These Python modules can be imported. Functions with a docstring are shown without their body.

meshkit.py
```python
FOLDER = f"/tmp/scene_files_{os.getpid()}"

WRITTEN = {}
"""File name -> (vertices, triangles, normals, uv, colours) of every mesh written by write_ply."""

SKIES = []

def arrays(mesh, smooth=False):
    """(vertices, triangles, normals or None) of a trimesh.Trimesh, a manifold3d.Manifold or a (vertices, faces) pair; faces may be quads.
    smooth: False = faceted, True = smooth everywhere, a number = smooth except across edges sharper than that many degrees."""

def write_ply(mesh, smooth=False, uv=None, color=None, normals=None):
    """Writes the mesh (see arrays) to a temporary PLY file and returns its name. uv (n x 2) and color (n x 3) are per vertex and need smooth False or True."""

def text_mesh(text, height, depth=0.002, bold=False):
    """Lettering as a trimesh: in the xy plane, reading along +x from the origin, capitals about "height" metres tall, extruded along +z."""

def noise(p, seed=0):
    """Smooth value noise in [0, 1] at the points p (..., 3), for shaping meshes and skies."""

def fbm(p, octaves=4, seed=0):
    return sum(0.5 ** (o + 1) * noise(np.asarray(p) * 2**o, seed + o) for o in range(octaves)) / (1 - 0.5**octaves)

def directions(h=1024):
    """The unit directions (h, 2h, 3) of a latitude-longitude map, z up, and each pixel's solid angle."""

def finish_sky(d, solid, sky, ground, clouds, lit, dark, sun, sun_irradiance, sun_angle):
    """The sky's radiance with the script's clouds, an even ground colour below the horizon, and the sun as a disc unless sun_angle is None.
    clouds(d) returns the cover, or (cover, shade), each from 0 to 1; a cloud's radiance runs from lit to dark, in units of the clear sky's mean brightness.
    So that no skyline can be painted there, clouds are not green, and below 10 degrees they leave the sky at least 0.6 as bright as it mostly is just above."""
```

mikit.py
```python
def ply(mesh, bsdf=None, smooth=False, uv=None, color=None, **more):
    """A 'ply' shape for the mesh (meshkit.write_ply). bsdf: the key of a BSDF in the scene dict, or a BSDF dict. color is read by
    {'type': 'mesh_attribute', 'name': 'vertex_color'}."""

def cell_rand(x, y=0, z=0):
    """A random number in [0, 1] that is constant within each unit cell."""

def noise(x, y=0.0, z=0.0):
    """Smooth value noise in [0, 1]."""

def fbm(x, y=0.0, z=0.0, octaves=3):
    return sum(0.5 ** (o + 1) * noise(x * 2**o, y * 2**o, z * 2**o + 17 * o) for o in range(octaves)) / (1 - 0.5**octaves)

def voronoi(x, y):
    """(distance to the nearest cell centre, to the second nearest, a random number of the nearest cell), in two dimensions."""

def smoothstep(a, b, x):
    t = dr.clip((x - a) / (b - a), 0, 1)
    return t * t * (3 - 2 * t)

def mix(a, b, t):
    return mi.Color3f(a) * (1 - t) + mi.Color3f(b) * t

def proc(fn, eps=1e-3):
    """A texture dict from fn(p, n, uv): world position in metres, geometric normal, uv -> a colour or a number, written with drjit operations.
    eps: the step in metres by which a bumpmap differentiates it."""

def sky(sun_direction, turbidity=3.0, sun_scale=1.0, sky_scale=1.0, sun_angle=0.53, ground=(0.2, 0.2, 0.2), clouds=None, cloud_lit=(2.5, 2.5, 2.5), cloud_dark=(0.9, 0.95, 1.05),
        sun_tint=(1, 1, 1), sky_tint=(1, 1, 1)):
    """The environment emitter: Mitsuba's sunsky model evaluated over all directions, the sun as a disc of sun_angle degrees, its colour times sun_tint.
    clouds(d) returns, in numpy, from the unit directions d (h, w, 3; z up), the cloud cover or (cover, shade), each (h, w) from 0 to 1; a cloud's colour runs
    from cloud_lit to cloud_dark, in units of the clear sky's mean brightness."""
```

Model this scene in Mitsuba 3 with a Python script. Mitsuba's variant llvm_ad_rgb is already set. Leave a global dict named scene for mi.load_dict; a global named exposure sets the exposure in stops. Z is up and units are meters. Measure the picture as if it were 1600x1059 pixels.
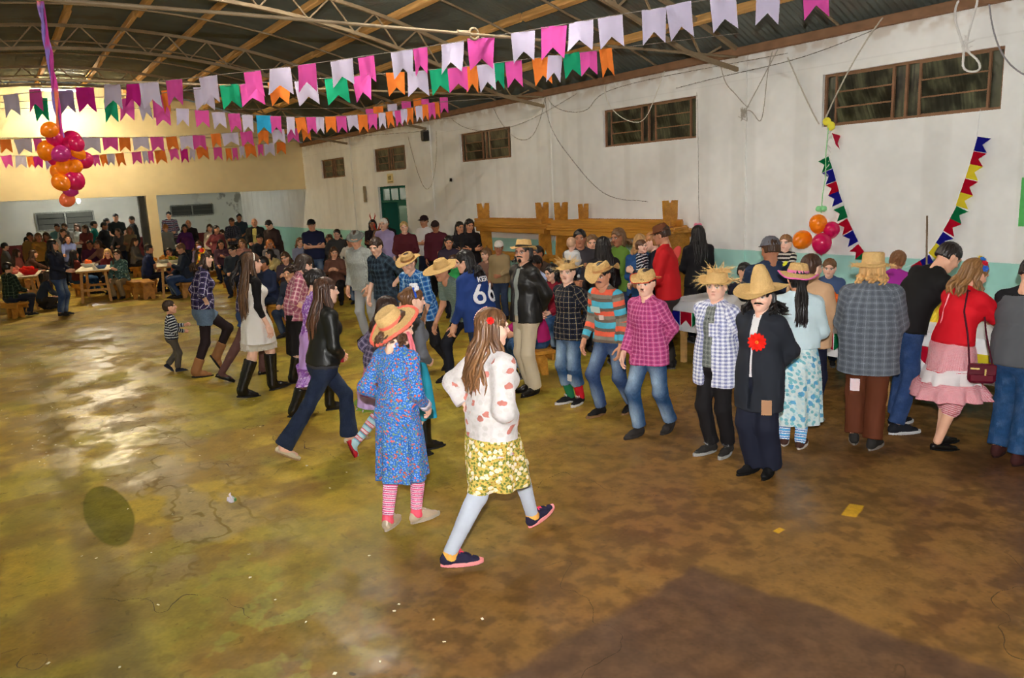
import math, random
import numpy as np, trimesh, mitsuba as mi, drjit as dr
import mikit, meshkit
from mikit import proc, noise, fbm, voronoi, cell_rand, smoothstep
from scipy.sparse import coo_matrix
from shapely.geometry import Polygon
from scipy.interpolate import CubicSpline
T = mi.ScalarTransform4f
RNG = np.random.default_rng(7)
scene = {"type": "scene"}

# ---------------------------------------------------------------- camera, light, exposure
EYE = np.array([0.0, 0.0, 2.30])
_f = np.array([0.54158944, 0.81805041, -0.19358308]); _up = np.array([0.14589264, 0.13531917, 0.98000207])
scene["camera"] = {"type": "perspective", "fov": 2 * math.degrees(math.atan(800 / 1200.0)), "fov_axis": "x", "near_clip": .05, "far_clip": 200.0,
                   "to_world": T().look_at(origin=EYE.tolist(), target=(EYE + _f).tolist(), up=_up.tolist())}
exposure = 2.45
# the camera's flash, a small lamp beside the lens; its beam is zoomed on the dancers and fades towards the floor in front
scene["flash"] = {"type": "spot", "to_world": T().look_at(origin=[-.10, -.10, 2.62], target=[6.8, 6.2, 2.9], up=[0, 0, 1]),
                  "intensity": {"type": "rgb", "value": [24, 23.7, 23.2]}, "cutoff_angle": 62.0, "beam_width": 30.0}
# the dusk outside, seen through the louvres
scene["night"] = {"type": "constant", "radiance": {"type": "rgb", "value": [.012, .013, .012]}}
# ---------------------------------------------------------------- mesh helpers
def tx(m, loc=(0, 0, 0), rz=0.0):
    m = m.copy()
    if rz: m.apply_transform(trimesh.transformations.rotation_matrix(rz, [0, 0, 1]))
    m.apply_translation(loc)
    return m
def cat(ms):
    return trimesh.util.concatenate([m for m in ms if m is not None])
def box(c, size, rot=None, bev=0.0):
    if bev > 0:
        s = np.array(size, float) / 2
        pts = []
        for a in range(3):
            q = s.copy() - bev; q[a] = s[a]
            for sx in (-1, 1):
                for sy in (-1, 1):
                    for sz in (-1, 1): pts.append(q * [sx, sy, sz])
        m = trimesh.convex.convex_hull(np.array(pts))
    else:
        m = trimesh.creation.box(extents=size)
    if rot is not None:
        t = np.eye(4); t[:3, :3] = rot; m.apply_transform(t)
    m.apply_translation(c)
    return m
def tube(points, r, sides=6, close=True):
    p = np.asarray(points, float)
    t = np.gradient(p, axis=0); t /= np.linalg.norm(t, axis=1, keepdims=True) + 1e-12
    a = np.zeros_like(p); ref = np.array([0, 0, 1.0]) if abs(t[0, 2]) < .9 else np.array([1.0, 0, 0])
    v = np.cross(t[0], ref); v /= np.linalg.norm(v)
    for i in range(len(p)):
        v = v - t[i] * (v @ t[i]); v /= np.linalg.norm(v) + 1e-12; a[i] = v
    b = np.cross(t, a); ang = np.arange(sides) * 2 * np.pi / sides
    rr = np.broadcast_to(np.asarray(r, float), (len(p),))
    vs = (p[:, None] + rr[:, None, None] * (np.cos(ang)[None, :, None] * a[:, None] + np.sin(ang)[None, :, None] * b[:, None])).reshape(-1, 3)
    i, j = np.meshgrid(np.arange(len(p) - 1), np.arange(sides), indexing="ij")
    q = np.stack([i * sides + j, i * sides + (j + 1) % sides, (i + 1) * sides + (j + 1) % sides, (i + 1) * sides + j], -1).reshape(-1, 4)
    f = np.vstack([q[:, [0, 1, 2]], q[:, [0, 2, 3]]])
    if close:
        n = len(vs); vs = np.vstack([vs, p[0], p[-1]]); k = np.arange(sides); L = (len(p) - 1) * sides
        f = np.vstack([f, np.stack([np.full(sides, n), (k + 1) % sides, k], -1), np.stack([np.full(sides, n + 1), L + k, L + (k + 1) % sides], -1)])
    return trimesh.Trimesh(vs, f, process=False)
def beam(a, b, w, h, up=(0, 0, 1)):
    a, b = np.array(a, float), np.array(b, float); d = b - a; L = np.linalg.norm(d); d /= L
    x = np.cross(d, up); x /= np.linalg.norm(x) + 1e-12; z = np.cross(x, d)
    return box((a + b) / 2, (w, L, h), rot=np.stack([x, d, z], 1))
def lathe(prof, n=40, fn=None):
    prof = np.asarray(prof, float); ang = np.arange(n) * 2 * np.pi / n
    v = np.stack([prof[:, 0, None] * np.cos(ang), prof[:, 0, None] * np.sin(ang), np.repeat(prof[:, 1, None], n, 1)], -1).reshape(-1, 3)
    i, j = np.meshgrid(np.arange(len(prof) - 1), np.arange(n), indexing="ij")
    q = np.stack([i * n + j, i * n + (j + 1) % n, (i + 1) * n + (j + 1) % n, (i + 1) * n + j], -1).reshape(-1, 4)
    if fn is not None: v = fn(v)
    return trimesh.Trimesh(v, np.vstack([q[:, [0, 1, 2]], q[:, [0, 2, 3]]]), process=False)
def blob(c, r, sub=2, R=None):
    m = trimesh.creation.icosphere(subdivisions=sub, radius=1.0); v = m.vertices * np.asarray(r, float)
    if R is not None: v = v @ R.T
    return trimesh.Trimesh(v + np.asarray(c), m.faces, process=False)
def rotx(a): c, s = math.cos(a), math.sin(a); return np.array([[1, 0, 0], [0, c, -s], [0, s, c]])
def roty(a): c, s = math.cos(a), math.sin(a); return np.array([[c, 0, s], [0, 1, 0], [-s, 0, c]])
def rotz(a): c, s = math.cos(a), math.sin(a); return np.array([[c, -s, 0], [s, c, 0], [0, 0, 1]])
D2R = math.pi / 180
def srgb(*c):
    """an sRGB colour, 0..255, as linear values"""
    c = np.array(c, float) / 255
    return np.where(c <= .04045, c / 12.92, ((c + .055) / 1.055) ** 2.4)

def mix(a, b, t):
    """constants enter the textures as plain numbers"""
    a, b = (mi.Color3f(*map(float, c)) if isinstance(c, (np.ndarray, tuple, list)) else mi.Color3f(c) for c in (a, b))
    return a * (1 - t) + b * t

# ---------------------------------------------------------------- scene entries
labels = {}
def numbered(name):
    if name not in _taken: _taken.add(name); return name
    _count[name] = _count.get(name, 0) + 1
    k = f"{name}_{_count[name]:03d}"
    _taken.add(k)
    return k
_taken, _count = set(), {}
def thing(name, label, category, group=None, kind=None):
    key = numbered(name)
    labels[key] = {"label": label, "category": category}
    if group: labels[key]["group"] = group
    if kind: labels[key]["kind"] = kind
    return key
def put(key, shape, label=None):
    scene[key] = shape
    if label: labels[key] = {"label": label}
    return key
def part(parent, name, shape, label=None):
    return put(numbered(parent + "__" + name), shape, label)
def structure(name, shape=None):
    key = numbered(name); labels[key] = {"kind": "structure"}
    if shape is not None: scene[key] = shape
    return key
def col(mesh, c, jitter=0.0):
    c = np.asarray(c, float)
    a = np.tile(c, (len(mesh.vertices), 1)) if c.ndim == 1 else c
    return a
def paint(mesh, c, bsdf="paint", smooth=False, to=None):
    d = mikit.ply(mesh, bsdf, smooth=smooth if smooth in (True, False) else False, color=col(mesh, c)) if smooth in (True, False) else None
    if d is None:
        m = trimesh.graph.smooth_shade(mesh, angle=np.radians(smooth), facet_minarea=None)
        d = mikit.ply(m, bsdf, smooth=True, color=col(m, c))
    if to is not None: d = {**d, "to_world": to}
    return d
def ply_uv(v, f, n, uv, color, bsdf):
    path = meshkit.write_ply((v, f), False, uv, color, normals=n)
    return {"type": "ply", "filename": path, "face_normals": False, "bsdf": {"type": "ref", "id": bsdf}}

# ---------------------------------------------------------------- implicit surfaces: bodies and clothes
def cap(a, b, ra, rb, k=.03, F=None, s=(1, 1, 1), op=1, flat=False):
    """a round cone; flat: cut square at b"""
    a, b = np.asarray(a, float), np.asarray(b, float); s = np.asarray(s, float); F = np.eye(3) if F is None else F
    r = max(ra, rb) * max(s) + .001
    return ("c", a, b, ra, rb, F, s, k, op, np.minimum(a, b) - r, np.maximum(a, b) + r, flat)
def ell(c, r, k=.02, F=None, op=1):
    c, r = np.asarray(c, float), np.broadcast_to(np.asarray(r, float), (3,)).copy(); F = np.eye(3) if F is None else F
    e = np.abs(F) @ r
    return ("e", c, r, None, None, F, None, k, op, c - e, c + e)
def half(p, n):
    """keeps what lies behind the plane"""
    n = np.asarray(n, float)
    return ("h", np.asarray(p, float), n / np.linalg.norm(n))
def cutbox(c, hs, F=None):
    """removes a box"""
    c, hs = np.asarray(c, float), np.asarray(hs, float); F = np.eye(3) if F is None else F
    e = np.abs(F) @ hs
    return ("b", c, hs, None, None, F, None, 0, -1, c - e, c + e)
def _dist(pr, P):
    if pr[0] == "c":
        q = ((P - pr[1]) @ pr[5]) / pr[6]; d = ((pr[2] - pr[1]) @ pr[5]) / pr[6]
        t = np.clip((q @ d) / (d @ d + 1e-12), 0, 1)
        out = np.sqrt(((q - t[..., None] * d) ** 2).sum(-1)) - (pr[3] + (pr[4] - pr[3]) * t)
        return np.maximum(out, (q - d) @ (d / (np.linalg.norm(d) + 1e-9))) if pr[11] else out
    if pr[0] == "e":
        q = (P - pr[1]) @ pr[5]; k0 = np.sqrt(((q / pr[2]) ** 2).sum(-1)); k1 = np.sqrt(((q / pr[2] ** 2) ** 2).sum(-1))
        return k0 * (k0 - 1) / (k1 + 1e-9)
    if pr[0] == "b":
        q = np.abs((P - pr[1]) @ pr[5]) - pr[2]
        return np.sqrt((np.maximum(q, 0) ** 2).sum(-1)) + np.minimum(q.max(-1), 0)
_TRI = [(0, 0, 0), (1, 0, 0), (0, 1, 0), (1, 1, 0), (0, 0, 1), (1, 0, 1), (0, 1, 1), (1, 1, 1)]
def sdf_mesh(prims, h, wrinkle=None, smooth=1, fn=None):
    """the surface of smoothly joined round cones and ellipsoids, minus cuts, as a trimesh (surface nets)"""
    solid = [p for p in prims if p[0] in "ce" and p[8] > 0]
    pad = 3 * h
    lo = np.min([p[9] for p in solid], 0) - pad; hi = np.max([p[10] for p in solid], 0) + pad
    for p in prims:   # axis-aligned trims shrink the grid
        if p[0] == "h":
            for a in range(3):
                if p[2][a] > .97: hi[a] = min(hi[a], p[1][a] + .06 + pad)
                if p[2][a] < -.97: lo[a] = max(lo[a], p[1][a] - .06 - pad)
    n = np.maximum(np.ceil((hi - lo) / h).astype(int) + 1, 4)
    ax = [lo[a] + h * np.arange(n[a]) for a in range(3)]
    V = np.full(n, .08, np.float32)
    for p in prims:
        if p[0] == "h": continue
        m = max(p[7], 2.5 * h) + .5 * h
        i0 = np.clip(np.floor((p[9] - m - lo) / h).astype(int), 0, n); i1 = np.clip(np.ceil((p[10] + m - lo) / h).astype(int) + 1, 0, n)
        if (i1 <= i0).any(): continue
        G = np.stack(np.meshgrid(ax[0][i0[0]:i1[0]], ax[1][i0[1]:i1[1]], ax[2][i0[2]:i1[2]], indexing="ij"), -1)
        d = _dist(p, G); sl = tuple(slice(a, b) for a, b in zip(i0, i1)); c = V[sl]; k = p[7]
        if p[8] > 0:
            if k > 0:
                hh = np.maximum(k - np.abs(c - d), 0) / k; V[sl] = np.minimum(c, d) - hh * hh * k * .25
            else: V[sl] = np.minimum(c, d)
        else:
            if k > 0:
                hh = np.maximum(k - np.abs(c + d), 0) / k; V[sl] = np.maximum(c, -d) + hh * hh * k * .25
            else: V[sl] = np.maximum(c, -d)
    hs = [p for p in prims if p[0] == "h"]
    if wrinkle or fn or hs:
        near = np.abs(V) < 3.2 * h; idx = np.argwhere(near); P = lo + h * idx
        if wrinkle:
            amp, fx, fz, seed = wrinkle
            V[near] += (amp * 2 * (meshkit.fbm(P * [fx, fx, fz], 2, seed) - .5)).astype(np.float32)
        if fn: V[near] += fn(P).astype(np.float32)
        for p in hs:
            g = (ax[0] - p[1][0])[:, None, None] * p[2][0] + (ax[1] - p[1][1])[None, :, None] * p[2][1] + (ax[2] - p[1][2])[None, None, :] * p[2][2]
            np.maximum(V, g.astype(np.float32), out=V)
    V[0], V[-1] = .08, .08; V[:, 0], V[:, -1] = .08, .08; V[:, :, 0], V[:, :, -1] = .08, .08
    S = V < 0
    nn = np.array(V.shape) - 1
    cs = [S[a:a + nn[0], b:b + nn[1], c:c + nn[2]] for a, b, c in _TRI]
    allin, anyin = cs[0].copy(), cs[0].copy()
    for c in cs[1:]: allin &= c; anyin |= c
    act = anyin & ~allin
    ids = np.argwhere(act); N = len(ids)
    if N == 0: return trimesh.Trimesh()
    index = np.full(nn, -1, np.int32); index[act] = np.arange(N)
    cv = np.stack([V[ids[:, 0] + a, ids[:, 1] + b, ids[:, 2] + c] for a, b, c in _TRI], 1).astype(float)
    acc, cnt = np.zeros((N, 3)), np.zeros(N)
    for i in range(8):
        for bit in (1, 2, 4):
            j = i | bit
            if j == i: continue
            x = (cv[:, i] < 0) != (cv[:, j] < 0)
            t = np.where(x, cv[:, i] / (cv[:, i] - cv[:, j] + 1e-20), 0)
            pos = np.array(_TRI[i], float)[None] + t[:, None] * (np.array(_TRI[j]) - np.array(_TRI[i]))[None]
            acc += np.where(x[:, None], pos, 0); cnt += x
    verts = lo + h * (ids + acc / cnt[:, None])
    quads = []
    for a in range(3):
        b, c = (a + 1) % 3, (a + 2) % 3
        sl0 = [slice(1, -1)] * 3; sl1 = [slice(1, -1)] * 3
        sl0[a] = slice(0, -1); sl1[a] = slice(1, None)
        s0, s1 = S[tuple(sl0)], S[tuple(sl1)]
        e = np.argwhere(s0 != s1)
        if len(e) == 0: continue
        inside = s0[tuple(e.T)]
        e = e + 1; e[:, a] -= 1
        def cell(db, dc):
            q = e.copy(); q[:, b] += db; q[:, c] += dc
            return index[tuple(q.T)]
        q = np.stack([cell(-1, -1), cell(0, -1), cell(0, 0), cell(-1, 0)], 1)
        q[~inside] = q[~inside][:, ::-1]
        quads.append(q)
    q = np.vstack(quads); q = q[(q >= 0).all(1)]
    if smooth:
        i = np.concatenate([q[:, 0], q[:, 1], q[:, 2], q[:, 3]]); j = np.concatenate([q[:, 1], q[:, 2], q[:, 3], q[:, 0]])
        A = coo_matrix((np.ones(2 * len(i)), (np.concatenate([i, j]), np.concatenate([j, i]))), shape=(N, N)).tocsr(); A.data[:] = 1
        deg = np.asarray(A.sum(1)); deg[deg == 0] = 1
        for _ in range(smooth):
            verts = verts + .5 * (A @ verts / deg - verts); verts = verts - .52 * (A @ verts / deg - verts)
    return trimesh.Trimesh(verts, np.vstack([q[:, [0, 1, 2]], q[:, [0, 2, 3]]]), process=False)
def normals(v, f):
    n = np.zeros_like(v); fn = np.cross(v[f[:, 1]] - v[f[:, 0]], v[f[:, 2]] - v[f[:, 0]])
    for k in range(3): np.add.at(n, f[:, k], fn)
    return n / (np.linalg.norm(n, axis=1, keepdims=True) + 1e-12)
def unwrap(mesh, bones, pid, uvscale=1.0):
    """cloth coordinates in metres per bone (a, b, reference direction, radius); pid picks the weave: u + 100 pid"""
    v, f = mesh.vertices, mesh.faces; n = normals(v, f); c = v[f].mean(1)
    best, which = np.full(len(f), 9.0), np.zeros(len(f), int)
    for i, (a, b, ref, r) in enumerate(bones):
        a, b = np.asarray(a), np.asarray(b); d = b - a; t = np.clip(((c - a) @ d) / (d @ d), 0, 1)
        dist = np.linalg.norm(c - a - t[:, None] * d, axis=1) - r
        w = dist < best; best[w] = dist[w]; which[w] = i
    V = v[f].reshape(-1, 3); Nn = n[f].reshape(-1, 3); uv = np.zeros((len(V), 2)); W = np.repeat(which, 3)
    for i, (a, b, ref, r) in enumerate(bones):
        m = W == i
        if not m.any(): continue
        a, b = np.asarray(a), np.asarray(b); d = (b - a) / np.linalg.norm(b - a); ref = np.asarray(ref, float); x = ref - d * (ref @ d); x /= np.linalg.norm(x) + 1e-9; y = np.cross(d, x)
        q = V[m] - a; ang = np.arctan2(q @ y, q @ x).reshape(-1, 3)
        ang = ang[:, :1] + (ang - ang[:, :1] + np.pi) % (2 * np.pi) - np.pi
        uv[m, 0] = ang.ravel() * r; uv[m, 1] = q @ d
    uv *= uvscale; uv[:, 0] += 100.0 * pid
    return V, np.arange(len(V)).reshape(-1, 3), Nn, uv
# ---------------------------------------------------------------- materials
VC = {"type": "mesh_attribute", "name": "vertex_color"}
def principled(base, rough=.7, spec=.4, **k):
    return {"type": "twosided", "b": {"type": "principled", "base_color": base, "roughness": rough, "specular": spec, **k}}
def rgb(c): return {"type": "rgb", "value": [float(x) for x in c]}
scene["paint"] = principled(VC, .8, .25)
scene["gloss"] = principled(VC, .28, .5)
scene["leather"] = principled(VC, .46, .45)
scene["skin"] = principled(VC, .55, .35)
scene["hair_look"] = principled(VC, .38, .45)
scene["paper"] = {"type": "principledthin", "base_color": VC, "roughness": .8, "diff_trans": .7, "eta": 1.3}
scene["rubber"] = principled(VC, .22, .5, clearcoat=.3)

# weaves and prints: the cloth coordinate u carries the number of the weave in its hundreds
PLAIDS, FLORALS, STRIPES, DENIMS = {}, {}, {}, {}
def plaid(pid, base, a, b, per, wa, wb): PLAIDS[pid] = (srgb(*base), srgb(*a), srgb(*b), per, wa, wb)
def floral(pid, base, a, b, c, size, cover): FLORALS[pid] = (srgb(*base), srgb(*a), srgb(*b), srgb(*c), size, cover)
def stripes(pid, bands): STRIPES[pid] = bands
def denim(pid, c, fade): DENIMS[pid] = (srgb(*c), fade)
plaid(1, (60, 48, 92), (30, 28, 52), (225, 220, 235), .085, .40, .10)      # purple, navy and white
plaid(2, (196, 122, 140), (150, 76, 102), (238, 222, 214), .055, .42, .16)   # pink and cream
plaid(3, (112, 100, 128), (62, 56, 84), (190, 180, 200), .050, .40, .12)    # grey violet
plaid(4, (186, 192, 188), (120, 124, 122), (120, 124, 122), .020, .5, .0)   # small grey check
plaid(5, (44, 60, 76), (24, 32, 44), (80, 104, 116), .075, .45, .06)        # dark blue
plaid(6, (64, 128, 196), (28, 76, 150), (190, 222, 240), .060, .42, .14)    # bright blue
plaid(7, (30, 34, 50), (16, 18, 26), (190, 170, 128), .055, .4, .07)        # navy with sand lines
plaid(8, (196, 84, 136), (158, 56, 112), (224, 150, 186), .040, .42, .12)   # magenta pink
plaid(9, (236, 238, 246), (128, 134, 178), (70, 78, 136), .031, .5, .0)     # blue gingham
plaid(10, (104, 110, 118), (84, 90, 100), (138, 146, 158), .050, .42, .07)  # grey tweed
plaid(11, (122, 128, 124), (88, 94, 92), (170, 172, 164), .040, .40, .10)   # grey green
plaid(12, (236, 200, 204), (206, 84, 98), (206, 84, 98), .012, .5, .0)      # red gingham
plaid(13, (26, 46, 36), (14, 26, 22), (150, 160, 130), .07, .4, .06)        # dark green
plaid(14, (60, 66, 88), (30, 32, 50), (150, 150, 160), .06, .4, .10)        # slate
floral(21, (48, 106, 186), (206, 92, 80), (120, 150, 100), (140, 180, 226), .028, .34)   # blue calico
floral(22, (208, 202, 200), (192, 110, 96), (196, 190, 186), (202, 196, 192), .080, .24)  # white blouse with rust flowers
floral(23, (196, 172, 84), (236, 224, 196), (96, 120, 54), (168, 120, 50), .038, .62)   # yellow green skirt
floral(24, (206, 222, 222), (72, 156, 196), (110, 180, 190), (170, 206, 214), .075, .42)   # pale skirt with blue flowers
floral(25, (152, 92, 186), (226, 206, 236), (108, 56, 150), (196, 150, 214), .035, .55)   # purple blossom
floral(26, (206, 116, 150), (232, 168, 92), (176, 84, 168), (236, 190, 200), .05, .5)     # pink and orange print
floral(27, (96, 90, 110), (190, 176, 190), (60, 60, 86), (130, 116, 120), .04, .5)       # dark mixed print
floral(28, (70, 110, 110), (150, 186, 180), (40, 60, 70), (110, 140, 130), .06, .5)      # green grey print
denim(41, (38, 54, 88), .25); denim(42, (50, 80, 124), .75); denim(43, (32, 66, 106), 1.0); denim(44, (40, 62, 104), .6); denim(45, (30, 40, 62), .2); denim(46, (96, 116, 140), .5)
def _sel(pid, table, i):
    out = mi.Color3f(*map(float, next(iter(table.values()))[i])) if np.ndim(next(iter(table.values()))[i]) else mi.Float(float(next(iter(table.values()))[i]))
    for k, v in table.items():
        val = mi.Color3f(*map(float, v[i])) if np.ndim(v[i]) else mi.Float(float(v[i]))
        out = dr.select(pid == k, val, out)
    return out
def _bands(v, seq):
    """colours along v: [(width, colour), ...] repeating"""
    per = sum(w for w, c in seq); q = v - per * dr.floor(v / per); out = mi.Color3f(*map(float, seq[-1][1])); edge = per
    for w, c in reversed(seq):
        edge -= w
        out = dr.select(q >= edge, dr.select(q < edge + w, mi.Color3f(*map(float, c)), out), out)
    return out
_s = srgb
STRIPES.update({
    61: [(.011, _s(236, 96, 150)), (.006, _s(240, 226, 232)), (.007, _s(190, 60, 120)), (.006, _s(240, 226, 232))],                    # pink stockings
    62: [(.030, _s(176, 206, 214)), (.008, _s(206, 60, 84)), (.006, _s(236, 232, 232)), (.005, _s(196, 120, 140)), (.006, _s(236, 232, 232)), (.008, _s(206, 60, 84)), (.014, _s(120, 170, 186))],
    63: [(.050, _s(240, 108, 80)), (.030, _s(112, 96, 84)), (.060, _s(84, 182, 206)), (.030, _s(112, 96, 84)), (.035, _s(140, 132, 120))],   # orange and turquoise jumper
    64: [(.022, _s(26, 30, 48)), (.014, _s(206, 210, 214))],                                                       # navy and white
    65: [(.020, _s(30, 28, 30)), (.018, _s(200, 192, 180))],                                                       # black and cream
    66: [(.020, _s(96, 170, 222)), (.007, _s(236, 240, 244)), (.010, _s(70, 130, 200)), (.007, _s(236, 240, 244))],                      # blue socks
    67: [(.010, _s(206, 96, 106)), (.006, _s(240, 216, 216))],                                                      # red gingham frill
    68: [(.006, _s(126, 146, 136)), (.005, _s(92, 110, 104))],                                                      # grey green rib
    69: [(.05, _s(84, 40, 54)), (.02, _s(150, 146, 150)), (.05, _s(40, 40, 60)), (.02, _s(150, 146, 150))],
})
def weave(p, n, uv):
    u, v = mi.Float(uv.x), mi.Float(uv.y)
    pid = dr.floor((u + 50) / 100); u = u - 100 * pid
    per, wa, wb = _sel(pid, PLAIDS, 3), _sel(pid, PLAIDS, 4), _sel(pid, PLAIDS, 5)
    base, ca, cb = (_sel(pid, PLAIDS, i) for i in range(3))
    fu, fv = u / per - dr.floor(u / per), v / per - dr.floor(v / per)
    au, av = dr.select(fu < wa, 1.0, 0.0), dr.select(fv < wa, 1.0, 0.0)
    c = mix(base, ca, .5 * (au + av))
    lu = dr.select(dr.abs(fu - .72) < wb * .5, .55, 0.0); lv = dr.select(dr.abs(fv - .72) < wb * .5, .55, 0.0)
    c = mix(c, cb, dr.minimum(lu + lv, .95))
    if True:
        size, cover = _sel(pid, FLORALS, 4), _sel(pid, FLORALS, 5)
        b, f1, f2, f3 = (_sel(pid, FLORALS, i) for i in range(4))
        d1, d2, r = voronoi(u / size, v / size)
        pet = noise(u / size * 5, v / size * 5, 3)
        d3, d4, r2 = voronoi(u / size * 2.1 + 9, v / size * 2.1)
        g = mix(b, f3, dr.select(d3 < .30, .8, 0.0))
        g = mix(g, f2, dr.select((d3 < .42) & (r2 < cover), .85, 0.0))
        g = mix(g, f1, dr.select((d1 < (.06 + .26 * cover) + .22 * pet) & (r < cover + .2), .9, 0.0))
        c = dr.select((pid > 20.5) & (pid < 39.5), g, c)
    jb, fade = _sel(pid, DENIMS, 0), _sel(pid, DENIMS, 1)
    worn = dr.exp(-dr.square(u / .055)) * dr.exp(-dr.square((v - .24) / .13)) * fade + .25 * fade * (fbm(u * 16, v * 16, 1) - .4)
    j = mix(jb, srgb(176, 200, 220), dr.clip(worn * .7, 0, .8)) * (.85 + .3 * noise(u * 300, v * 90, 5))
    c = dr.select((pid > 40.5) & (pid < 59.5), j, c)
    for k, seq in STRIPES.items(): c = dr.select(pid == k, _bands(v + 10.0, seq), c)
    return c * (.92 + .14 * fbm(u * 40, v * 40, 2, 2))
scene["fabric"] = principled(proc(weave), .85, .2)

def straw_fn(p, n, uv):
    a, b = uv.x * 150, uv.y * 190
    w = .5 + .5 * dr.sin(a * 6.2832) * dr.sin(b * 6.2832)
    return mix(srgb(168, 122, 62), srgb(236, 204, 142), .25 + .5 * w + .3 * (noise(uv.x * 60, uv.y * 400, 1) - .5))
scene["straw"] = principled(proc(straw_fn), .75, .25)
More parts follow.
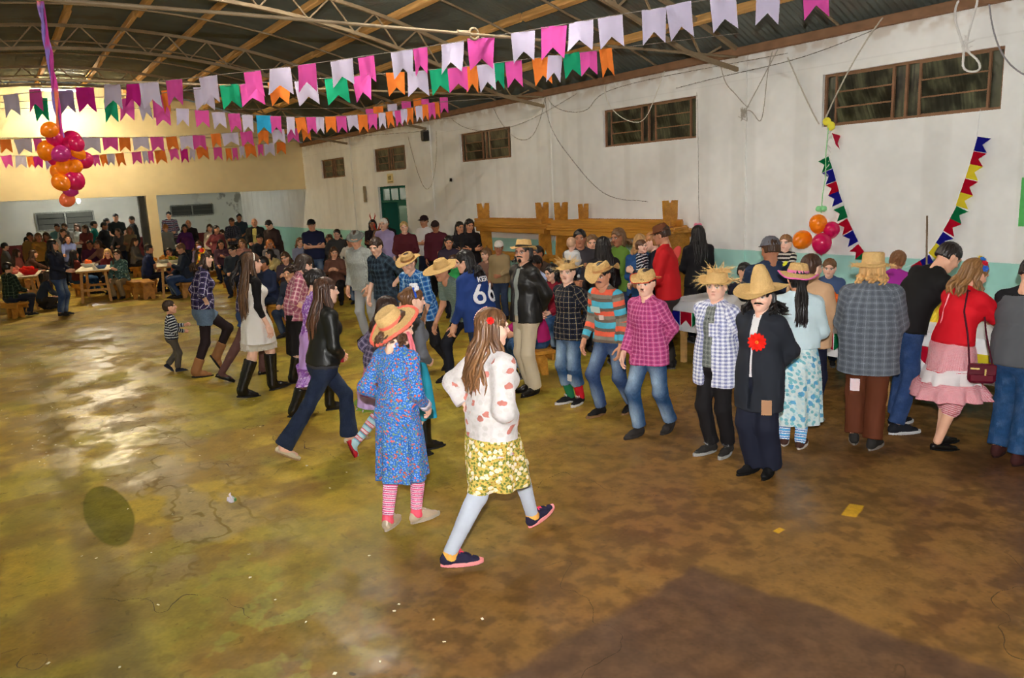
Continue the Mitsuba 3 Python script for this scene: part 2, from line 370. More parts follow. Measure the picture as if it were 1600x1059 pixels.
# ---------------------------------------------------------------- the hall
XR, XL, YF, YB, YN = 8.60, -4.60, 24.60, 32.40, -3.0
RC, ZC, XC = 14.2, 5.62 - 14.2, 2.0
def roof_z(x, d=0.0): return ZC + np.sqrt((RC - d) ** 2 - (np.asarray(x, float) - XC) ** 2)
def floor_fn(p, n, uv):
    x, y = p.x, p.y
    big, mid, fine, grain = fbm(x * .55, y * .45, 1, 3), fbm(x * 2.6, y * 2.2, 4, 4), fbm(x * 11, y * 11, 7, 3), noise(x * 70, y * 70, 3)
    wob = mid - .5
    c = mix(srgb(182, 154, 56), srgb(148, 118, 44), smoothstep(.38, .64, mid))
    c = mix(c, srgb(142, 142, 50), .40 * smoothstep(.46, .62, fbm(x * 1.7 + 7, y * 1.2, 3, 3)))
    s = y - .5 * x + 1.6 * wob + 1.2 * (big - .5)
    brown = mix(srgb(96, 62, 32), srgb(122, 84, 42), smoothstep(.3, .7, fine))
    c = mix(c, brown, .92 * smoothstep(4.8, 2.0, s))
    c = mix(c, srgb(126, 92, 46), .5 * smoothstep(.55, .68, fbm(x * 1.1 + 3, y * 2.4 + 2, 14, 3)))          # trodden streaks along the lines of dancers
    # the slab of darker cement in front, the stained ground by the food table
    slab = smoothstep(.05, -.02, dr.maximum(y - 2.90 - .10 * (x - 2.6), x - 3.36 + .22 * (y - 2.2)) + .22 * wob)
    c = mix(c, mix(srgb(74, 52, 38), srgb(92, 66, 46), fine), .88 * slab)
    c = mix(c, mix(srgb(64, 38, 24), srgb(84, 52, 32), fine), .75 * smoothstep(.44, .60, fbm(x * 1.0 + 3, y * 1.3, 9, 3) + .12 * smoothstep(4.4, 5.6, x)) * smoothstep(3.5, 4.6, x) * smoothstep(4.2, 3.0, y))
    # a worn strip along the left, scuffed paint beside it, an oval break in the lamp glare painted in
    strip = dr.exp(-dr.square(dr.square((x - .26 - .012 * (y - 6) * 0 - .06 * wob) / .12))) * smoothstep(16, 11, y)
    c = mix(c, srgb(92, 78, 32), .55 * strip)
    net = smoothstep(.05, .015, dr.abs(fbm(x * 5, y * 3.4, 12, 3) - .5))
    scuff = smoothstep(.46, .60, fbm(x * 3.2, y * 1.8, 12, 4)) * dr.exp(-dr.square((x - .95) / .55)) * smoothstep(4.2, 5.6, y) * smoothstep(13.5, 10.5, y)
    c = mix(c, mix(srgb(158, 142, 112), srgb(92, 74, 44), net), .62 * scuff)
    green_glare = smoothstep(.50, .58, fbm(x * 5.4, y * 5.0, 21, 4)) * dr.exp(-dr.square((x - .95) / .45)) * dr.exp(-dr.square((y - 4.1) / 1.0))
    c = mix(c, srgb(150, 152, 62), .6 * green_glare)  # greenish glare on the floor, painted into its colour
    glare_gap = smoothstep(1.06, .94, dr.sqrt(dr.square((x - .43) / .155) + dr.square((y - 6.35) / .70)) + .10 * wob)
    c = mix(c, srgb(100, 98, 34), .8 * glare_gap)
    # hairline cracks, spots
    q = fbm(x * .9 + .25 * mid, y * .9 + .25 * mid, 30, 4); crack = smoothstep(.0016, .0004, dr.abs(q - .5)) * smoothstep(.46, .56, noise(x * .7, y * .7, 31))
    c = mix(c, srgb(44, 32, 18), .8 * crack)
    spots = smoothstep(.72, .84, fbm(x * 7, y * 7, 40, 2)); c = mix(c, srgb(80, 56, 28), .22 * spots)
    specks = smoothstep(.90, .94, noise(x * 24, y * 24, 44)); c = mix(c, srgb(70, 52, 26), .3 * specks)
    yel = smoothstep(.13, .10, dr.abs(x - 4.66 + .5 * (y - 2.87)) + .06 * wob) * smoothstep(.05, .035, dr.abs(y - 2.87 - .35 * (x - 4.66)) + .05 * wob)
    yel = dr.maximum(yel, smoothstep(.05, .03, dr.abs(x - 4.02)) * smoothstep(.03, .02, dr.abs(y - 2.98 + .1 * wob)))
    c = mix(c, srgb(200, 152, 30), .85 * yel)
    return c * (.74 + .34 * fine + .18 * grain)
def floor_rough(p, n, uv):
    glare_gap = smoothstep(1.06, .94, dr.sqrt(dr.square((p.x - .43) / .155) + dr.square((p.y - 6.35) / .70)))
    return .35 * glare_gap + .30 + .34 * smoothstep(.35, .7, fbm(p.x * 3.6, p.y * 2.6, 5, 4)) + .10 * noise(p.x * 30, p.y * 30, 2)  # matte inside the oval, so the lamp glare breaks there
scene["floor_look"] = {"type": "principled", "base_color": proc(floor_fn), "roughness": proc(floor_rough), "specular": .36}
def wall_fn(p, n, uv):
    a = p.x + p.y; st = fbm(a * .6, p.z * .5, 1, 4); fi = fbm(a * 7, p.z * 7, 3, 3)
    white = mix(srgb(246, 246, 242), srgb(232, 232, 228), smoothstep(.3, .7, st)) * (.93 + .1 * fi)
    top = smoothstep(3.66, 3.84, p.z + .10 * (fi - .5)) ; white = mix(white, srgb(168, 146, 118), .45 * top * smoothstep(.3, .6, fi))
    line = smoothstep(.012, .004, dr.abs(p.z - 3.56)) * .15; white = mix(white, srgb(180, 178, 170), line)
    streak = smoothstep(.6, .8, noise(a * 5, p.z * .4, 8)) * .12; white = mix(white, srgb(170, 164, 150), streak)
    teal = mix(srgb(176, 226, 214), srgb(158, 212, 200), smoothstep(.3, .7, st)) * (.93 + .12 * fi)
    return mix(teal, white, smoothstep(1.296, 1.304, p.z + .006 * (fi - .5)))
def cream_fn(p, n, uv):
    st = fbm(p.x * .5, p.z * .7, 2, 4); return mix(srgb(240, 222, 178), srgb(230, 210, 166), st) * (.95 + .08 * fbm(p.x * 6, p.z * 6, 3))
def back_fn(p, n, uv):
    st = fbm(p.x * .8, p.z * 1.2, 6, 4); c = mix(srgb(214, 214, 206), srgb(196, 198, 192), st)
    mould = smoothstep(.56, .70, fbm(p.x * 3.2, p.z * 3.2, 9, 4)) * smoothstep(6.2, 8.2, p.x) * smoothstep(1.2, 2.0, p.z)
    c = mix(c, srgb(92, 88, 80), .7 * mould)
    return mix(srgb(86, 34, 34), c, smoothstep(1.09, 1.10, p.z))
def timber_fn(p, n, uv):
    g = fbm(p.x * 9 + p.y * 1.2, p.y * 1.2, p.z * 9, 4); return mix(srgb(176, 130, 72), srgb(222, 176, 112), g) * (.85 + .3 * noise(p.x * 40, p.y * 3, p.z * 40))
def bench_fn(p, n, uv):
    g = fbm(p.x * 14, p.y * 1.6, p.z * 14, 4); return mix(srgb(156, 98, 30), srgb(210, 150, 58), g) * (.85 + .25 * noise(p.x * 60, p.y * 5, p.z * 60))
def tin_fn(p, n, uv):
    a = fbm(p.x * .9, p.y * 1.6, 1, 4); r = smoothstep(.56, .74, fbm(p.x * 2.2, p.y * 2.4, 5, 4))
    return mix(mix(srgb(74, 80, 74), srgb(104, 110, 102), a), srgb(92, 74, 58), .4 * r)
def steel_fn(p, n, uv):
    return mix(srgb(158, 140, 112), srgb(126, 106, 80), fbm(p.x * 5, p.y * 5, p.z * 5, 3))
def rust_fn(p, n, uv):
    return mix(srgb(112, 84, 60), srgb(150, 112, 84), fbm(p.x * 12, p.y * 9, p.z * 12, 3))
def dirty_fn(p, n, uv):
    return mix(srgb(34, 34, 26), srgb(86, 88, 66), smoothstep(.3, .8, fbm(p.y * 8 + p.x * 8, p.z * 5, 3, 4))) * (.5 + .8 * noise(p.y * 60 + p.x * 60, p.z * 3, 1))
for k, f, r, sp in (("wall_look", wall_fn, .85, .2), ("cream_look", cream_fn, .85, .2), ("back_look", back_fn, .85, .2), ("timber", timber_fn, .7, .25), ("bench_wood", bench_fn, .45, .4),
                    ("tin", tin_fn, .42, .5), ("steel", steel_fn, .6, .4), ("rust", rust_fn, .75, .3), ("dirty_glass", dirty_fn, .25, .5)):
    scene[k] = principled(proc(f), r, sp)
scene["dark_pane"] = principled(rgb(srgb(58, 60, 54)), .7)
scene["grey_frame"] = principled(rgb(srgb(112, 114, 108)), .7)
scene["dark_metal"] = principled(rgb(srgb(40, 42, 40)), .6)

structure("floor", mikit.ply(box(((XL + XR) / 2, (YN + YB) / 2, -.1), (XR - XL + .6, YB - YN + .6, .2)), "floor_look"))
# long wall with its five louvred windows and the door; it runs on past the far beam
WIN = [(3.89, 5.92, 2.845, 3.455), (7.95, 9.98, 2.875, 3.46), (12.71, 14.65, 2.875, 3.46), (17.30, 19.14, 2.85, 3.43), (21.20, 23.02, 2.82, 3.36)]
DOOR = (17.42, 19.05, 2.47)
TW = .22
def wall_run(y0, y1, z0, z1): return box((XR + TW / 2, (y0 + y1) / 2, (z0 + z1) / 2), (TW, y1 - y0, z1 - z0))
ms = [wall_run(YN, DOOR[0], 0, 2.47), wall_run(DOOR[1], YB + .2, 0, 2.47), wall_run(YN, YB + .2, 2.47, 2.82), wall_run(YN, YB + .2, 3.46, 3.90)]
ys = [YN] + [y for w in WIN for y in w[:2]] + [YB + .2]
for a, b in zip(ys[0::2], ys[1::2]): ms.append(wall_run(a, b, 2.82, 3.46))
for y0, y1, z0, z1 in WIN:
    ms.append(wall_run(y0, y1, 2.82, z0)) if z0 > 2.821 else None
    ms.append(wall_run(y0, y1, z1, 3.46)) if z1 < 3.459 else None
for y in (7.2, 11.55, 16.1, 20.8): ms.append(box((XR - .012, y, 1.93), (.03, .30, 3.86)))     # shallow piers under the trusses
structure("wall_right", mikit.ply(cat(ms), "wall_look"))
structure("wall_left", mikit.ply(box((XL - .1, (YN + YB) / 2, 2.0), (.2, YB - YN, 4.0)), "wall_look"))
structure("wall_near", mikit.ply(box((2, YN - .1, 2.9), (XR - XL + .6, .2, 5.8)), "wall_look"))
# gable end over the two wide openings
xs = np.linspace(XL, XR, 40); zt = roof_z(xs, .02)
pts = [(XL, 2.55), (XR, 2.55)] + [(x, z) for x, z in zip(xs[::-1], zt[::-1])]
gable = trimesh.creation.extrude_polygon(Polygon(pts), .25, engine="earcut")
gable.apply_transform(np.array([[1, 0, 0, 0], [0, 0, 1, YF], [0, 1, 0, 0], [0, 0, 0, 1.0]])); gable.fix_normals()
structure("wall_far", mikit.ply(cat([gable, box((3.99, YF + .125, 1.275), (.28, .25, 2.56)), box((-2.6, YF + .125, 1.275), (.3, .25, 2.56))]), "cream_look"))
put(part("wall_far", "post", mikit.ply(box((3.73, YF + .12, 1.27), (.17, .2, 2.54), bev=.01), "dark_metal"), "dark steel post beside the cream pillar"), scene["wall_far__post"])
structure("wall_back", mikit.ply(box((2, YB + .1, 1.6), (XR - XL + .4, .2, 3.2)), "back_look"))
structure("floor_back", mikit.ply(box((2, (YF + YB) / 2 + .13, .06), (XR - XL, YB - YF - .26, .12)), "floor_look"))
structure("ceiling_back", mikit.ply(box((2, (YF + YB) / 2 + .2, 3.25), (XR - XL + .4, YB - YF + .2, .1)), "back_look"))

def louvre_window(name, y0, y1, z0, z1, plain=False):
    """steel frame, fixed side panes and two banks of three tilting panes, set in the wall"""
    k = structure(name); x = XR + .07; L = y1 - y0; Hh = z1 - z0; zc = (z0 + z1) / 2; t = .028
    fr = [box((x, (y0 + y1) / 2, z), (.05, L, t)) for z in (z0 + t / 2, z1 - t / 2)]
    cuts = [0, .075, .425, .50, .575, .925, 1.0]
    yy = [y0 + L * c for c in cuts]
    for i, y in enumerate(yy): fr.append(box((x, min(max(y, y0 + t / 2), y1 - t / 2), zc), (.05, t if i not in (1, 5) else .022, Hh)))
    part(k, "frame", mikit.ply(cat(fr), "rust"))
    for i in (0, 2, 3, 5): part(k, "fixed_pane", mikit.ply(box((x + .01, (yy[i] + yy[i + 1]) / 2, zc), (.006, yy[i + 1] - yy[i] - .02, Hh - .05)), "dirty_glass"))
    for i in (1, 4):
        for r in range(3):
            a = [.10, .16, .12][r] + (.12 if i == 4 and r < 2 else 0); hh = (Hh - .06) / 3; z = z0 + .03 + hh * (r + .5)
            R = roty(-a); w = yy[i + 1] - yy[i] - .03; yc = (yy[i] + yy[i + 1]) / 2
            pk = part(k, "pane", mikit.ply(box((x - .005, yc, z), (.006, w, hh * 1.02), R), "dirty_glass"))
            rim = [box(np.array([x - .005, yc, z]) + R @ np.array([0, 0, s * hh * .49]), (.016, w, .014), R) for s in (-1, 1)]
            part(pk, "rim", mikit.ply(cat(rim), "rust"))
    return k
for i, w in enumerate(WIN): louvre_window(f"window_{i + 1}", *w)
def back_window(name, x0, x1, z0, z1):
    k = structure(name); y = YB - .03
    L = x1 - x0; part(k, "opening", mikit.ply(box(((x0 + x1) / 2, YB - .004, (z0 + z1) / 2), (L, .012, z1 - z0)), "dark_metal")); part(k, "frame", mikit.ply(cat([box(((x0 + x1) / 2, y, z), (L, .05, .05)) for z in (z0, z1)] + [box((x, y, (z0 + z1) / 2), (.05, .05, z1 - z0)) for x in (x0, (x0 + x1) / 2, x1)]), "grey_frame"))  # dark backing sheet put in for the unlit gaps behind the panes
    for i in range(2):
        for r in range(3):
            h = (z1 - z0) / 3; part(k, "pane", mikit.ply(box((x0 + L * (.25 + .5 * i), y + .004, z0 + h * (r + .5)), (L * .44, .008, h * .82), rotx(-.18)), "dark_pane"))
back_window("window_6", 5.90, 7.46, 1.80, 2.20); back_window("window_7", 1.40, 3.22, 1.55, 2.16)
# the door, one leaf open on the night
k = structure("door_1"); x = XR + .10; y0, y1, zt_ = DOOR
green = srgb(28, 92, 76)
part(k, "frame", paint(cat([box((x, (y0 + y1) / 2, z), (.07, y1 - y0, .06)) for z in (zt_ - .03, 2.09)] + [box((x, y, zt_ / 2), (.07, .06, zt_)) for y in (y0 + .03, y1 - .03)]), green, "paint"))
for i in range(3):
    w = (y1 - y0 - .12) / 3; part(k, "pane", paint(box((x, y0 + .06 + w * (i + .5), 2.28), (.008, w - .05, .30)), srgb(120, 150, 140), "gloss"))
for i in range(2): part(k, "bar", paint(box((x, y0 + .06 + (y1 - y0 - .12) / 3 * (i + 1), 2.28), (.05, .035, .36)), green))
lf = part(k, "leaf", paint(cat([box((x, y0 + .06 + .30, 1.04), (.04, .62, 2.06))]), green), "closed green leaf")
part(lf, "pane", paint(box((x - .024, y0 + .36, 1.55), (.008, .44, .85)), srgb(96, 140, 120), "gloss"))
part(k, "leaf", paint(box((XR + .42, y1 - .10, 1.04), (.62, .04, 2.06)), green), "green leaf standing open")
structure("trim_1", mikit.ply(cat([box((XR + .03, (YN + YF) / 2, 3.92), (.20, YF - YN, .11), bev=.01)]), "rust"))

# roof: corrugated sheets, timber purlins
k = structure("ceiling")
SX = np.linspace(XL - .1, XR + .1, 8)
def tin_sheet(x0, x1, y0, y1):
    per = .085; ny = int(round((y1 - y0) / per)) * 5; yv = np.linspace(y0, y1, ny + 1); xv = np.linspace(x0 - .04, x1 + .04, 4)
    lift = .004 * ((xv - x0) / (x1 - x0))
    X, Y = np.meshgrid(xv, yv, indexing="ij"); Z = roof_z(X, -.02) + .014 * np.cos(Y / per * 2 * np.pi) + lift[:, None]
    v = np.stack([X, Y, Z], -1).reshape(-1, 3); n = ny + 1
    q = np.array([(i * n + j, i * n + j + 1, (i + 1) * n + j + 1, (i + 1) * n + j) for i in range(3) for j in range(ny)])
    return trimesh.Trimesh(v, np.vstack([q[:, [0, 1, 2]], q[:, [0, 2, 3]]]), process=False)
yr = np.arange(YN - .1, YF + .3, 1.105)
for a, b in zip(SX[:-1], SX[1:]):
    for c, d in zip(yr[:-1], yr[1:]): part(k, "roof_sheet", mikit.ply(tin_sheet(a, b, c, d + .03), "tin", smooth=True))
for i in range(-6, 6):
    x = 2.62 + 1.045 * i; z = float(roof_z(x, .085)); ang = math.asin((x - XC) / RC)
    for j, (a, b) in enumerate(((YN, 3.4), (3.4, 9.6), (9.6, 15.2), (15.2, 20.3), (20.3, YF))):
        part(k, "purlin", mikit.ply(box((x + .02 * ((i + j) % 3 - 1), (a + b) / 2, z), (.075 + .012 * ((i * 7 + j) % 3), b - a - .01, .115), roty(ang), bev=.012), "timber"))
def arc_tube(y, d, x0, x1, r, n=40, dz=None):
    x = np.linspace(x0, x1, n); z = roof_z(x, d)
    if dz is not None: z = z + dz(x)
    return np.stack([x, np.full(n, y), z], 1)
def taper(x):
    e = np.minimum(np.abs(x - XL), np.abs(XR - x)); return .34 * np.clip(1 - e / 1.1, 0, 1) ** 1.2
def lift(x):
    e = np.minimum(np.abs(x - XL), np.abs(XR - x)); return .15 * np.clip(1 - e / 1.6, 0, 1)
TR = {2.7: "first", 7.2: "nearest", 11.55: "second", 16.1: "third", 20.8: "farthest"}
for y in TR:
    lab = {2.7: "steel lattice roof truss nearest overhead, above the frame's top", 7.2: "steel lattice roof truss meeting the white wall between the two nearest windows", 11.55: "steel lattice roof truss meeting the white wall just past the second window", 16.1: "steel lattice roof truss over the middle of the hall, second from the far gable", 20.8: "steel lattice roof truss closest to the cream far gable"}[y]
    t = thing("roof_truss", lab, "roof truss", "arched steel trusses under the tin roof")
    top, bot = arc_tube(y, .18, XL, XR, 0, dz=lift), arc_tube(y, .56, XL, XR, 0, dz=taper)
    part(t, "top_chord", mikit.ply(cat([beam(a, b, .05, .05) for a, b in zip(top[:-1], top[1:])]), "steel"))
    part(t, "bottom_chord", mikit.ply(cat([beam(a, b, .05, .05) for a, b in zip(bot[:-1], bot[1:])]), "steel"))
    n = 36; x = np.linspace(XL + .35, XR - .35, n)
    for i in range(n - 1):
        a, b = (x[i], x[i + 1]); za, zb = (roof_z(a, .18), roof_z(b, .56) + taper(np.array(b))) if i % 2 else (roof_z(a, .56) + taper(np.array(a)), roof_z(b, .18))
        part(t, "web", mikit.ply(beam((a, y, float(za)), (b, y, float(zb)), .022, .022), "steel"))
for y in (4.2, 5.7, 8.7, 10.1, 13.1, 14.5, 17.7, 19.05, 22.3): part("ceiling", "roof_rib", mikit.ply(tube(arc_tube(y, .165, XL, XR, 0, dz=lift), .017, 6), "steel", smooth=True))
for y, ring, lab in ((7.2, 4.47, "long steel tie rod with a ring, spanning the hall near the camera"), (11.55, None, "second steel tie rod, running to the wall past the far bunting"), (20.8, None, "thin tie rod in front of the cream gable")):
    t = thing("tie_rod", lab, "tie rod", "tie rods across the hall")
    part(t, "rod", mikit.ply(tube([(XL, y, 3.86), (2, y, 3.89), (XR, y, 3.86)], .017 if y < 15 else .009, 8), "steel", smooth=True))
    if ring:
        u = np.linspace(0, 2 * np.pi, 17); part(t, "ring", mikit.ply(tube(np.stack([ring + .055 * np.cos(u), np.full(17, y), 3.885 + .055 * np.sin(u)], 1), .014, 7, False), "steel", smooth=True))
        part(t, "coupling", mikit.ply(tube([(ring - .20, y, 3.885), (ring - .06, y, 3.885)], .028, 8), "steel"))

# lamps: fluorescent battens under the roof, one bulb in the back room
scene["lamp_case"] = principled(rgb(srgb(220, 220, 214)), .5)
def batten(x, y, z, power, label, c=(1.0, .86, .60), along=0):
    t = thing("ceiling_lamp", label, "lamp", "fluorescent battens under the roof")
    d = np.array([1, 0, 0]) if not along else np.array([0, 1, 0]); s = np.array([1.25, .14, .05]) if not along else np.array([.14, 1.25, .05])
    part(t, "case", mikit.ply(box((x, y, z + .03), s, bev=.008), "lamp_case"))
    for o in (-.04, .04):
        p = np.array([x, y, z - .02]) + (np.array([0, o, 0]) if not along else np.array([o, 0, 0])); m = tube([p - d * .58, p + d * .58], .016, 8)
        part(t, "tube", mikit.ply(m, "lamp_case", emitter={"type": "area", "radiance": rgb(np.array(c) * power)}))
    zr = float(roof_z(x, .05)); part(t, "hanger", mikit.ply(cat([tube([(x, y, z + .05), (x, y, zr)], .006, 5)]), "dark_metal"))
batten(2.0, 23.4, 5.28, 160, "fluorescent batten glowing in front of the far cream gable", (1.0, .83, .54))
batten(3.6, 9.6, 4.98, 70, "added fluorescent batten over the middle of the hall, unseen above the frame", (1.0, .92, .76))  # unseen lamp, added to brighten the hall
batten(4.3, 6.6, 4.86, 34, "added fluorescent batten over the dancers, unseen above the frame", (1.0, .95, .84))  # unseen lamp, added to light dancers and floor
batten(-1.6, 8.0, 4.98, 46, "added fluorescent batten over the left half of the hall, unseen above the frame", (1.0, .92, .76))  # unseen lamp, added to light the left half
t = thing("bulb", "bare white bulb hanging in the back room beyond the left opening", "lamp")
part(t, "glass", mikit.ply(blob((2.68, 30.9, 2.53), (.06, .06, .085), 2), "lamp_case", smooth=True, emitter={"type": "area", "radiance": rgb(np.array([1.0, .98, .9]) * 110)}))
part(t, "flex", mikit.ply(tube([(2.68, 30.9, 2.62), (2.68, 30.9, 3.2)], .006, 5), "dark_metal"))
batten(6.4, 28.6, 3.05, 11, "white fluorescent batten in the back room beyond the right opening", (.92, 1.0, 1.0))
# ---------------------------------------------------------------- heads, hands, shoes: built once, then placed
SKIN, SKIN2, SKIN3, PALE = srgb(226, 172, 142), srgb(206, 148, 116), srgb(176, 118, 88), srgb(236, 190, 166)
def _head_prims(sex):
    P = [ell((0, -.012, .030), (.0765, .096, .086), .0),
         ell((0, .018, -.022), (.062, .074, .084), .03),
         cap((-.045, .0, -.045), (-.02, .055, -.088), .026, .022, .03), cap((.045, .0, -.045), (.02, .055, -.088), .026, .022, .03),
         ell((0, .066, -.094), (.024, .020, .018), .018),                                                  # chin
         ell((-.042, .055, -.028), (.024, .026, .024), .02), ell((.042, .055, -.028), (.024, .026, .024), .02),   # cheeks
         cap((-.040, .078, .026), (.040, .078, .026), .013, .013, .015),                                       # brow
         cap((0, .088, .014), (0, .106, -.020), .0085, .0125, .012), ell((-.012, .096, -.026), .0095, .008), ell((.012, .096, -.026), .0095, .008),
         ell((-.031, .096, .006), (.017, .014, .012), .010, op=-1), ell((.031, .096, .006), (.017, .014, .012), .010, op=-1),
         ell((-.031, .0745, .005), .0145, .003), ell((.031, .0745, .005), .0145, .003),                          # eyeballs
         cap((-.018, .084, -.050), (.018, .084, -.050), .007, .007, .008), cap((-.014, .084, -.060), (.014, .084, -.060), .008, .008, .008),
         ell((-.079, -.012, -.004), (.010, .021, .031), .006), ell((.079, -.012, -.004), (.010, .021, .031), .006),
         cap((0, -.022, -.05), (0, -.034, -.165), .050 if sex == "m" else .043, .052 if sex == "m" else .045, .025)]
    return P
_HEADS = {}
def head_mesh(sex, h):
    if (sex, h) not in _HEADS: _HEADS[sex, h] = sdf_mesh(_head_prims(sex), h, smooth=1)
    return _HEADS[sex, h]
def head_colors(m, skin, sex, brow):
    v = m.vertices; x, y, z = np.abs(v[:, 0]), v[:, 1], v[:, 2]; c = np.tile(skin, (len(v), 1)).astype(float)
    def blend(w, k): c[:] = c * (1 - w[:, None]) + np.asarray(k) * w[:, None]
    g = lambda q, s: np.exp(-(q / s) ** 2)
    blend(.30 * g(x - .042, .018) * g(z + .028, .020) * (y > .03), skin * [1.0, .62, .58])
    blend((g(x, .020) ** 2 > .25) * g(z + .055, .010) * (y > .07) * (.9 if sex == "f" else .6), skin * [.85, .42, .42])
    blend((g(x, .022) ** 2 > .25) * g(z + .055, .0028) * (y > .07) * .8, skin * [.35, .2, .2])
    blend(.9 * ((np.abs(x - .033) < .019) & (np.abs(z - .026 + .25 * np.abs(x - .036)) < .0052) & (y > .05)), brow)
    e = np.hypot(np.hypot(x - .031, z - .005), y - .0745)
    on = (e < .0185) & (y > .076)
    blend(on * (np.abs(z - .005) < .0075) * 1.0, np.array([.72, .70, .66])); blend(on * (np.hypot(x - .031, z - .005) < .0068) * 1.0, np.array([.03, .018, .012]))
    blend(on * (np.abs(z - .0125) < .003) * .8, np.array([.03, .02, .02]))
    return c
_HANDS = {}
def hand_mesh(pose, h):
    """right hand: +x to the finger tips, +y to the thumb, +z out of the back; the wrist at the origin"""
    if (pose, h) in _HANDS: return _HANDS[pose, h]
    curl = {"relaxed": (.35, .45, .35), "flat": (.06, .08, .05), "fist": (1.25, 1.45, .8), "grip": (.9, 1.0, .6)}[pose]
    P = [cap((-.05, 0, 0), (.012, 0, 0), .024, .023, .02, s=(1, 1.2, .85)),
         cap((.015, .012, 0), (.082, .026, .001), .017, .015, .02), cap((.015, 0, 0), (.086, .006, .002), .018, .0155, .02),
         cap((.015, -.008, 0), (.082, -.014, .001), .017, .0145, .02), cap((.015, -.014, 0), (.074, -.031, -.001), .016, .0135, .02)]
    for y0, x0, L, r, sp in ((.027, .084, (.040, .026, .020), .0088, .06), (.007, .088, (.045, .030, .021), .0090, .01), (-.013, .084, (.041, .028, .020), .0086, -.04), (-.031, .076, (.032, .021, .018), .0076, -.10)):
        p = np.array([x0, y0, 0.0]); a = 0.0
        for i in range(3):
            a += curl[i]; q = p + L[i] * np.array([math.cos(a) * math.cos(sp), math.cos(a) * math.sin(sp), -math.sin(a)])
            P.append(cap(p, q, r * (1 - .08 * i), r * (.93 - .08 * i), .004)); p = q
    tc = {"relaxed": .25, "flat": 0.0, "fist": .7, "grip": .5}[pose]
    p = np.array([.022, .020, -.006])
    for L, r, az, el in ((.042, .0125, .85 - tc * .3, -.35 - tc * .4), (.032, .0102, .60 - tc * .8, -.30 - tc * .6), (.026, .0092, .45 - tc, -.25 - tc * .6)):
        q = p + L * np.array([math.cos(az) * math.cos(el), math.sin(az) * math.cos(el), math.sin(el)]); P.append(cap(p, q, r, r * .9, .008)); p = q
    _HANDS[pose, h] = sdf_mesh(P, h, smooth=1)
    return _HANDS[pose, h]
_SHOES = {}
def shoe_mesh(style, h):
    """a shoe of length 0.26: ball of the foot at the origin, +y to the toe, sole at z = 0; (upper, sole)"""
    if (style, h) in _SHOES: return _SHOES[style, h]
    S = (1.0, 1.0, 1.0)
    toe = .085 if style != "dress" else .100
    if style in ("sneaker", "dress", "boot"):
        P = [cap((0, -.145, .040), (0, -.01, .034), .034, .040, .02, s=(.92, 1, 1)), cap((0, -.01, .032), (.004, toe - .03, .026), .040, .030, .02, s=(1, 1, .85)),
             cap((0, -.125, .05), (0, -.122, .085), .036, .034, .03), cap((0, -.12, .07), (0, -.02, .045), .03, .028, .03)]
        if style == "boot": P.append(cap((0, -.118, .06), (0, -.116, .15), .040, .042, .03))
        if style != "boot": P += [cap((0, -.118, .085), (0, -.112, .16), .027, .027, .004, op=-1)]
        P.append(half((0, 0, .016), (0, 0, -1)))
    else:   # flat: low-cut ballerina
        P = [cap((0, -.145, .030), (0, -.01, .028), .031, .037, .02, s=(.95, 1, 1)), cap((0, -.01, .026), (.003, .055, .020), .037, .026, .02, s=(1, 1, .8)),
             cap((0, -.135, .072), (0, .012, .052), .030, .020, .006, op=-1, s=(.95, 1, 1)), half((0, 0, .010), (0, 0, -1))]
    up = sdf_mesh(P, h, smooth=1)
    n = 20; t = np.linspace(0, 2 * np.pi, n, endpoint=False); y = -.03 + .145 * np.sin(t); w = .043 * np.sqrt(np.maximum(1 - ((y + .03) / .152) ** 2, .02)) * (1 + .10 * np.sin(t)) * (.96 if style == "dress" else 1.04)
    x = np.sign(np.cos(t)) * w * np.abs(np.cos(t)) ** .35
    th = .026 if style == "sneaker" else .017 if style != "flat" else .011
    pts = np.vstack([np.stack([x, y, np.full(n, .0)], 1), np.stack([x * 1.02, y * 1.0, np.full(n, th * .5)], 1), np.stack([x * .97, y * .985, np.full(n, th)], 1)])
    sole = trimesh.convex.convex_hull(pts)
    _SHOES[style, h] = (up, sole)
    return up, sole

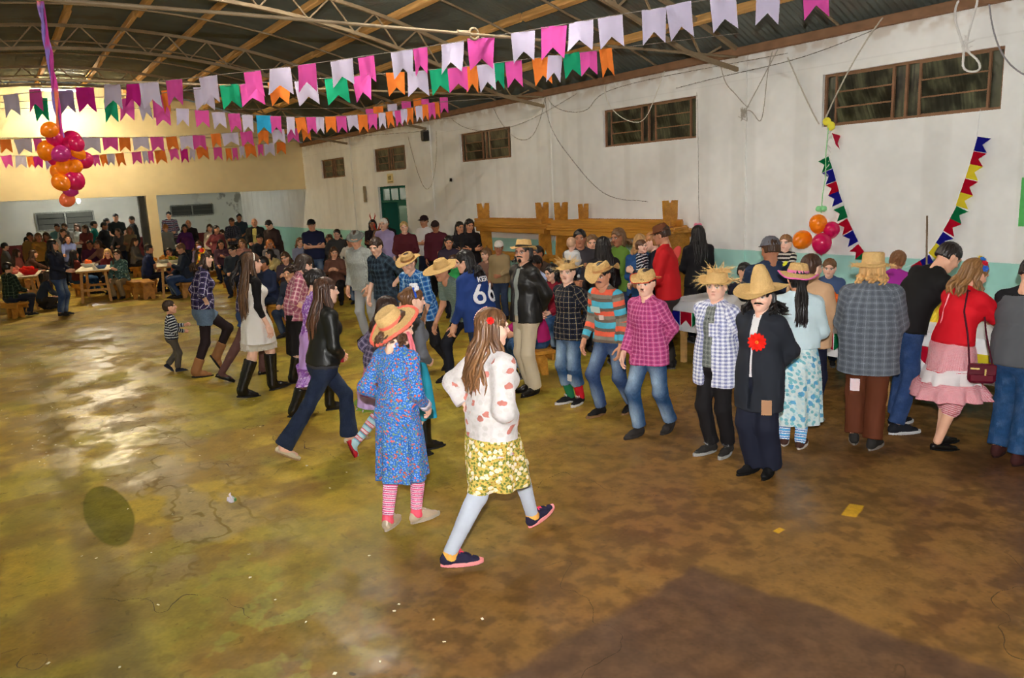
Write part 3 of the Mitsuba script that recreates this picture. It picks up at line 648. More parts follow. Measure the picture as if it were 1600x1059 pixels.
# ---------------------------------------------------------------- skeleton
def ik(a, t, l1, l2, pole):
    """two bones from a to t, bending towards the pole direction; (joint, end)"""
    d = t - a; L = np.linalg.norm(d)
    if L > (l1 + l2) * .998: t = a + d / L * (l1 + l2) * .998; d = t - a; L = np.linalg.norm(d)
    L = max(L, abs(l1 - l2) * 1.02 + 1e-4); u = d / np.linalg.norm(d); x = (l1 * l1 - l2 * l2 + L * L) / (2 * L); y = math.sqrt(max(l1 * l1 - x * x, 0))
    p = np.asarray(pole, float); p = p - u * (p @ u); p /= np.linalg.norm(p) + 1e-9
    return a + u * x + p * y, t
ARMS = {  # wrist, seen from the shoulder ('s', level frame) or the pelvis ('p', torso frame), for the right side; elbow pole; finger direction; thumb direction; hand
    "down": ("s", (.07, .05, -.525), (.3, -1, 0), (0, .15, -1), (0, 1, .1), "relaxed"),
    "down2": ("s", (.06, .12, -.50), (.3, -1, 0), (0, .3, -1), (-.2, 1, .1), "relaxed"),
    "hip": ("p", (.165, .035, .085), (1, -.55, .1), (-.75, .6, -.35), (.2, .3, .9), "relaxed"),
    "back": ("p", (.05, -.17, .03), (1, -.5, 0), (-.9, -.1, -.3), (0, -.2, 1), "relaxed"),
    "front": ("s", (-.06, .28, -.36), (.6, -.6, -.5), (-.4, .8, 0), (-.3, .2, 1), "grip"),
    "reach": ("s", (-.03, .46, -.28), (.5, -.3, -.8), (0, 1, -.2), (-.6, 0, 1), "grip"),
    "waist": ("p", (.07, .165, .07), (1, -.6, -.1), (-.8, .5, 0), (0, .3, 1), "relaxed"),
    "side": ("s", (.05, .09, -.41), (.5, -1, 0), (-.3, .5, -.7), (-.2, .6, .8), "relaxed"),
    "cross": ("s", (-.22, .20, -.26), (.6, .2, -1), (-1, .1, .1), (0, .3, 1), "relaxed"),
    "lap": ("s", (-.04, .30, -.42), (.6, -.5, -.4), (-.2, 1, -.1), (-.5, .2, 1), "relaxed"),
    "eat": ("s", (-.08, .30, -.16), (.6, -.1, -1), (-.3, .8, .4), (-.3, 0, 1), "grip"),
    "swing_f": ("s", (.03, .22, -.46), (.3, -1, 0), (0, .6, -.8), (-.3, .8, .5), "relaxed"),
    "swing_b": ("s", (.08, -.22, -.47), (.3, -1, 0), (0, -.3, -1), (-.1, 1, -.3), "relaxed"),
}
def skeleton(h, sex, pose):
    g = pose.get
    hs = .228 * (h / 1.75) ** .45; s = (h - 1.18 * hs) / 1.48
    fem = sex == "f"
    K = {"s": s, "hs": hs, "sex": sex}
    lean, side, twist = g("lean", 0) * D2R, g("side", 0) * D2R, g("twist", 0) * D2R
    F = rotz(twist) @ rotx(-lean) @ roty(side); K["F"] = F
    pel = np.array([g("px", 0), g("py", 0), 0.0]) + np.array([0, 0, g("pz", .925) * s]); K["Fp"] = rotz(twist * .3) @ rotx(-lean * .35)
    K["pel"] = pel
    sw = (.165 if fem else .182) * s * g("sw", 1.0); K["sw"] = sw
    up = F[:, 2]
    bend = rotz(twist) @ rotx(-(lean + g("hunch", 0) * D2R)) @ roty(side)
    waist = pel + K["Fp"] @ np.array([0, 0, .14 * s]); chest = waist + F @ np.array([0, 0, .22 * s]); neck = chest + bend @ np.array([0, -.012 * s, .195 * s])
    K.update(waist=waist, chest=chest, neck=neck, B=bend)
    hy, hp, hr = g("head", (0, 0, 0)); H = rotz(hy * D2R) @ rotx(-hp * D2R) @ roty(hr * D2R); K["H"] = H
    nd = bend[:, 2] * .55 + H[:, 2] * .45; nd /= np.linalg.norm(nd)
    K["head"] = neck + nd * (.145 * s + .05 * (hs - .228 * s)) + H @ np.array([0, .012, 0]) * s + np.array([0, 0, .5 * max(hs - .228 * s, 0)])
    for sd, nm in ((1, "R"), (-1, "L")):
        sh = chest + bend @ np.array([sd * sw, -.008 * s, .118 * s]) + np.array([0, 0, g("shrug", 0) * s]); K["sh" + nm] = sh
        a = g("arm" + nm, "down"); a = ARMS[a] if isinstance(a, str) else a
        mir = np.array([sd, 1, 1.0])
        tgt = np.array(a[1]) * mir * s
        tgt = sh + rotz(twist) @ tgt if a[0] == "s" else pel + K["Fp"] @ tgt
        el, wr = ik(sh, tgt, .290 * s, .255 * s, rotz(twist) @ (np.array(a[2]) * mir)); K["el" + nm], K["wr" + nm] = el, wr
        hd = rotz(twist) @ (np.array(a[3], float) * mir); th = rotz(twist) @ (np.array(a[4], float) * mir)
        fa = (wr - el) / np.linalg.norm(wr - el); hd = hd / np.linalg.norm(hd) * .7 + fa * .6
        x = hd / np.linalg.norm(hd); y = th - x * (th @ x); y /= np.linalg.norm(y)
        K["hand" + nm] = np.stack([x, y, np.cross(x, y) * sd], 1); K["handpose" + nm] = a[5]
        hipj = pel + K["Fp"] @ np.array([sd * .088 * s, 0, -.02 * s]); K["hip" + nm] = hipj
        lx, ly, lift, pit, yw = (list(g("leg" + nm, (.11, .09, 0, 0, 8))) + [0, 0])[:5]
        Rf = rotz(-sd * yw * D2R) @ rotx(-pit * D2R); ball = np.array([sd * lx * s, ly * s, lift * s])
        ank = ball + Rf @ np.array([0, -.118, .085]) * s
        pole = np.array(g("knee" + nm, (sd * .12, 1, 0)), float)
        kn, ank2 = ik(hipj, ank, .425 * s, .415 * s, pole); K["kn" + nm], K["an" + nm] = kn, ank2; K["foot" + nm] = (Rf, ball + (ank2 - ank))
    return K

def torso_prims(K, off=0.0, loose=0.0, w=1.0, low=True):
    s, F, Fp, B, fem = K["s"], K["F"], K["Fp"], K["B"], K["sex"] == "f"
    r = dict(hip=.116, waist=.104, chest=.116, top=.088) if not fem else dict(hip=.118, waist=.088, chest=.102, top=.080)
    if K["sex"] == "k": r = dict(hip=.112, waist=.108, chest=.112, top=.085)
    r = {k: v * s * w for k, v in r.items()}
    m = max(r["chest"], r["hip"]) if loose else 0
    r["waist"] += loose * max(m - r["waist"], 0) + (.012 * loose * s); r = {k: v + off for k, v in r.items()}
    sx = 1.38
    pe, wa, ch, ne = K["pel"], K["waist"], K["chest"], K["neck"]
    P = []
    if low: P.append(cap(pe + Fp @ np.array([0, -.008 * s, -.035 * s]), wa, r["hip"], r["waist"], .03, Fp, (sx, 1, 1)))
    P += [cap(wa, ch, r["waist"], r["chest"], .04, F, (sx, 1, 1)),
          cap(ch, ch + B @ np.array([0, -.005, .10]) * s, r["chest"], r["top"], .04, B, (sx * 1.08, 1, 1))]
    if fem and h_adult(K):
        for sd in (-1, 1): P.append(ell(ch + F @ np.array([sd * .070, .078, .0]) * s, (.058 * s + off) * w ** .5, .035))
    for n, sd in (("R", 1), ("L", -1)):
        P.append(cap(ch + B @ np.array([sd * .05, -.012, .118]) * s, K["sh" + n], .050 * s + off * .8, (.049 if not fem else .043) * s + off * .8, .04))
        P.append(cap(K["neck"] + B @ np.array([sd * .02, -.012, .015]) * s, K["sh" + n] + B @ np.array([-sd * .03, -.004, .012]) * s, .036 * s + off * .7, .032 * s + off * .7, .03))
    return P
def h_adult(K): return K["s"] > .80
def arm_prims(K, off=0.0, side="RL", upto=2.0, wr=None, puff=0.0, w=1.0, flat=False):
    s, fem = K["s"], K["sex"] == "f"; P = []
    a, b, c = ((.047, .038, .028) if not fem else (.041, .033, .025)); a, b, c = a * s * w, b * s * w, c * s
    if wr: c = wr * s
    for n in side:
        S, E, Wr = K["sh" + n], K["el" + n], K["wr" + n]
        t = min(upto, 1.0)
        P.append(cap(S, S + (E - S) * t, a + off + puff * .5, (a + (b - a) * t) + off + puff, .035, flat=flat and upto <= 1))
        if upto > 1:
            t = upto - 1; P.append(cap(E, E + (Wr - E) * t, b + off + puff, b + (c - b) * t + off, .03, flat=flat))
    return P
def leg_prims(K, off=0.0, upto=2.0, side="RL", r=(.080, .056, .040), hipfill=True, calf=True, start=0.0, flat=False):
    s = K["s"]; P = []
    a, b, c = (np.array(r) * s * (1.04 if K["sex"] == "f" else 1.0))
    if hipfill:
        rr = (.116 if K["sex"] != "f" else .118) * s + off
        P.append(cap(K["pel"] + K["Fp"] @ np.array([0, -.01, -.045]) * s, K["pel"] + K["Fp"] @ np.array([0, 0, .09]) * s, rr, rr * .93, .03, K["Fp"], (1.36, 1, 1)))
    for n in side:
        Hh, Kn, An = K["hip" + n], K["kn" + n], K["an" + n]
        t = min(upto, 1.0); q = min(start, .98)
        P.append(cap(Hh + (Kn - Hh) * q, Hh + (Kn - Hh) * t, a + (b - a) * q + off, a + (b - a) * t + off, .04, flat=flat and upto <= 1))
        if hipfill: P.append(ell(Hh + np.array([0, -.035, .0]) * s, .082 * s + off, .04))
        if upto > 1:
            t = upto - 1; P.append(cap(Kn, Kn + (An - Kn) * t, b + off, b + (c - b) * t + off, .03, flat=flat))
            if calf and upto > 1.3:
                d = An - Kn; back = K["foot" + n][0][:, 1]; back = back - d * (back @ d) / (d @ d); back /= np.linalg.norm(back) + 1e-9
                P.append(cap(Kn + d * .18 - back * .012 * s, Kn + d * .5 - back * .006 * s, .046 * s + off, .036 * s + off, .03))
    return P
def shirt_bones(K):
    F = K["F"]; s = K["s"]
    return [(K["pel"], K["neck"], F[:, 1], .14 * s)] + [(K[a + n], K[b + n], F[:, 1], .055 * s) for n in "RL" for a, b in (("sh", "el"), ("el", "wr"))]
def leg_bones(K):
    s = K["s"]
    return [(K[a + n], K[b + n], K["Fp"][:, 1], .07 * s) for n in "RL" for a, b in (("hip", "kn"), ("kn", "an"))]

# ---------------------------------------------------------------- dressing
class Person:
    def __init__(me, label, pos, yaw, h=1.7, sex="m", skin=SKIN, pose=None, hi=True, z=0.0, group=None, w=1.0, bare_legs=False, bare_arms=False, brow=None, category="person"):
        me.key = thing("person", label, category, group); me.hi, me.w = hi, w
        me.K = K = skeleton(h, sex, pose or {}); me.to = T().translate([pos[0], pos[1], z]).rotate([0, 0, 1], yaw); me.skin = np.asarray(skin); me.sex = sex
        s = K["s"]; hs = K["hs"] / .225; me.hs = hs
        gh = .0055 if hi else .010
        hm = head_mesh("m" if sex == "m" else "f", gh); V = hm.vertices * hs @ K["H"].T + K["head"]
        ms = [trimesh.Trimesh(V, hm.faces, process=False)]; cs = [head_colors(hm, me.skin, "f" if sex == "f" else "m", np.array([.03, .018, .012]) if brow is None else brow)]
        P = [cap(K["neck"] - K["B"][:, 2] * .03 * s, K["head"] - K["H"] @ np.array([0, .02, .06]) * hs, (.058 if sex == "m" else .048) * s, (.050 if sex == "m" else .043) * hs, .03)]
        P += torso_prims(K, -.004, w=w) + leg_prims(K, -.003)
        body_h = (.015 if hi else .028)
        if bare_legs: body_h = .011 if hi else .018
        arms = arm_prims(K)
        bm = sdf_mesh(P + ([] if bare_arms else arms), body_h, smooth=1); ms.append(bm)
        if bare_arms: ms.append(sdf_mesh([cap(K["sh" + n], K["sh" + n] + np.array([0, 0, -.01]), .04 * s, .04 * s) for n in "RL"] + arms, .008 if hi else .014, smooth=1))
        for n, sd in (("R", 1), ("L", -1)):
            hand = hand_mesh(K["handpose" + n], .0042 if hi else .0075); v = hand.vertices * (s * 1.02 if h > 1.2 else s * 1.1)
            f = hand.faces
            Fm = K["hand" + n]
            if sd < 0: v = v * [1, 1, 1]; f = f[:, ::-1] if np.linalg.det(Fm) < 0 else f
            ms.append(trimesh.Trimesh(v @ Fm.T + K["wr" + n], f, process=False))
        for m in ms[1:]: cs.append(np.tile(me.skin, (len(m.vertices), 1)))
        me.add("body", cat(ms), np.vstack(cs), "skin")
    def add(me, name, mesh, c, bsdf="paint", label=None, parent=None, smooth=True):
        if isinstance(c, int):
            raise ValueError
        return part(parent or me.key, name, paint(mesh, c, bsdf, smooth, me.to), label)
    def cloth(me, name, mesh, what, bones=None, bsdf="paint", label=None, uvscale=1.0):
        """what: a colour, or the number of a weave"""
        if np.ndim(what) == 0:
            V, f, n, uv = unwrap(mesh, bones, int(what), uvscale); d = ply_uv(V, f, n, uv, None, "fabric"); d["to_world"] = me.to
            return part(me.key, name, d, label)
        return me.add(name, mesh, what, bsdf, label)
    # --- garments
    def shirt(me, what, off=.014, hem=-.03, sleeve=1.92, loose=.5, name="shirt", bsdf="paint", label=None, wrinkle=.007, vneck=0.0, cuff=None, puff=0.0, open_front=0.0, collar=None, cut=None, low=True, w=None):
        K, s = me.K, me.K["s"]; h = .0105 if me.hi else .021; w = w or me.w
        P = torso_prims(K, off, loose, w, low)
        if hem < .12: P.append(cap(K["pel"] + K["Fp"] @ np.array([0, 0, hem - .02]) * s, K["pel"] + K["Fp"] @ np.array([0, 0, .08]) * s, (.126 * max(w, 1.0) * s + off) * (1.0 + .25 * max(0, -hem - .1)), .112 * s * max(w, 1.0) + off, .03, K["Fp"], (1.38, 1, 1)))
        if hem < .04 and me.K["pel"][2] > .6 * s and name not in ("blouse", "dress_bodice", "bodice", "shirt_over_skirt"):
            for n in "RL": P.append(cap(K["hip" + n] + np.array([0, 0, .04]) * s, K["hip" + n] + (K["kn" + n] - K["hip" + n]) * .3, .096 * s + off, .094 * s + off, .05))
        P.append(cutbox(K["pel"] + K["Fp"] @ np.array([0, 0, hem * s - .3]), (.5, .5, .3), K["Fp"]))
        if open_front > 0:
            for a, b in ((.55, .0), (.0, -.5)):
                P.append(cutbox(K["chest"] + K["F"] @ np.array([0, .17, -.12 - 0.0]) * s, (open_front * s, .115 * s, .52 * s), K["F"])); break
        if sleeve > 0: P += arm_prims(K, off, "RL", sleeve, cuff, puff, flat=True)
        nb = K["neck"] + K["B"] @ np.array([0, .004, -.004]) * s
        P.append(cap(nb, nb + K["B"][:, 2] * .2 * s, (.056 if me.sex == "m" else .052) * s, .09 * s, .012, op=-1))
        if vneck: P.append(cap(nb + K["B"] @ np.array([0, .07, .03]) * s, K["chest"] + K["F"] @ np.array([0, .16, .10 - vneck]) * s, .05 * s, .02 * s, .01, op=-1))
        if cut: P += cut(K)
        m = sdf_mesh(P, h, (wrinkle * s ** .5, 11, 7, 3), 1)
        k = me.cloth(name, m, what, shirt_bones(K), bsdf, label)
        if collar is not None:
            c0 = K["neck"] + K["B"] @ np.array([0, .002, -.012]) * s; r = (.058 if me.sex == "m" else .052) * s
            ang = np.linspace(.35, 2 * np.pi - .35, 22); up = .034 * s
            rows = []
            for dr_, dz in ((.004, -.004), (.002, up), (.012, up * 1.02), (.022, up * .2)):
                rows.append(np.stack([(r + dr_) * 1.05 * np.sin(ang), (r + dr_) * np.cos(ang) * 1.0, np.full(22, dz) - .010 * np.cos(ang) - .012 * (np.cos(ang) > .8)], 1))
            v = np.vstack(rows) @ K["B"].T + c0; q = [(i * 22 + j, i * 22 + j + 1, (i + 1) * 22 + j + 1, (i + 1) * 22 + j) for i in range(3) for j in range(21)]
            q = np.array(q); cm = trimesh.Trimesh(v, np.vstack([q[:, [0, 1, 2]], q[:, [0, 2, 3]]]), process=False)
            part(k, "collar", paint(cm, collar if np.ndim(collar) else srgb(200, 200, 200), bsdf, True, me.to))
        return k
    def buttons(me, parent, c, n=5, z0=.02, z1=.42, off=.016):
        K, s = me.K, me.K["s"]; ms = []
        for i in range(n):
            z = z0 + (z1 - z0) * i / (n - 1); a = K["pel"] + (K["neck"] - K["pel"]) * (z / .55); 
            ms.append(blob(a + K["F"] @ np.array([0, .118 * s * me.w + off, 0]), (.006, .004, .006), 1, K["F"]))
        part(parent, "buttons", paint(cat(ms), c, "gloss", True, me.to))
    def trousers(me, what, off=.013, upto=1.96, r=(.080, .060, .052), name="trousers", bsdf="paint", label=None, wrinkle=.007, cutr=.15):
        K, s = me.K, me.K["s"]; h = .0105 if me.hi else .021
        P = leg_prims(K, off, upto, r=r, calf=False, flat=True)
        P.append(cap(K["pel"] + K["Fp"] @ np.array([0, 0, -.04]) * s, K["pel"] + K["Fp"] @ np.array([0, 0, .05]) * s, .116 * s * me.w + off, .110 * s * me.w + off, .03, K["Fp"], (1.36, 1, 1)))
        P.append(cutbox(K["pel"] + K["Fp"] @ np.array([0, 0, .09 * s + .2]), (.4, .4, .2), K["Fp"]))
        return me.cloth(name, sdf_mesh(P, h, (wrinkle * s ** .5, 9, 9, 5), 1), what, leg_bones(K), bsdf, label)
    def legwear(me, what, lo=0.0, up=1.98, off=.004, name="tights", bsdf="paint", label=None, side="RL", r=(.080, .056, .040), h=None):
        K = me.K; P = leg_prims(K, off, up, side, r, hipfill=lo == 0.0, start=min(lo, .98))
        if lo >= 1:
            P = []
            for n in side:
                d = K["an" + n] - K["kn" + n]; a, b = K["kn" + n] + d * (lo - 1), K["kn" + n] + d * (up - 1); s = K["s"]
                ra, rb = r[1] + (r[2] - r[1]) * (lo - 1), r[1] + (r[2] - r[1]) * (up - 1); P.append(cap(a, b, ra * s + off, rb * s + off, .02))
                if lo < 1.35 and up > 1.5:
                    back = K["foot" + n][0][:, 1]; back = back - d * (back @ d) / (d @ d); back /= np.linalg.norm(back)
                    P.append(cap(K["kn" + n] + d * .18 - back * .012 * s, K["kn" + n] + d * .5 - back * .006 * s, .046 * s + off, .036 * s + off, .03))
        m = sdf_mesh(P, h or (.010 if me.hi else .018), None, 1)
        return me.cloth(name, m, what, leg_bones(K), bsdf, label)
    def foot_sock(me, c, side="RL", off=.003):
        """the foot and ankle below a leg garment"""
        K, s = me.K, me.K["s"]
        for n in side:
            Rf, ball = K["foot" + n]; q = lambda *p: ball + Rf @ np.array(p) * s
            m = sdf_mesh([cap(K["an" + n] + (K["kn" + n] - K["an" + n]) * .22, K["an" + n], .041 * s + off, .038 * s + off, .02), cap(q(0, -.125, .05), q(0, .02, .03), .032 * s + off, .028 * s + off, .03)], .009 if me.hi else .018, None, 1)
            me.add("sock", m, c)
    def shoes(me, style="sneaker", c=(0.02, .02, .02), sole=(.6, .6, .6), bsdf="paint", lace=None, label=None, side="RL", name="shoe"):
        K, s = me.K, me.K["s"]; up, so = shoe_mesh(style, .006 if me.hi else .011)
        for n in side:
            Rf, ball = K["foot" + n]
            f = lambda m: trimesh.Trimesh(m.vertices * s * 1.02 @ Rf.T + ball, m.faces, process=False)
            k = me.add(name, f(up), c, bsdf, label)
            if me.hi:
                part(k, "sole", paint(f(so), sole, "paint", False, me.to))
                if lace is not None:
                    L = [tube([(-.018, y, .062 + z), (0, y + .006, .073 + z), (.018, y, .062 + z)], .0032, 5) for y, z in ((-.005, 0), (-.028, .010), (-.052, .020))]
                    L += [tube([(0, -.055, .098), (.018, -.045, .112), (.03, -.035, .098), (.004, -.052, .096)], .003, 5), tube([(0, -.055, .098), (-.02, -.05, .110), (-.03, -.035, .092)], .003, 5)]
                    part(k, "lace", paint(f(cat(L)), lace, "paint", True, me.to))
    def boots(me, c, lo=1.28, bsdf="gloss", off=.012, name="boot", r=(.08, .056, .044), side="RL", sole=(.01, .01, .01), label=None):
        K, s = me.K, me.K["s"]
        for n in side:
            Rf, ball = K["foot" + n]; q = lambda *p: ball + Rf @ np.array(p) * s; d = K["an" + n] - K["kn" + n]
            a = K["kn" + n] + d * (lo - 1); ra = r[1] + (r[2] - r[1]) * (lo - 1)
            P = [cap(a, K["an" + n], ra * s + off, r[2] * s + off, .02)]
            if lo < 1.5:
                back = Rf[:, 1] - d * (Rf[:, 1] @ d) / (d @ d); back /= np.linalg.norm(back)
                P.append(cap(a + d * .06 - back * .012 * s, K["kn" + n] + d * .52 - back * .008 * s, .047 * s + off, .038 * s + off, .03))
            dd = d / np.linalg.norm(d); x = np.cross(dd, [0.9, .3, .1]); x /= np.linalg.norm(x)
            P.append(cutbox(a - dd * .05, (.12, .12, .05), np.stack([x, np.cross(dd, x), dd], 1)))
            P += [cap(q(0, -.125, .045), q(0, -.01, .036), .036 * s, .040 * s, .03), cap(q(0, -.01, .034), q(.002, .062, .026), .040 * s, .027 * s, .02), cap(q(0, -.12, .08), q(0, -.02, .05), .036 * s, .03 * s, .03)]
            zf = Rf[:, 2]; P.append(cutbox(ball + zf * (.012 * s - .05), (.3, .3, .05), Rf))
            k = me.add(name, sdf_mesh(P, .009 if me.hi else .016, (.003, 22, 30, 2), 1), c, bsdf, label)
            up, so = shoe_mesh("dress", .006 if me.hi else .011)
            part(k, "sole", paint(trimesh.Trimesh(so.vertices * s @ Rf.T + ball, so.faces, process=False), sole, "paint", False, me.to))
    def skirt(me, what, top=.10, hem=.45, rx=.26, ry=.22, folds=9, amp=.016, shift=(0, 0), name="skirt", label=None, n=72, rows=16, seed=0, ruffle=0.0, waist=None, bsdf="paint", wob=.0, z0r=None, power=1.0):
        """a hanging skirt from the waist (top above the pelvis) to the height hem above the floor; both in body units"""
        K, s = me.K, me.K["s"]; rng = np.random.default_rng(seed + 11)
        ct = K["pel"] + K["Fp"] @ np.array([0, 0, top]) * s; cb = np.array([K["pel"][0] + shift[0] * s, K["pel"][1] + shift[1] * s, hem * s])
        w0 = waist or (.098 if me.sex == "f" else .11) * s * me.w + .016
        ang = np.linspace(0, 2 * np.pi, n + 1); V, UV = [], []; ph = rng.uniform(0, 6.28, 4)
        fold = np.cos(folds * ang + ph[0]) + .5 * np.cos((folds * 2 - 3) * ang + ph[1]) + .5 * np.cos(3 * ang + ph[2])
        fold = fold - fold[0] * 0
        for i in range(rows + 1):
            t = i / rows; c = ct + (cb - ct) * t; e = t ** power
            hipb = math.sin(min(t * 2.2, 1) * math.pi / 2)
            a = w0 * 1.38 + (rx * s - w0 * 1.38) * (.55 * hipb + .45 * e); b = w0 + (ry * s - w0) * (.55 * hipb + .45 * e)
            k = 1 + fold * amp / .2 * t ** .8 + ruffle * max(0, t - .85) / .15 * np.cos(26 * ang + ph[3])
            z = c[2] + wob * t * np.cos(2 * ang + ph[3]) + np.zeros(n + 1)
            V.append(np.stack([c[0] + a * k * np.sin(ang), c[1] + b * k * np.cos(ang), z], 1)); UV.append(np.stack([ang * (a + b) / 2, np.full(n + 1, (1 - t) * np.linalg.norm(ct - cb))], 1))
        V, UV = np.vstack(V), np.vstack(UV)
        axis = V - np.repeat(V.reshape(rows + 1, n + 1, 3).mean(1), n + 1, 0); axis[:, 2] = 0; axis /= np.linalg.norm(axis, axis=1, keepdims=True) + 1e-9
        for _ in range(14):      # the cloth stays outside the legs
            for m_ in "RL":
                bt = K["hip" + m_] + np.array([0, -.038, 0]) * s
                for a_, b_, r0, r1 in ((bt, bt + np.array([0, 0, .05]) * s, .086, .086), (K["hip" + m_], K["kn" + m_], .086, .064), (K["kn" + m_], K["an" + m_], .064, .050)):
                    d_ = b_ - a_; t_ = np.clip((V - a_) @ d_ / (d_ @ d_), 0, 1); gap = np.linalg.norm(V - a_ - t_[:, None] * d_, axis=1) - (r0 + (r1 - r0) * t_) * s - .014 * s
                    V += axis * np.maximum(-gap, 0)[:, None] * .8
        q = np.array([(i * (n + 1) + j, (i + 1) * (n + 1) + j, (i + 1) * (n + 1) + j + 1, i * (n + 1) + j + 1) for i in range(rows) for j in range(n)])
        f = np.vstack([q[:, [0, 1, 2]], q[:, [0, 2, 3]]]); f = f[:, ::-1]
        if np.ndim(what) == 0:
            UV[:, 0] += 100 * int(what); d = ply_uv(V, f, normals(V, f), UV, None, "fabric"); d["to_world"] = me.to
            return part(me.key, name, d, label)
        return me.add(name, trimesh.Trimesh(V, f, process=False), what, bsdf, label)
    # --- head
    def at_head(me, m):
        return trimesh.Trimesh(m.vertices * me.hs @ me.K["H"].T + me.K["head"], m.faces, process=False)
    def hair(me, style="short", c=(.02, .012, .008), L=.45, seed=1, c2=None, vol=1.0, fringe=0.0, part_name="hair", label=None):
        K, s, hs = me.K, me.K["s"], me.hs; c = np.asarray(c, float); c2 = c * 1.9 if c2 is None else np.asarray(c2, float); h = .0065 if me.hi else .012
        key = (style if style in ("short", "crop", "bun", "curly") else "long", h, round(vol, 2), round(fringe, 2))
        if key not in _HAIRS:
            g = .010 * vol
            P = [ell((0, -.014, .036), (.0765 + g, .094 + g, .085 + g * 1.1), 0)]
            low = {"short": -.045, "crop": -.03, "bun": -.05, "curly": -.05}.get(style, -.075)
            P.append(ell((0, -.052, -.01), (.066 + g, .052 + g * .6, .062 + abs(low + .045)), .02))
            P.append(cap((0, .10, .005 - fringe * .02), (0, .10, -.10), .062 - .012 * fringe, .085, .012, op=-1, s=(1.0, 1, 1)))     # the face
            for sd in (-1, 1): P.append(cap((sd * .09, .030, .002), (sd * .09, .045, -.09), .030, .060, .01, op=-1))                     # sides, ears
            if key[0] != "long":
                for sd in (-1, 1): P.append(ell((sd * .086, -.012, -.008), (.016, .026, .034), .008, op=-1))
            P.append(cutbox((0, 0, low - .1), (.2, .2, .1)))
            if style == "bun": P.append(ell((0, -.115, .035), (.040, .036, .040), .02))
            def strands(Q):
                th = np.arctan2(Q[:, 0], -(Q[:, 1] - .02)); return .0035 * np.sin(th * 34 + 9 * meshkit.noise(Q * 22, 4)) + (.010 * (meshkit.noise(Q * 60, 8) - .5) if style == "curly" else 0)
            _HAIRS[key] = sdf_mesh(P, h, None, 1, fn=strands)
        m0 = _HAIRS[key]; ms = [me.at_head(m0)]
        rng = np.random.default_rng(seed)
        if style in ("long", "half", "ponytail", "bob", "messy"):
            n = {"long": 64, "half": 56, "ponytail": 22, "bob": 56, "messy": 60}[style]
            if not me.hi: n = n // 2
            back = K["B"]; shape = []
            for i in range(n):
                a = rng.uniform(-1, 1) * (1.75 if style != "ponytail" else .3); lay = rng.uniform(0, 1)
                if style == "ponytail":
                    p0 = np.array([a * .03, -.10, .02]); pts = [p0, p0 + [a * .03, -.045, -.02], p0 + [a * .09, -.05 - .01 * lay, -.12]]; loc = [K["head"] + K["H"] @ (np.array(p) * hs) for p in pts]
                else:
                    r = .088 + .012 * lay * vol; z0 = .055 - .05 * lay
                    loc = [K["head"] + K["H"] @ (np.array([math.sin(a) * r * .92 * .75, -math.cos(a) * r * .75 - .01, .095 - .03 * lay]) * hs),
                           K["head"] + K["H"] @ (np.array([math.sin(a) * r * .95, -math.cos(a) * r - .012, z0]) * hs), K["head"] + K["H"] @ (np.array([math.sin(a) * r * .98, -math.cos(a) * r * 1.0 - .012, z0 - .09]) * hs)]
                end = loc[-1]; LL = L * rng.uniform(.82, 1.05) * (1 if style != "bob" else .35); steps = 5
                out = end - K["neck"]; out[2] = 0
                for k in range(1, steps + 1):
                    t = k / steps; q = end + np.array([0, 0, -LL * t])
                    fall = back[:, 1] * (-(.055 * min(t * 2, 1)) if abs(a) < 1.2 else .02)
                    q = q + fall * s * vol + out * (.22 * min(t * 1.5, 1)) + rng.normal(0, .006, 3) * (1 + 2 * t * (style == "messy")) + .010 * np.array([math.sin(5 * t + i), math.cos(4 * t + i), 0]) * (1 + (style in ("half", "messy")) * 1.0)
                    loc.append(q)
                rad = np.interp(np.linspace(0, 1, len(loc)), [0, .25, .8, 1], [.007, .0125, .0105, .002]) * hs * (1.0 if me.hi else 1.4)
                loc = np.array(loc)
                shape.append(tube(loc, rad, 5, False))
            ms += shape
        m = cat(ms); cc = np.empty((len(m.vertices), 3)); o = 0
        for i, q in enumerate(ms):
            nv = len(q.vertices)
            if i == 0:
                th = np.arctan2(m0.vertices[:, 0], -m0.vertices[:, 1]); t = meshkit.noise(np.stack([th * 16, m0.vertices[:, 2] * 9, th * 0], 1), seed)
                cc[o:o + nv] = c + (c2 - c) * (t[:, None] ** 2) * .6
            else: cc[o:o + nv] = c + (c2 - c) * rng.uniform(0, 1) * np.linspace(.3, 1, nv)[:, None]
            o += nv
        return me.add(part_name, m, cc, "hair_look", label)
    def on_scalp(me, d, out=.0):
        d = np.array(d, float); d /= np.linalg.norm(d); r = np.array([.089, .107, .096]); return np.array([0, -.014, .036]) + d / np.linalg.norm(d / r) + d * out
    def hat(me, m, what, bsdf="paint", loc=(0, -.008, .072), tilt=(0, 0), name="hat", uv=None, label=None, smooth=True, parent=None):
        R = rotx(-tilt[0] * D2R) @ roty(tilt[1] * D2R); v = (m.vertices @ R.T + np.array(loc)) * me.hs @ me.K["H"].T + me.K["head"]
        mm = trimesh.Trimesh(v, m.faces, process=False)
        if uv is not None:
            d = ply_uv(mm.vertices, mm.faces, normals(mm.vertices, mm.faces), uv, None, bsdf); d["to_world"] = me.to
            return part(parent or me.key, name, d, label)
        return me.add(name, mm, what, bsdf, label, parent=parent, smooth=smooth)
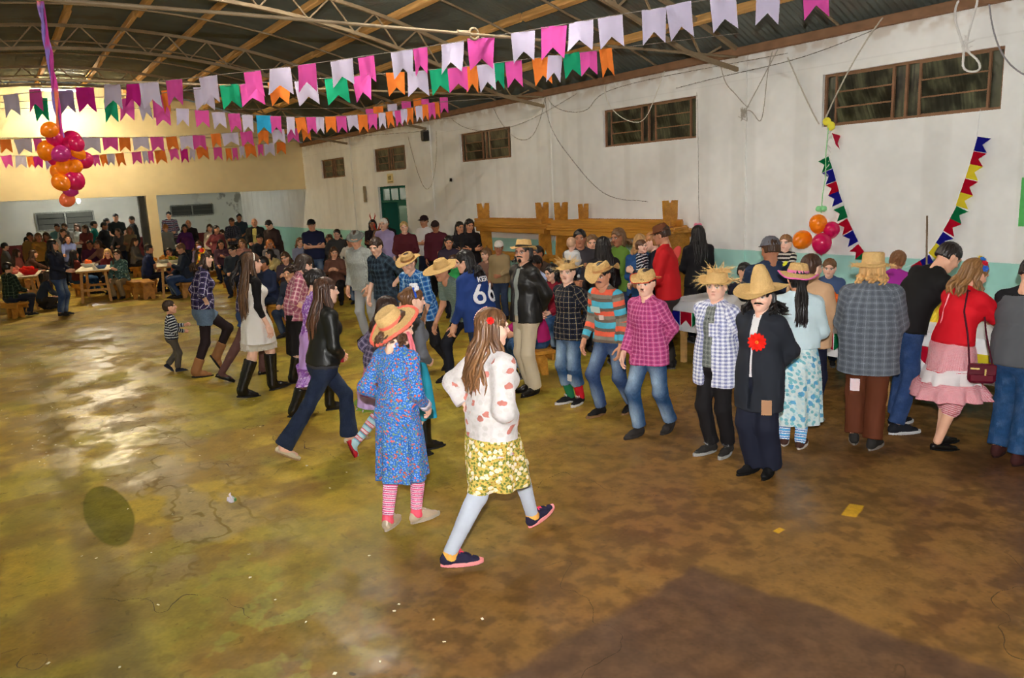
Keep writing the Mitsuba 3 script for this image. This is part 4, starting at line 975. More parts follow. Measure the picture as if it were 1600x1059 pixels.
    def straw_hat(me, crown_h=.11, crown_r=.088, brim=.09, top_r=.075, wave=.02, droop=.0, tilt=(0, 0), loc=(0, -.010, .050), band=None, edge=None, fray=0, name="straw_hat", label=None, pinch=.0, up=0.0, seed=3, cone=False, fray_top=0, fray_len=.07):
        n = 56; ang = np.arange(n) * 2 * np.pi / n
        if cone: prof = [(.001, crown_h), (.028, crown_h * .985), (.044, crown_h * .90), (.066, crown_h * .62), (.084, crown_h * .28), (crown_r, 0.0)]
        else: prof = [(.001, crown_h * .97), (top_r * .5, crown_h), (top_r * .88, crown_h * .98), (top_r, crown_h * .90), (crown_r * .98, crown_h * .35), (crown_r, 0.0)]
        for k in range(1, 6):
            t = k / 5; prof.append((crown_r + brim * t, -droop * t * t + .004 * 0))
        prof = np.array(prof)
        prof = np.vstack([prof, (prof[::-1] - [[.003, .004]])[:5]])
        def fn(v):
            r = np.hypot(v[:, 0], v[:, 1]); a = np.arctan2(v[:, 1], v[:, 0]); t = np.clip((r - crown_r) / max(brim, 1e-3), 0, 1)
            v = v.copy(); v[:, 2] += t ** 1.3 * (wave * np.cos(2 * a + .6) + up * np.cos(a * 2) ** 2 + .3 * wave * np.cos(5 * a + seed))
            if pinch: v[:, 2] -= pinch * np.exp(-(v[:, 0] / .022) ** 2) * (v[:, 2] > crown_h * .8)
            v[:, 1] *= 1.17; return v
        m = lathe(prof, n, fn); m = trimesh.Trimesh(m.vertices, m.faces[:, ::-1], process=False)
        s_ = np.repeat(np.r_[0, np.cumsum(np.linalg.norm(np.diff(prof, axis=0), axis=1))], n); uv = np.stack([np.tile(ang, len(prof)) * .1, s_], 1)
        k = me.hat(m, None, "straw", loc, tilt, name, uv, label)
        rng = np.random.default_rng(seed)
        if band is not None:
            bp = np.array([(crown_r * 1.012, .002), (crown_r * 1.02, .012), (crown_r * .995, .026), (crown_r * .97, .027)]); b = lathe(bp, n, lambda v: v * [1, 1.17, 1]); me.hat(trimesh.Trimesh(b.vertices, b.faces, process=False), band, "paint", loc, tilt, "hat_band", parent=k)
        if edge is not None:
            pts = fn(np.stack([(crown_r + brim) * np.cos(ang), (crown_r + brim) * np.sin(ang), np.full(n, -droop)], 1)); pts = np.vstack([pts, pts[:2]])
            me.hat(tube(pts, edge[1] + .25 * edge[1] * np.cos(np.arange(len(pts)) * 3.0), 7, False), edge[0], "paint", loc, tilt, "hat_trim", parent=k)
        if fray or fray_top:
            ms = []
            for i in range(fray):
                a = rng.uniform(0, 6.283); r0 = crown_r + brim * .8; L = rng.uniform(.4, 1) * fray_len; p = fn(np.array([[r0 * math.cos(a), r0 * math.sin(a), -droop]]))[0]
                d = np.array([math.cos(a + rng.normal(0, .35)), math.sin(a + rng.normal(0, .35)), rng.normal(.0, .35)]); ms.append(tube([p, p + d * L * .5, p + d * L + [0, 0, rng.normal(-.006, .01)]], [.0022, .0018, .0007], 4, False))
            for i in range(fray_top):
                a = rng.uniform(0, 6.283); r0 = rng.uniform(.3, 1) * top_r; L = rng.uniform(.5, 1.1) * fray_len; p = np.array([r0 * math.cos(a), r0 * math.sin(a), crown_h * .93])
                d = np.array([math.cos(a) * .9 + rng.normal(0, .4), math.sin(a) * .9 + rng.normal(0, .4), rng.uniform(.1, 1.1)]); d /= np.linalg.norm(d); ms.append(tube([p, p + d * L * .55, p + d * L + [0, 0, -.01]], [.0030, .0024, .0008], 4, False))
            me.hat(cat(ms), srgb(226, 192, 128), "paint", loc, tilt, "loose_straw", parent=k)
        return k
    def moustache(me, c=(.02, .015, .012), wid=1.0):
        p = [(-.030 * wid, .080, -.048), (-.018 * wid, .098, -.040), (0, .104, -.036), (.018 * wid, .098, -.040), (.030 * wid, .080, -.048)]
        return me.add("moustache", me.at_head(tube(p, [.003, .0075, .0065, .0075, .003], 6)), c)
    def glasses(me, c=(.02, .01, .01)):
        ms = []
        for sd in (-1, 1):
            t = np.linspace(0, 2 * np.pi, 17); ms.append(tube(np.stack([sd * .033 + .021 * np.cos(t), .101 - .10 * np.abs(sd * .033 + .021 * np.cos(t)) ** 1.3, .004 + .016 * np.sin(t)], 1), .0018, 5, False))
            ms.append(tube([(sd * .054, .095, .010), (sd * .074, .06, .010), (sd * .080, -.01, .008)], .0018, 5))
        ms.append(tube([(-.012, .104, .008), (0, .106, .010), (.012, .104, .008)], .0018, 5))
        return me.add("glasses", me.at_head(cat(ms)), c, "gloss")
_HAIRS = {}
# ---------------------------------------------------------------- paper flags: strings in plan, then place along the string, height, width, colour of each flag
BUNTING = {
    "A": ((0.4, 13.4), (6.7, 4.3), [(0.22, 3.90, 0.368, "W"), (0.67, 3.98, 0.246, "P"), (1.23, 3.85, 0.404, "V"), (1.64, 3.86, 0.312, "M"), (2.12, 3.87, 0.301, "W"), (2.47, 3.85, 0.240, "M"), (2.75, 3.83, 0.310, "W"), (3.17, 3.83, 0.269, "P"), (3.73, 3.81, 0.278, "W"), (4.39, 3.81, 0.255, "P"), (4.79, 3.82, 0.312, "W"), (5.19, 3.82, 0.267, "P"), (5.65, 3.83, 0.308, "W"), (5.98, 3.82, 0.209, "P"), (6.45, 3.84, 0.273, "W"), (6.68, 3.85, 0.181, "P"), (7.07, 3.86, 0.282, "W"), (7.41, 3.87, 0.310, "P"), (7.89, 3.88, 0.276, "W"), (8.23, 3.90, 0.282, "P"), (8.52, 3.91, 0.261, "W"), (8.82, 3.92, 0.254, "W"), (9.26, 3.94, 0.237, "W"), (9.50, 3.96, 0.238, "W"), (9.91, 3.97, 0.240, "W"), (10.32, 3.97, 0.214, "W"), (10.72, 4.00, 0.221, "P")]),
    "B": ((0.6, 13.3), (7.0, 6.9), [(0.35, 3.87, 0.249, "G"), (1.47, 3.72, 0.190, "G"), (1.71, 3.71, 0.218, "P"), (1.97, 3.72, 0.186, "W"), (2.23, 3.74, 0.253, "P"), (2.32, 3.84, 0.126, "O"), (2.90, 3.83, 0.369, "W"), (3.29, 3.83, 0.271, "G"), (3.61, 3.81, 0.351, "P"), (4.00, 3.80, 0.346, "O"), (4.38, 3.79, 0.323, "W"), (4.80, 3.80, 0.300, "G"), (5.17, 3.79, 0.270, "P"), (5.63, 3.81, 0.248, "O"), (5.91, 3.81, 0.262, "W"), (6.20, 3.81, 0.242, "G"), (6.45, 3.79, 0.257, "P"), (6.63, 3.81, 0.156, "O"), (6.81, 3.81, 0.229, "W"), (6.96, 3.83, 0.170, "G"), (7.16, 3.83, 0.209, "P"), (7.51, 3.85, 0.230, "O"), (7.69, 3.85, 0.181, "W"), (7.88, 3.87, 0.211, "G"), (8.09, 3.87, 0.209, "P"), (8.30, 3.89, 0.154, "O")]),
    "C": ((0.6, 14.6), (7.1, 12.1), [(2.12, 3.84, 0.231, "P"), (2.44, 3.81, 0.195, "W"), (2.73, 3.77, 0.217, "P"), (2.98, 3.73, 0.209, "W"), (3.22, 3.70, 0.191, "P"), (3.43, 3.67, 0.172, "W"), (3.69, 3.66, 0.235, "B"), (3.88, 3.64, 0.175, "P"), (4.12, 3.62, 0.135, "W"), (4.27, 3.61, 0.167, "O"), (4.45, 3.61, 0.157, "P"), (4.60, 3.61, 0.137, "W"), (4.77, 3.61, 0.180, "O"), (4.95, 3.62, 0.170, "P"), (5.13, 3.64, 0.182, "W"), (5.31, 3.63, 0.161, "O"), (5.49, 3.64, 0.141, "P"), (5.64, 3.65, 0.109, "W"), (5.76, 3.67, 0.120, "O"), (5.92, 3.69, 0.121, "P"), (6.02, 3.71, 0.099, "W"), (6.13, 3.73, 0.121, "O"), (6.28, 3.75, 0.111, "W"), (6.39, 3.78, 0.089, "O"), (6.50, 3.81, 0.078, "P"), (6.58, 3.83, 0.078, "O")]),
    "C2": ((3.5, 15.5), (7.4, 12.6), [(3.24, 3.81, 0.178, "P"), (3.39, 3.85, 0.189, "O"), (3.65, 3.90, 0.177, "W"), (3.91, 3.95, 0.177, "P"), (4.11, 4.00, 0.153, "O"), (4.26, 3.96, 0.141, "P"), (4.61, 3.96, 0.152, "P")]),
    "D": ((0.3, 18.2), (7.2, 14.0), [(0.23, 3.65, 0.204, "O"), (0.55, 3.65, 0.336, "W"), (0.82, 3.66, 0.168, "P"), (1.09, 3.64, 0.241, "O"), (1.46, 3.62, 0.265, "W"), (1.85, 3.62, 0.326, "W"), (2.20, 3.60, 0.291, "P"), (2.47, 3.59, 0.218, "O"), (2.78, 3.58, 0.304, "W"), (3.09, 3.57, 0.244, "P"), (3.36, 3.56, 0.207, "O"), (3.65, 3.56, 0.257, "W"), (3.90, 3.56, 0.245, "P"), (4.22, 3.59, 0.184, "O"), (4.49, 3.60, 0.319, "W"), (4.81, 3.61, 0.233, "P"), (5.14, 3.61, 0.209, "O"), (5.42, 3.62, 0.247, "W"), (5.71, 3.63, 0.222, "P"), (5.96, 3.63, 0.173, "O")]),
    "E": ((0.3, 21.5), (7.4, 15.5), [(0.32, 3.55, 0.267, "P"), (0.67, 3.53, 0.266, "W"), (0.88, 3.48, 0.156, "O"), (1.09, 3.47, 0.234, "M"), (1.35, 3.44, 0.186, "V"), (1.65, 3.44, 0.279, "O"), (1.99, 3.44, 0.277, "P"), (2.48, 3.44, 0.184, "P"), (2.66, 3.43, 0.168, "O"), (2.85, 3.44, 0.198, "W"), (3.07, 3.45, 0.213, "O"), (3.47, 3.46, 0.212, "P"), (3.67, 3.47, 0.136, "W"), (3.80, 3.46, 0.120, "P"), (4.01, 3.46, 0.255, "O"), (4.34, 3.49, 0.194, "P"), (4.59, 3.45, 0.179, "M"), (4.79, 3.46, 0.134, "W"), (5.03, 3.51, 0.281, "O"), (5.37, 3.48, 0.192, "P"), (5.61, 3.39, 0.132, "O"), (5.77, 3.39, 0.117, "P"), (5.93, 3.46, 0.103, "W"), (6.12, 3.53, 0.234, "O"), (6.36, 3.47, 0.131, "P"), (6.56, 3.48, 0.232, "W"), (6.84, 3.50, 0.203, "O")]),
}
# ---------------------------------------------------------------- bunting, balloons, cables
FLAGC = {"P": srgb(238, 96, 186), "W": srgb(222, 214, 244), "V": srgb(176, 150, 206), "M": srgb(206, 44, 150), "G": srgb(38, 166, 122), "O": srgb(252, 140, 64), "B": srgb(54, 172, 226)}
frng = np.random.default_rng(99)
def flag_mesh(w, h, rng, notch=.36):
    nu, nv = 6, 5; u = np.linspace(-.5, .5, nu + 1); t = np.linspace(0, 1, nv + 1)
    U, V = np.meshgrid(u, t, indexing="ij"); bot = 1 - notch * (1 - np.abs(2 * U)) ; bot = np.where(np.abs(U) < 1e-6, 1 - notch, bot)
    bend, tw, ph = rng.normal(0, .10), rng.normal(0, .16), rng.uniform(0, 6.28)
    x = U * w * (1 - .05 * V); z = -V * bot * h; y = w * (bend * V ** 2 + tw * U * V + .035 * np.sin(U * 9 + ph) * (1 - .4 * V))
    v = np.stack([x, y, z], -1).reshape(-1, 3); n = nv + 1
    q = np.array([(i * n + j, (i + 1) * n + j, (i + 1) * n + j + 1, i * n + j + 1) for i in range(nu) for j in range(nv)])
    return trimesh.Trimesh(v, np.vstack([q[:, [0, 1, 2]], q[:, [0, 2, 3]]]), process=False)
BLAB = {"A": "nearest bunting of large white and pink paper flags across the hall", "B": "second bunting with green, orange, white and pink flags below the nearest one", "C": "third bunting of smaller flags with one sky-blue flag, by the far end of the wall",
        "C2": "short bunting overlapping the third one near the white wall", "D": "fourth bunting of white, pink and orange flags before the cream gable", "E": "farthest and lowest bunting before the cream gable"}
for k, (a, b, fl) in BUNTING.items():
    t = thing("bunting", BLAB[k], "bunting", "paper bunting strung across the hall")
    a, b = np.array(a), np.array(b); L = np.linalg.norm(b - a); d = (b - a) / L; yaw = math.atan2(d[1], d[0])
    pts = sorted((s, z) for s, z, w, c in fl); ss = np.array([p[0] for p in pts]); zz = np.array([p[1] for p in pts]); zz = np.convolve(np.pad(zz, 3, mode="edge"), np.ones(7) / 7, "valid")
    s_all = np.concatenate([[-4.6 if k != "C2" else -.6], ss, [L + .8]]); z_all = np.concatenate([[zz[0] + .15], zz, [zz[-1] + .06]])
    sl = np.linspace(s_all[0], s_all[-1], 70); zl = np.interp(sl, s_all, z_all)
    part(t, "string", paint(tube(np.stack([a[0] + d[0] * sl, a[1] + d[1] * sl, zl], 1), .004, 4, False), srgb(150, 140, 130), "paint", True))
    for s, z, w, c in fl:
        w = min(max(w, .12), .33); h = {"A": .31, "B": .31, "C": .29, "C2": .29, "D": .27, "E": .28}[k] * frng.uniform(.92, 1.08); m = flag_mesh(w, h, frng); p = a + d * s; off = frng.normal(0, .012)
        part(t, "flag", {**paint(m, FLAGC[c] * frng.uniform(.88, 1.05), "paper", True), "to_world": T().translate([p[0] - d[1] * off, p[1] + d[0] * off, float(np.interp(s, s_all, z_all)) * .5 + z * .5]).rotate([0, 0, 1], math.degrees(yaw)).rotate([0, 1, 0], float(frng.normal(0, 3)))})
def balloon_mesh(r, tilt=(0, 0)):
    t = np.linspace(0, math.pi, 15); rr = np.sin(t); z = np.cos(t); z = np.where(z < 0, z * 1.22, z); rr = rr * (1 - .10 * np.clip(-z, 0, 1.3) ** 2)
    prof = np.stack([np.maximum(rr, .001) * r, z * r * 1.02], 1)[::-1]; prof = np.vstack([[(.001, -1.36 * r), (.10 * r, -1.34 * r), (.05 * r, -1.25 * r)], prof[1:]])
    m = lathe(prof, 24); return trimesh.Trimesh(m.vertices @ (rotx(tilt[0]) @ roty(tilt[1])).T, m.faces, process=False)
BAL = [(.66, 9.41, 3.10, .079, "O"), (.69, 9.47, 3.02, .079, "R"), (.62, 9.53, 2.90, .102, "O"), (.86, 9.59, 3.01, .094, "R"), (.88, 9.44, 2.96, .079, "R"), (.82, 9.50, 2.95, .087, "R"), (.67, 9.56, 2.82, .071, "R"), (.73, 9.41, 2.86, .087, "M"), (.88, 9.47, 2.87, .071, "O"), (.83, 9.53, 2.82, .087, "M"),
       (.95, 9.59, 2.80, .087, "R"), (.84, 9.44, 2.73, .071, "O"), (.76, 9.50, 2.72, .102, "O"), (.70, 9.56, 2.68, .094, "O"), (.68, 9.41, 2.57, .087, "O"), (.81, 9.47, 2.59, .102, "R"), (.76, 9.53, 2.49, .071, "M"), (.73, 9.59, 2.39, .075, "S")]
BCOL = {"O": srgb(248, 130, 10), "R": srgb(206, 14, 84), "M": srgb(190, 40, 120), "S": srgb(232, 110, 60)}
BNAME = {"O": "orange", "R": "crimson", "M": "magenta", "S": "salmon"}
for i, (x, y, z, r, c) in enumerate(BAL):
    lab = ["uppermost small orange balloon of the hanging cluster", "crimson balloon just under the uppermost orange one of the hanging cluster", "large orange balloon at the left of the hanging cluster", "large crimson balloon at the top right of the hanging cluster", "crimson balloon second from the top at the right of the hanging cluster",
           "crimson balloon in front, in the upper middle of the hanging cluster", "small crimson balloon below the large orange one at the left", "magenta balloon left of the middle of the hanging cluster", "small orange balloon at the right, above the crimson one sticking out", "magenta balloon right of the middle of the hanging cluster",
           "crimson balloon sticking out furthest at the right of the hanging cluster", "small orange balloon at the right, under the crimson one sticking out", "large orange balloon in the middle of the hanging cluster's lower half", "orange balloon at the lower left of the hanging cluster", "orange balloon low in the cluster, left of a crimson one",
           "crimson balloon low in the cluster, right of an orange one", "magenta balloon second from the bottom of the hanging cluster", "salmon balloon at the very bottom of the hanging cluster"][i]
    t = thing("balloon", lab, "balloon", "balloons of the hanging cluster")
    part(t, "skin", {**paint(balloon_mesh(r, (frng.normal(0, .5), frng.normal(0, .5))), BCOL[c], "rubber", True), "to_world": T().translate([x, y, z])})
t = thing("streamer", "twisted pink, lilac and orange crepe streamer from which the balloons hang", "streamer")
zs = np.linspace(2.75, 5.45, 46); cc = [srgb(176, 60, 140), srgb(150, 120, 200), srgb(226, 120, 90), srgb(200, 60, 150), srgb(130, 110, 190)]
for j in range(3):
    pts = np.stack([.76 + .018 * np.cos(zs * 7 + j * 2.1), 9.5 + .018 * np.sin(zs * 7 + j * 2.1), zs], 1); m = tube(pts, .017 + .007 * np.sin(zs * 13 + j), 6)
    col_ = np.array([cc[(int(z * 2.3) + j) % 5] for z in m.vertices[:, 2]]); part(t, "strand", paint(m, col_, "paint", True))
# balloons by the long wall
WB = [(8.36, 5.76, 1.70, .105, "O", (0, 0), "round orange balloon at the top of the bunch by the white wall"), (8.30, 5.93, 1.50, .115, "O", (0, 1.1), "long orange balloon on the left of the bunch by the white wall"), (8.30, 5.66, 1.47, .115, "R", (0, 0), "crimson balloon at the lower right of the bunch by the white wall"), (8.44, 5.63, 1.62, .095, "R", (.2, 0), "crimson balloon behind the others of the bunch by the white wall")]
for x, y, z, r, c, tl, lab in WB:
    t = thing("balloon", lab, "balloon", "balloons by the white wall"); part(t, "skin", {**paint(balloon_mesh(r, tl), BCOL[c], "rubber", True), "to_world": T().translate([x, y, z])})
t = thing("hanging_string", "pale green string with a paper ruff from which the wall balloons hang", "string")
part(t, "cord", paint(tube([(8.48, 5.74, 2.86), (8.47, 5.76, 2.5), (8.44, 5.73, 2.25), (8.42, 5.75, 2.05), (8.40, 5.75, 1.82)], .006, 6), srgb(150, 214, 150), "paint", True))
part(t, "ruff", paint(cat([blob((8.40 + .03 * math.cos(a), 5.75 + .04 * math.sin(a), 1.87), (.03, .03, .035), 1) for a in np.linspace(0, 5.5, 6)]), srgb(150, 226, 160), "paint", True))
part(t, "tangle", paint(cat([tube([(8.49 + .02 * math.sin(i), 5.74 + .03 * math.cos(i * 2 + t_), 2.80 - .11 * i + .04 * math.sin(t_)) for t_ in np.linspace(0, 5, 9)], .004, 4) for i in range(6)]), srgb(206, 204, 196), "paint", True))
part(t, "bow", paint(cat([blob((8.50, 5.78, 2.90), (.03, .055, .05), 1), blob((8.50, 5.72, 2.84), (.03, .05, .055), 1)]), srgb(236, 226, 70), "paint", True))
# small swallow-tailed pennants on the wall
PC = {"G": srgb(24, 120, 72), "B": srgb(34, 34, 140), "R": srgb(190, 24, 50), "Y": srgb(236, 222, 60)}
LW = [(5.76, 2.42, "G"), (5.70, 2.27, "B"), (5.65, 2.13, "R"), (5.61, 2.01, "B"), (5.53, 1.83, "G"), (5.47, 1.68, "R"), (5.39, 1.54, "B"), (5.31, 1.40, "R"), (5.23, 1.31, "G")]
RW = [(4.09, 2.52, "B"), (4.12, 2.38, "R"), (4.15, 2.25, "Y"), (4.19, 2.10, "R"), (4.23, 1.96, "Y"), (4.27, 1.82, "G"), (4.33, 1.69, "R"), (4.40, 1.55, "B"), (4.47, 1.43, "Y"), (4.55, 1.32, "B"), (4.65, 1.25, "R")]
t = thing("pennant_garland", "garland of small green, blue, red and yellow pennants in a V on the white wall", "bunting")
full = [(5.80, 2.60)] + [q[:2] for q in LW] + [(5.05, 1.18), (4.85, 1.16)] + [q[:2] for q in RW[::-1]] + [(4.07, 2.86)]
part(t, "string", paint(tube([(8.57, y, z) for y, z in full], .003, 4, False), srgb(226, 226, 226), "paint", True))
for side, rows in ((1, LW), (-1, RW)):
    for i, (y, z, c) in enumerate(rows):
        j = min(i, len(rows) - 2); dy, dz = rows[j + 1][0] - rows[j][0], rows[j + 1][1] - rows[j][1]; L = math.hypot(dy, dz); d = np.array([0, dy / L, dz / L]); nrm = np.array([0, -d[2], d[1]]) * (1 if side > 0 else -1)
        if side > 0: nrm = -nrm if nrm[1] < 0 else nrm
        else: nrm = -nrm if nrm[1] > 0 else nrm
        w = min(L, .15); p = np.array([8.57, y, z])
        v = np.array([p - d * w / 2, p + d * w / 2, p + d * w / 2 + nrm * .14, p + nrm * .075, p - d * w / 2 + nrm * .14]); v2 = v - [.006, 0, 0]
        v2[2:, 0] -= .012
        f = np.array([(0, 1, 3), (1, 2, 3), (0, 3, 4)]); m = trimesh.Trimesh(np.vstack([v2, v2 + [.002, 0, 0]]), np.vstack([f, f[:, ::-1] + 5]), process=False)
        part(t, "pennant", paint(m, PC[c], "paper"))
t = thing("pennant", "single red pennant knotted under the yellow bow at the window corner", "bunting"); part(t, "cloth", paint(trimesh.Trimesh(np.array([(8.55, 5.74, 2.76), (8.54, 5.62, 2.72), (8.55, 5.66, 2.64), (8.54, 5.62, 2.56), (8.545, 5.68, 2.62)]), np.array([(0, 1, 2), (0, 2, 4), (2, 3, 4)]), process=False), srgb(176, 40, 64), "paper"))
t = thing("wall_ribbon", "strip of green crepe paper on the wall at the right edge", "decoration"); part(t, "strip", paint(box((8.57, 3.58, 1.92), (.012, .10, .48), bev=.003), srgb(110, 206, 120), "paper"))
t = thing("rod", "thin wooden rod standing against the wall behind the food table", "rod"); part(t, "stick", paint(tube([(8.42, 4.47, 1.79), (8.30, 4.36, .80)], .010, 7), srgb(130, 112, 92), "paint", True))
# loose wires along the top of the wall
def wire(label, pts, r=.006, c=(206, 204, 198), name="electric_wire", extra=None):
    t = thing(name, label, "wire", "loose wires on the white wall"); p = np.array(pts, float)
    u = np.linspace(0, 1, len(p)); uu = np.linspace(0, 1, 8 * len(p)); from_ = CubicSpline(u, p)(uu) if len(p) > 2 else np.stack([np.interp(uu, u, p[:, k]) for k in range(3)], 1)
    from_[:, 0] = np.minimum(from_[:, 0], XR - .012)
    part(t, "strand", paint(tube(from_, r, 5), srgb(*c), "paint", True))
    if extra is not None: part(t, "knot", paint(extra, srgb(*c), "paint", True))
    return t
wire("white rope stretched from the roof edge to the yellow bow at the window", [(8.52, 5.14, 3.95), (8.52, 5.49, 3.51), (8.5, 5.84, 2.86)], .009, (196, 190, 176), "rope")
wire("white rope slanting from the wall down to the yellow bow", [(8.56, 6.40, 3.73), (8.55, 6.10, 3.18), (8.52, 5.90, 2.88)], .009, (196, 190, 176), "rope")
def knot(y, z, n=7, s=.05, x=8.54, seed=0):
    r = np.random.default_rng(seed); return cat([tube(np.array([x, y, z]) + r.normal(0, s, (6, 3)) * [.25, .7, 1], .006, 5) for _ in range(n)])
wire("tangle of white cord hanging between the two nearest windows", [(8.56, 7.49, 3.86), (8.55, 7.36, 3.54), (8.55, 7.24, 3.42), (8.55, 7.10, 3.28), (8.55, 6.98, 3.20)], .007, (178, 172, 160), "cord", knot(7.06, 3.14, seed=1))
wire("loop of white cord beside the tangle between the nearest windows", [(8.56, 7.06, 3.14), (8.55, 6.90, 3.10), (8.55, 6.80, 3.0), (8.55, 6.74, 3.15), (8.55, 6.70, 3.5), (8.56, 6.62, 3.86)], .006, (178, 172, 160), "cord")
wire("straight white cord from the tangle up to the roof edge", [(8.55, 7.06, 3.12), (8.55, 6.80, 3.48), (8.55, 6.52, 3.88)], .007, (178, 172, 160), "cord")
wire("thick white cable looping down in front of the nearest window", [(8.50, 4.32, 3.95), (8.46, 4.30, 3.7), (8.46, 4.22, 3.45), (8.46, 4.20, 3.27), (8.46, 4.06, 3.24), (8.46, 4.10, 3.36), (8.46, 4.19, 3.48), (8.48, 4.16, 3.75), (8.50, 4.14, 3.95)], .012, (226, 224, 220), "cable", knot(4.20, 3.52, 4, .04, 8.46, 3))
wire("grey cable sagging past the nearest window to the right edge", [(8.55, 4.05, 3.9), (8.55, 3.95, 3.5), (8.55, 3.75, 3.2), (8.55, 3.4, 3.05)], .008, (150, 148, 150), "cable")
wire("white wire looping in front of the second window", [(8.54, 9.85, 3.84), (8.53, 9.6, 3.40), (8.53, 9.14, 3.20), (8.53, 8.84, 3.32), (8.54, 8.50, 3.88)], .007, (226, 222, 210))
wire("thin wire drooping along the wall top above the second window", [(8.56, 11.4, 3.82), (8.55, 10.9, 3.55), (8.55, 10.3, 3.52), (8.55, 9.9, 3.72), (8.56, 8.5, 3.80), (8.56, 6.4, 3.78)], .004, (120, 112, 100))
wire("thin dark wire falling from the roof to the stacked benches", [(8.56, 11.48, 3.87), (8.56, 11.29, 3.24), (8.56, 10.77, 2.72), (8.56, 10.1, 2.21), (8.56, 9.47, 2.02), (8.56, 8.91, 1.98)], .004, (120, 112, 104))
wire("thin wire drooping in a U above the third window", [(8.56, 13.2, 3.84), (8.55, 12.7, 3.35), (8.55, 12.2, 3.16), (8.55, 11.8, 3.3), (8.56, 11.5, 3.84)], .004, (140, 130, 116))
wire("thin wire swagging between the third window and the roof", [(8.56, 14.9, 3.82), (8.55, 14.0, 3.5), (8.55, 13.0, 3.42), (8.55, 12.0, 3.5), (8.56, 10.6, 3.8)], .004, (140, 130, 116))
wire("thin wire hanging in a long U beside the speaker", [(8.56, 17.0, 3.6), (8.56, 16.6, 2.7), (8.56, 16.2, 2.35), (8.56, 15.8, 2.7), (8.56, 15.6, 3.6)], .004, (150, 136, 110))
wire("thin cable running along the wall top by the nearest window", [(8.56, 8.3, 3.60), (8.56, 7.0, 3.66), (8.56, 6.2, 3.70), (8.56, 5.2, 3.86)], .004, (110, 104, 96))
wire("thin dark wire hanging beside the last bench with a small switch", [(8.56, 7.9, 3.5), (8.57, 7.88, 2.6), (8.56, 7.86, 1.9), (8.56, 7.8, 1.5)], .003, (150, 146, 140))
t = thing("wall_speaker", "small dark box speaker under the roof past the third window", "speaker"); part(t, "case", paint(box((8.50, 16.03, 3.54), (.14, .15, .24), bev=.015), srgb(46, 44, 42), "paint")); part(t, "grille", paint(box((8.428, 16.03, 3.54), (.006, .12, .20)), srgb(90, 84, 76)))
t = thing("wall_notice", "small printed paper notice above the green door", "notice"); part(t, "sheet", paint(box((8.588, 18.22, 2.66), (.006, .34, .24), bev=.001), srgb(222, 206, 150))); part(t, "print", paint(cat([box((8.583, 18.30 - .06 * i, 2.68), (.004, .04, .10)) for i in range(3)] + [box((8.583, 18.2, 2.58), (.004, .26, .02))]), srgb(120, 110, 70)))
t = thing("wall_hook", "small dark hook on the wall right of the green door", "hook"); part(t, "bracket", paint(cat([box((8.575, 15.1, 2.52), (.05, .04, .07), bev=.008)]), srgb(40, 34, 30)))
t = thing("exit_light", "narrow emergency light bracket on the wall left of the door", "light fitting"); part(t, "case", paint(box((8.57, 19.85, 2.30), (.06, .10, .42), bev=.012), srgb(150, 136, 110)))
t = thing("confetti_wrapper", "crumpled white and green sweet wrapper lying on the floor", "wrapper"); r = np.random.default_rng(4); m = blob((1.25, 5.94, .018), (.026, .022, .018), 2); m.vertices += r.normal(0, .008, m.vertices.shape); part(t, "paper", paint(m, np.where(m.vertices[:, [0]] > 1.26, srgb(90, 150, 80), srgb(226, 220, 226)), "paint"))
part(t, "twist", paint(tube([(1.245, 5.94, .03), (1.24, 5.95, .06), (1.25, 5.95, .075)], [.006, .010, .003], 6), srgb(226, 214, 220)))
r = np.random.default_rng(12); ms = []
for i in range(150):
    x, y = r.normal(.15, .35), r.uniform(8, 15.5)
    if i > 100: x, y = r.uniform(-.2, 2.4), r.uniform(3.2, 9)
    ms.append(box((x, y, .002), (r.uniform(.008, .022), r.uniform(.006, .02), .002), rotz(r.uniform(0, 3))))
k = thing("confetti", "scattered glittering paper confetti on the left of the floor", "confetti", kind="stuff"); scene[k] = paint(cat(ms), srgb(246, 240, 206), "gloss")
# ---------------------------------------------------------------- benches and tables
def bench(label, x, y, z, L, ang=90.0, inverted=False, group=None, h=.50, name="wooden_bench", w=.30):
    """a plank on two boards whose feet are cut to a V"""
    t = thing(name, label, "bench", group); to = T().translate([x, y, z]).rotate([0, 0, 1], ang)
    if inverted: to = T().translate([x, y, z + h]).rotate([0, 0, 1], ang).rotate([1, 0, 0], 180)
    part(t, "seat", {**mikit.ply(cat([box((0, 0, h - .022), (L, w, .044), bev=.006)]), "bench_wood"), "to_world": to})
    for s in (-1, 1): part(t, "apron", {**mikit.ply(box((0, s * (w / 2 - .03), h - .085), (L * .94, .03, .085), bev=.004), "bench_wood"), "to_world": to})
    g = Polygon([(-w * .46, 0), (-w * .16, 0), (0, .14), (w * .16, 0), (w * .46, 0), (w * .40, h - .05), (-w * .40, h - .05)])
    for s in (-1, 1):
        m = trimesh.creation.extrude_polygon(g, .04, engine="earcut"); m.apply_transform(np.array([[0, 0, 1, s * (L / 2 - .22) - .02], [1, 0, 0, 0], [0, 1, 0, 0], [0, 0, 0, 1.0]]))
        part(t, "leg", {**mikit.ply(m, "bench_wood"), "to_world": to})
    return t
STK = "benches stacked against the white wall"
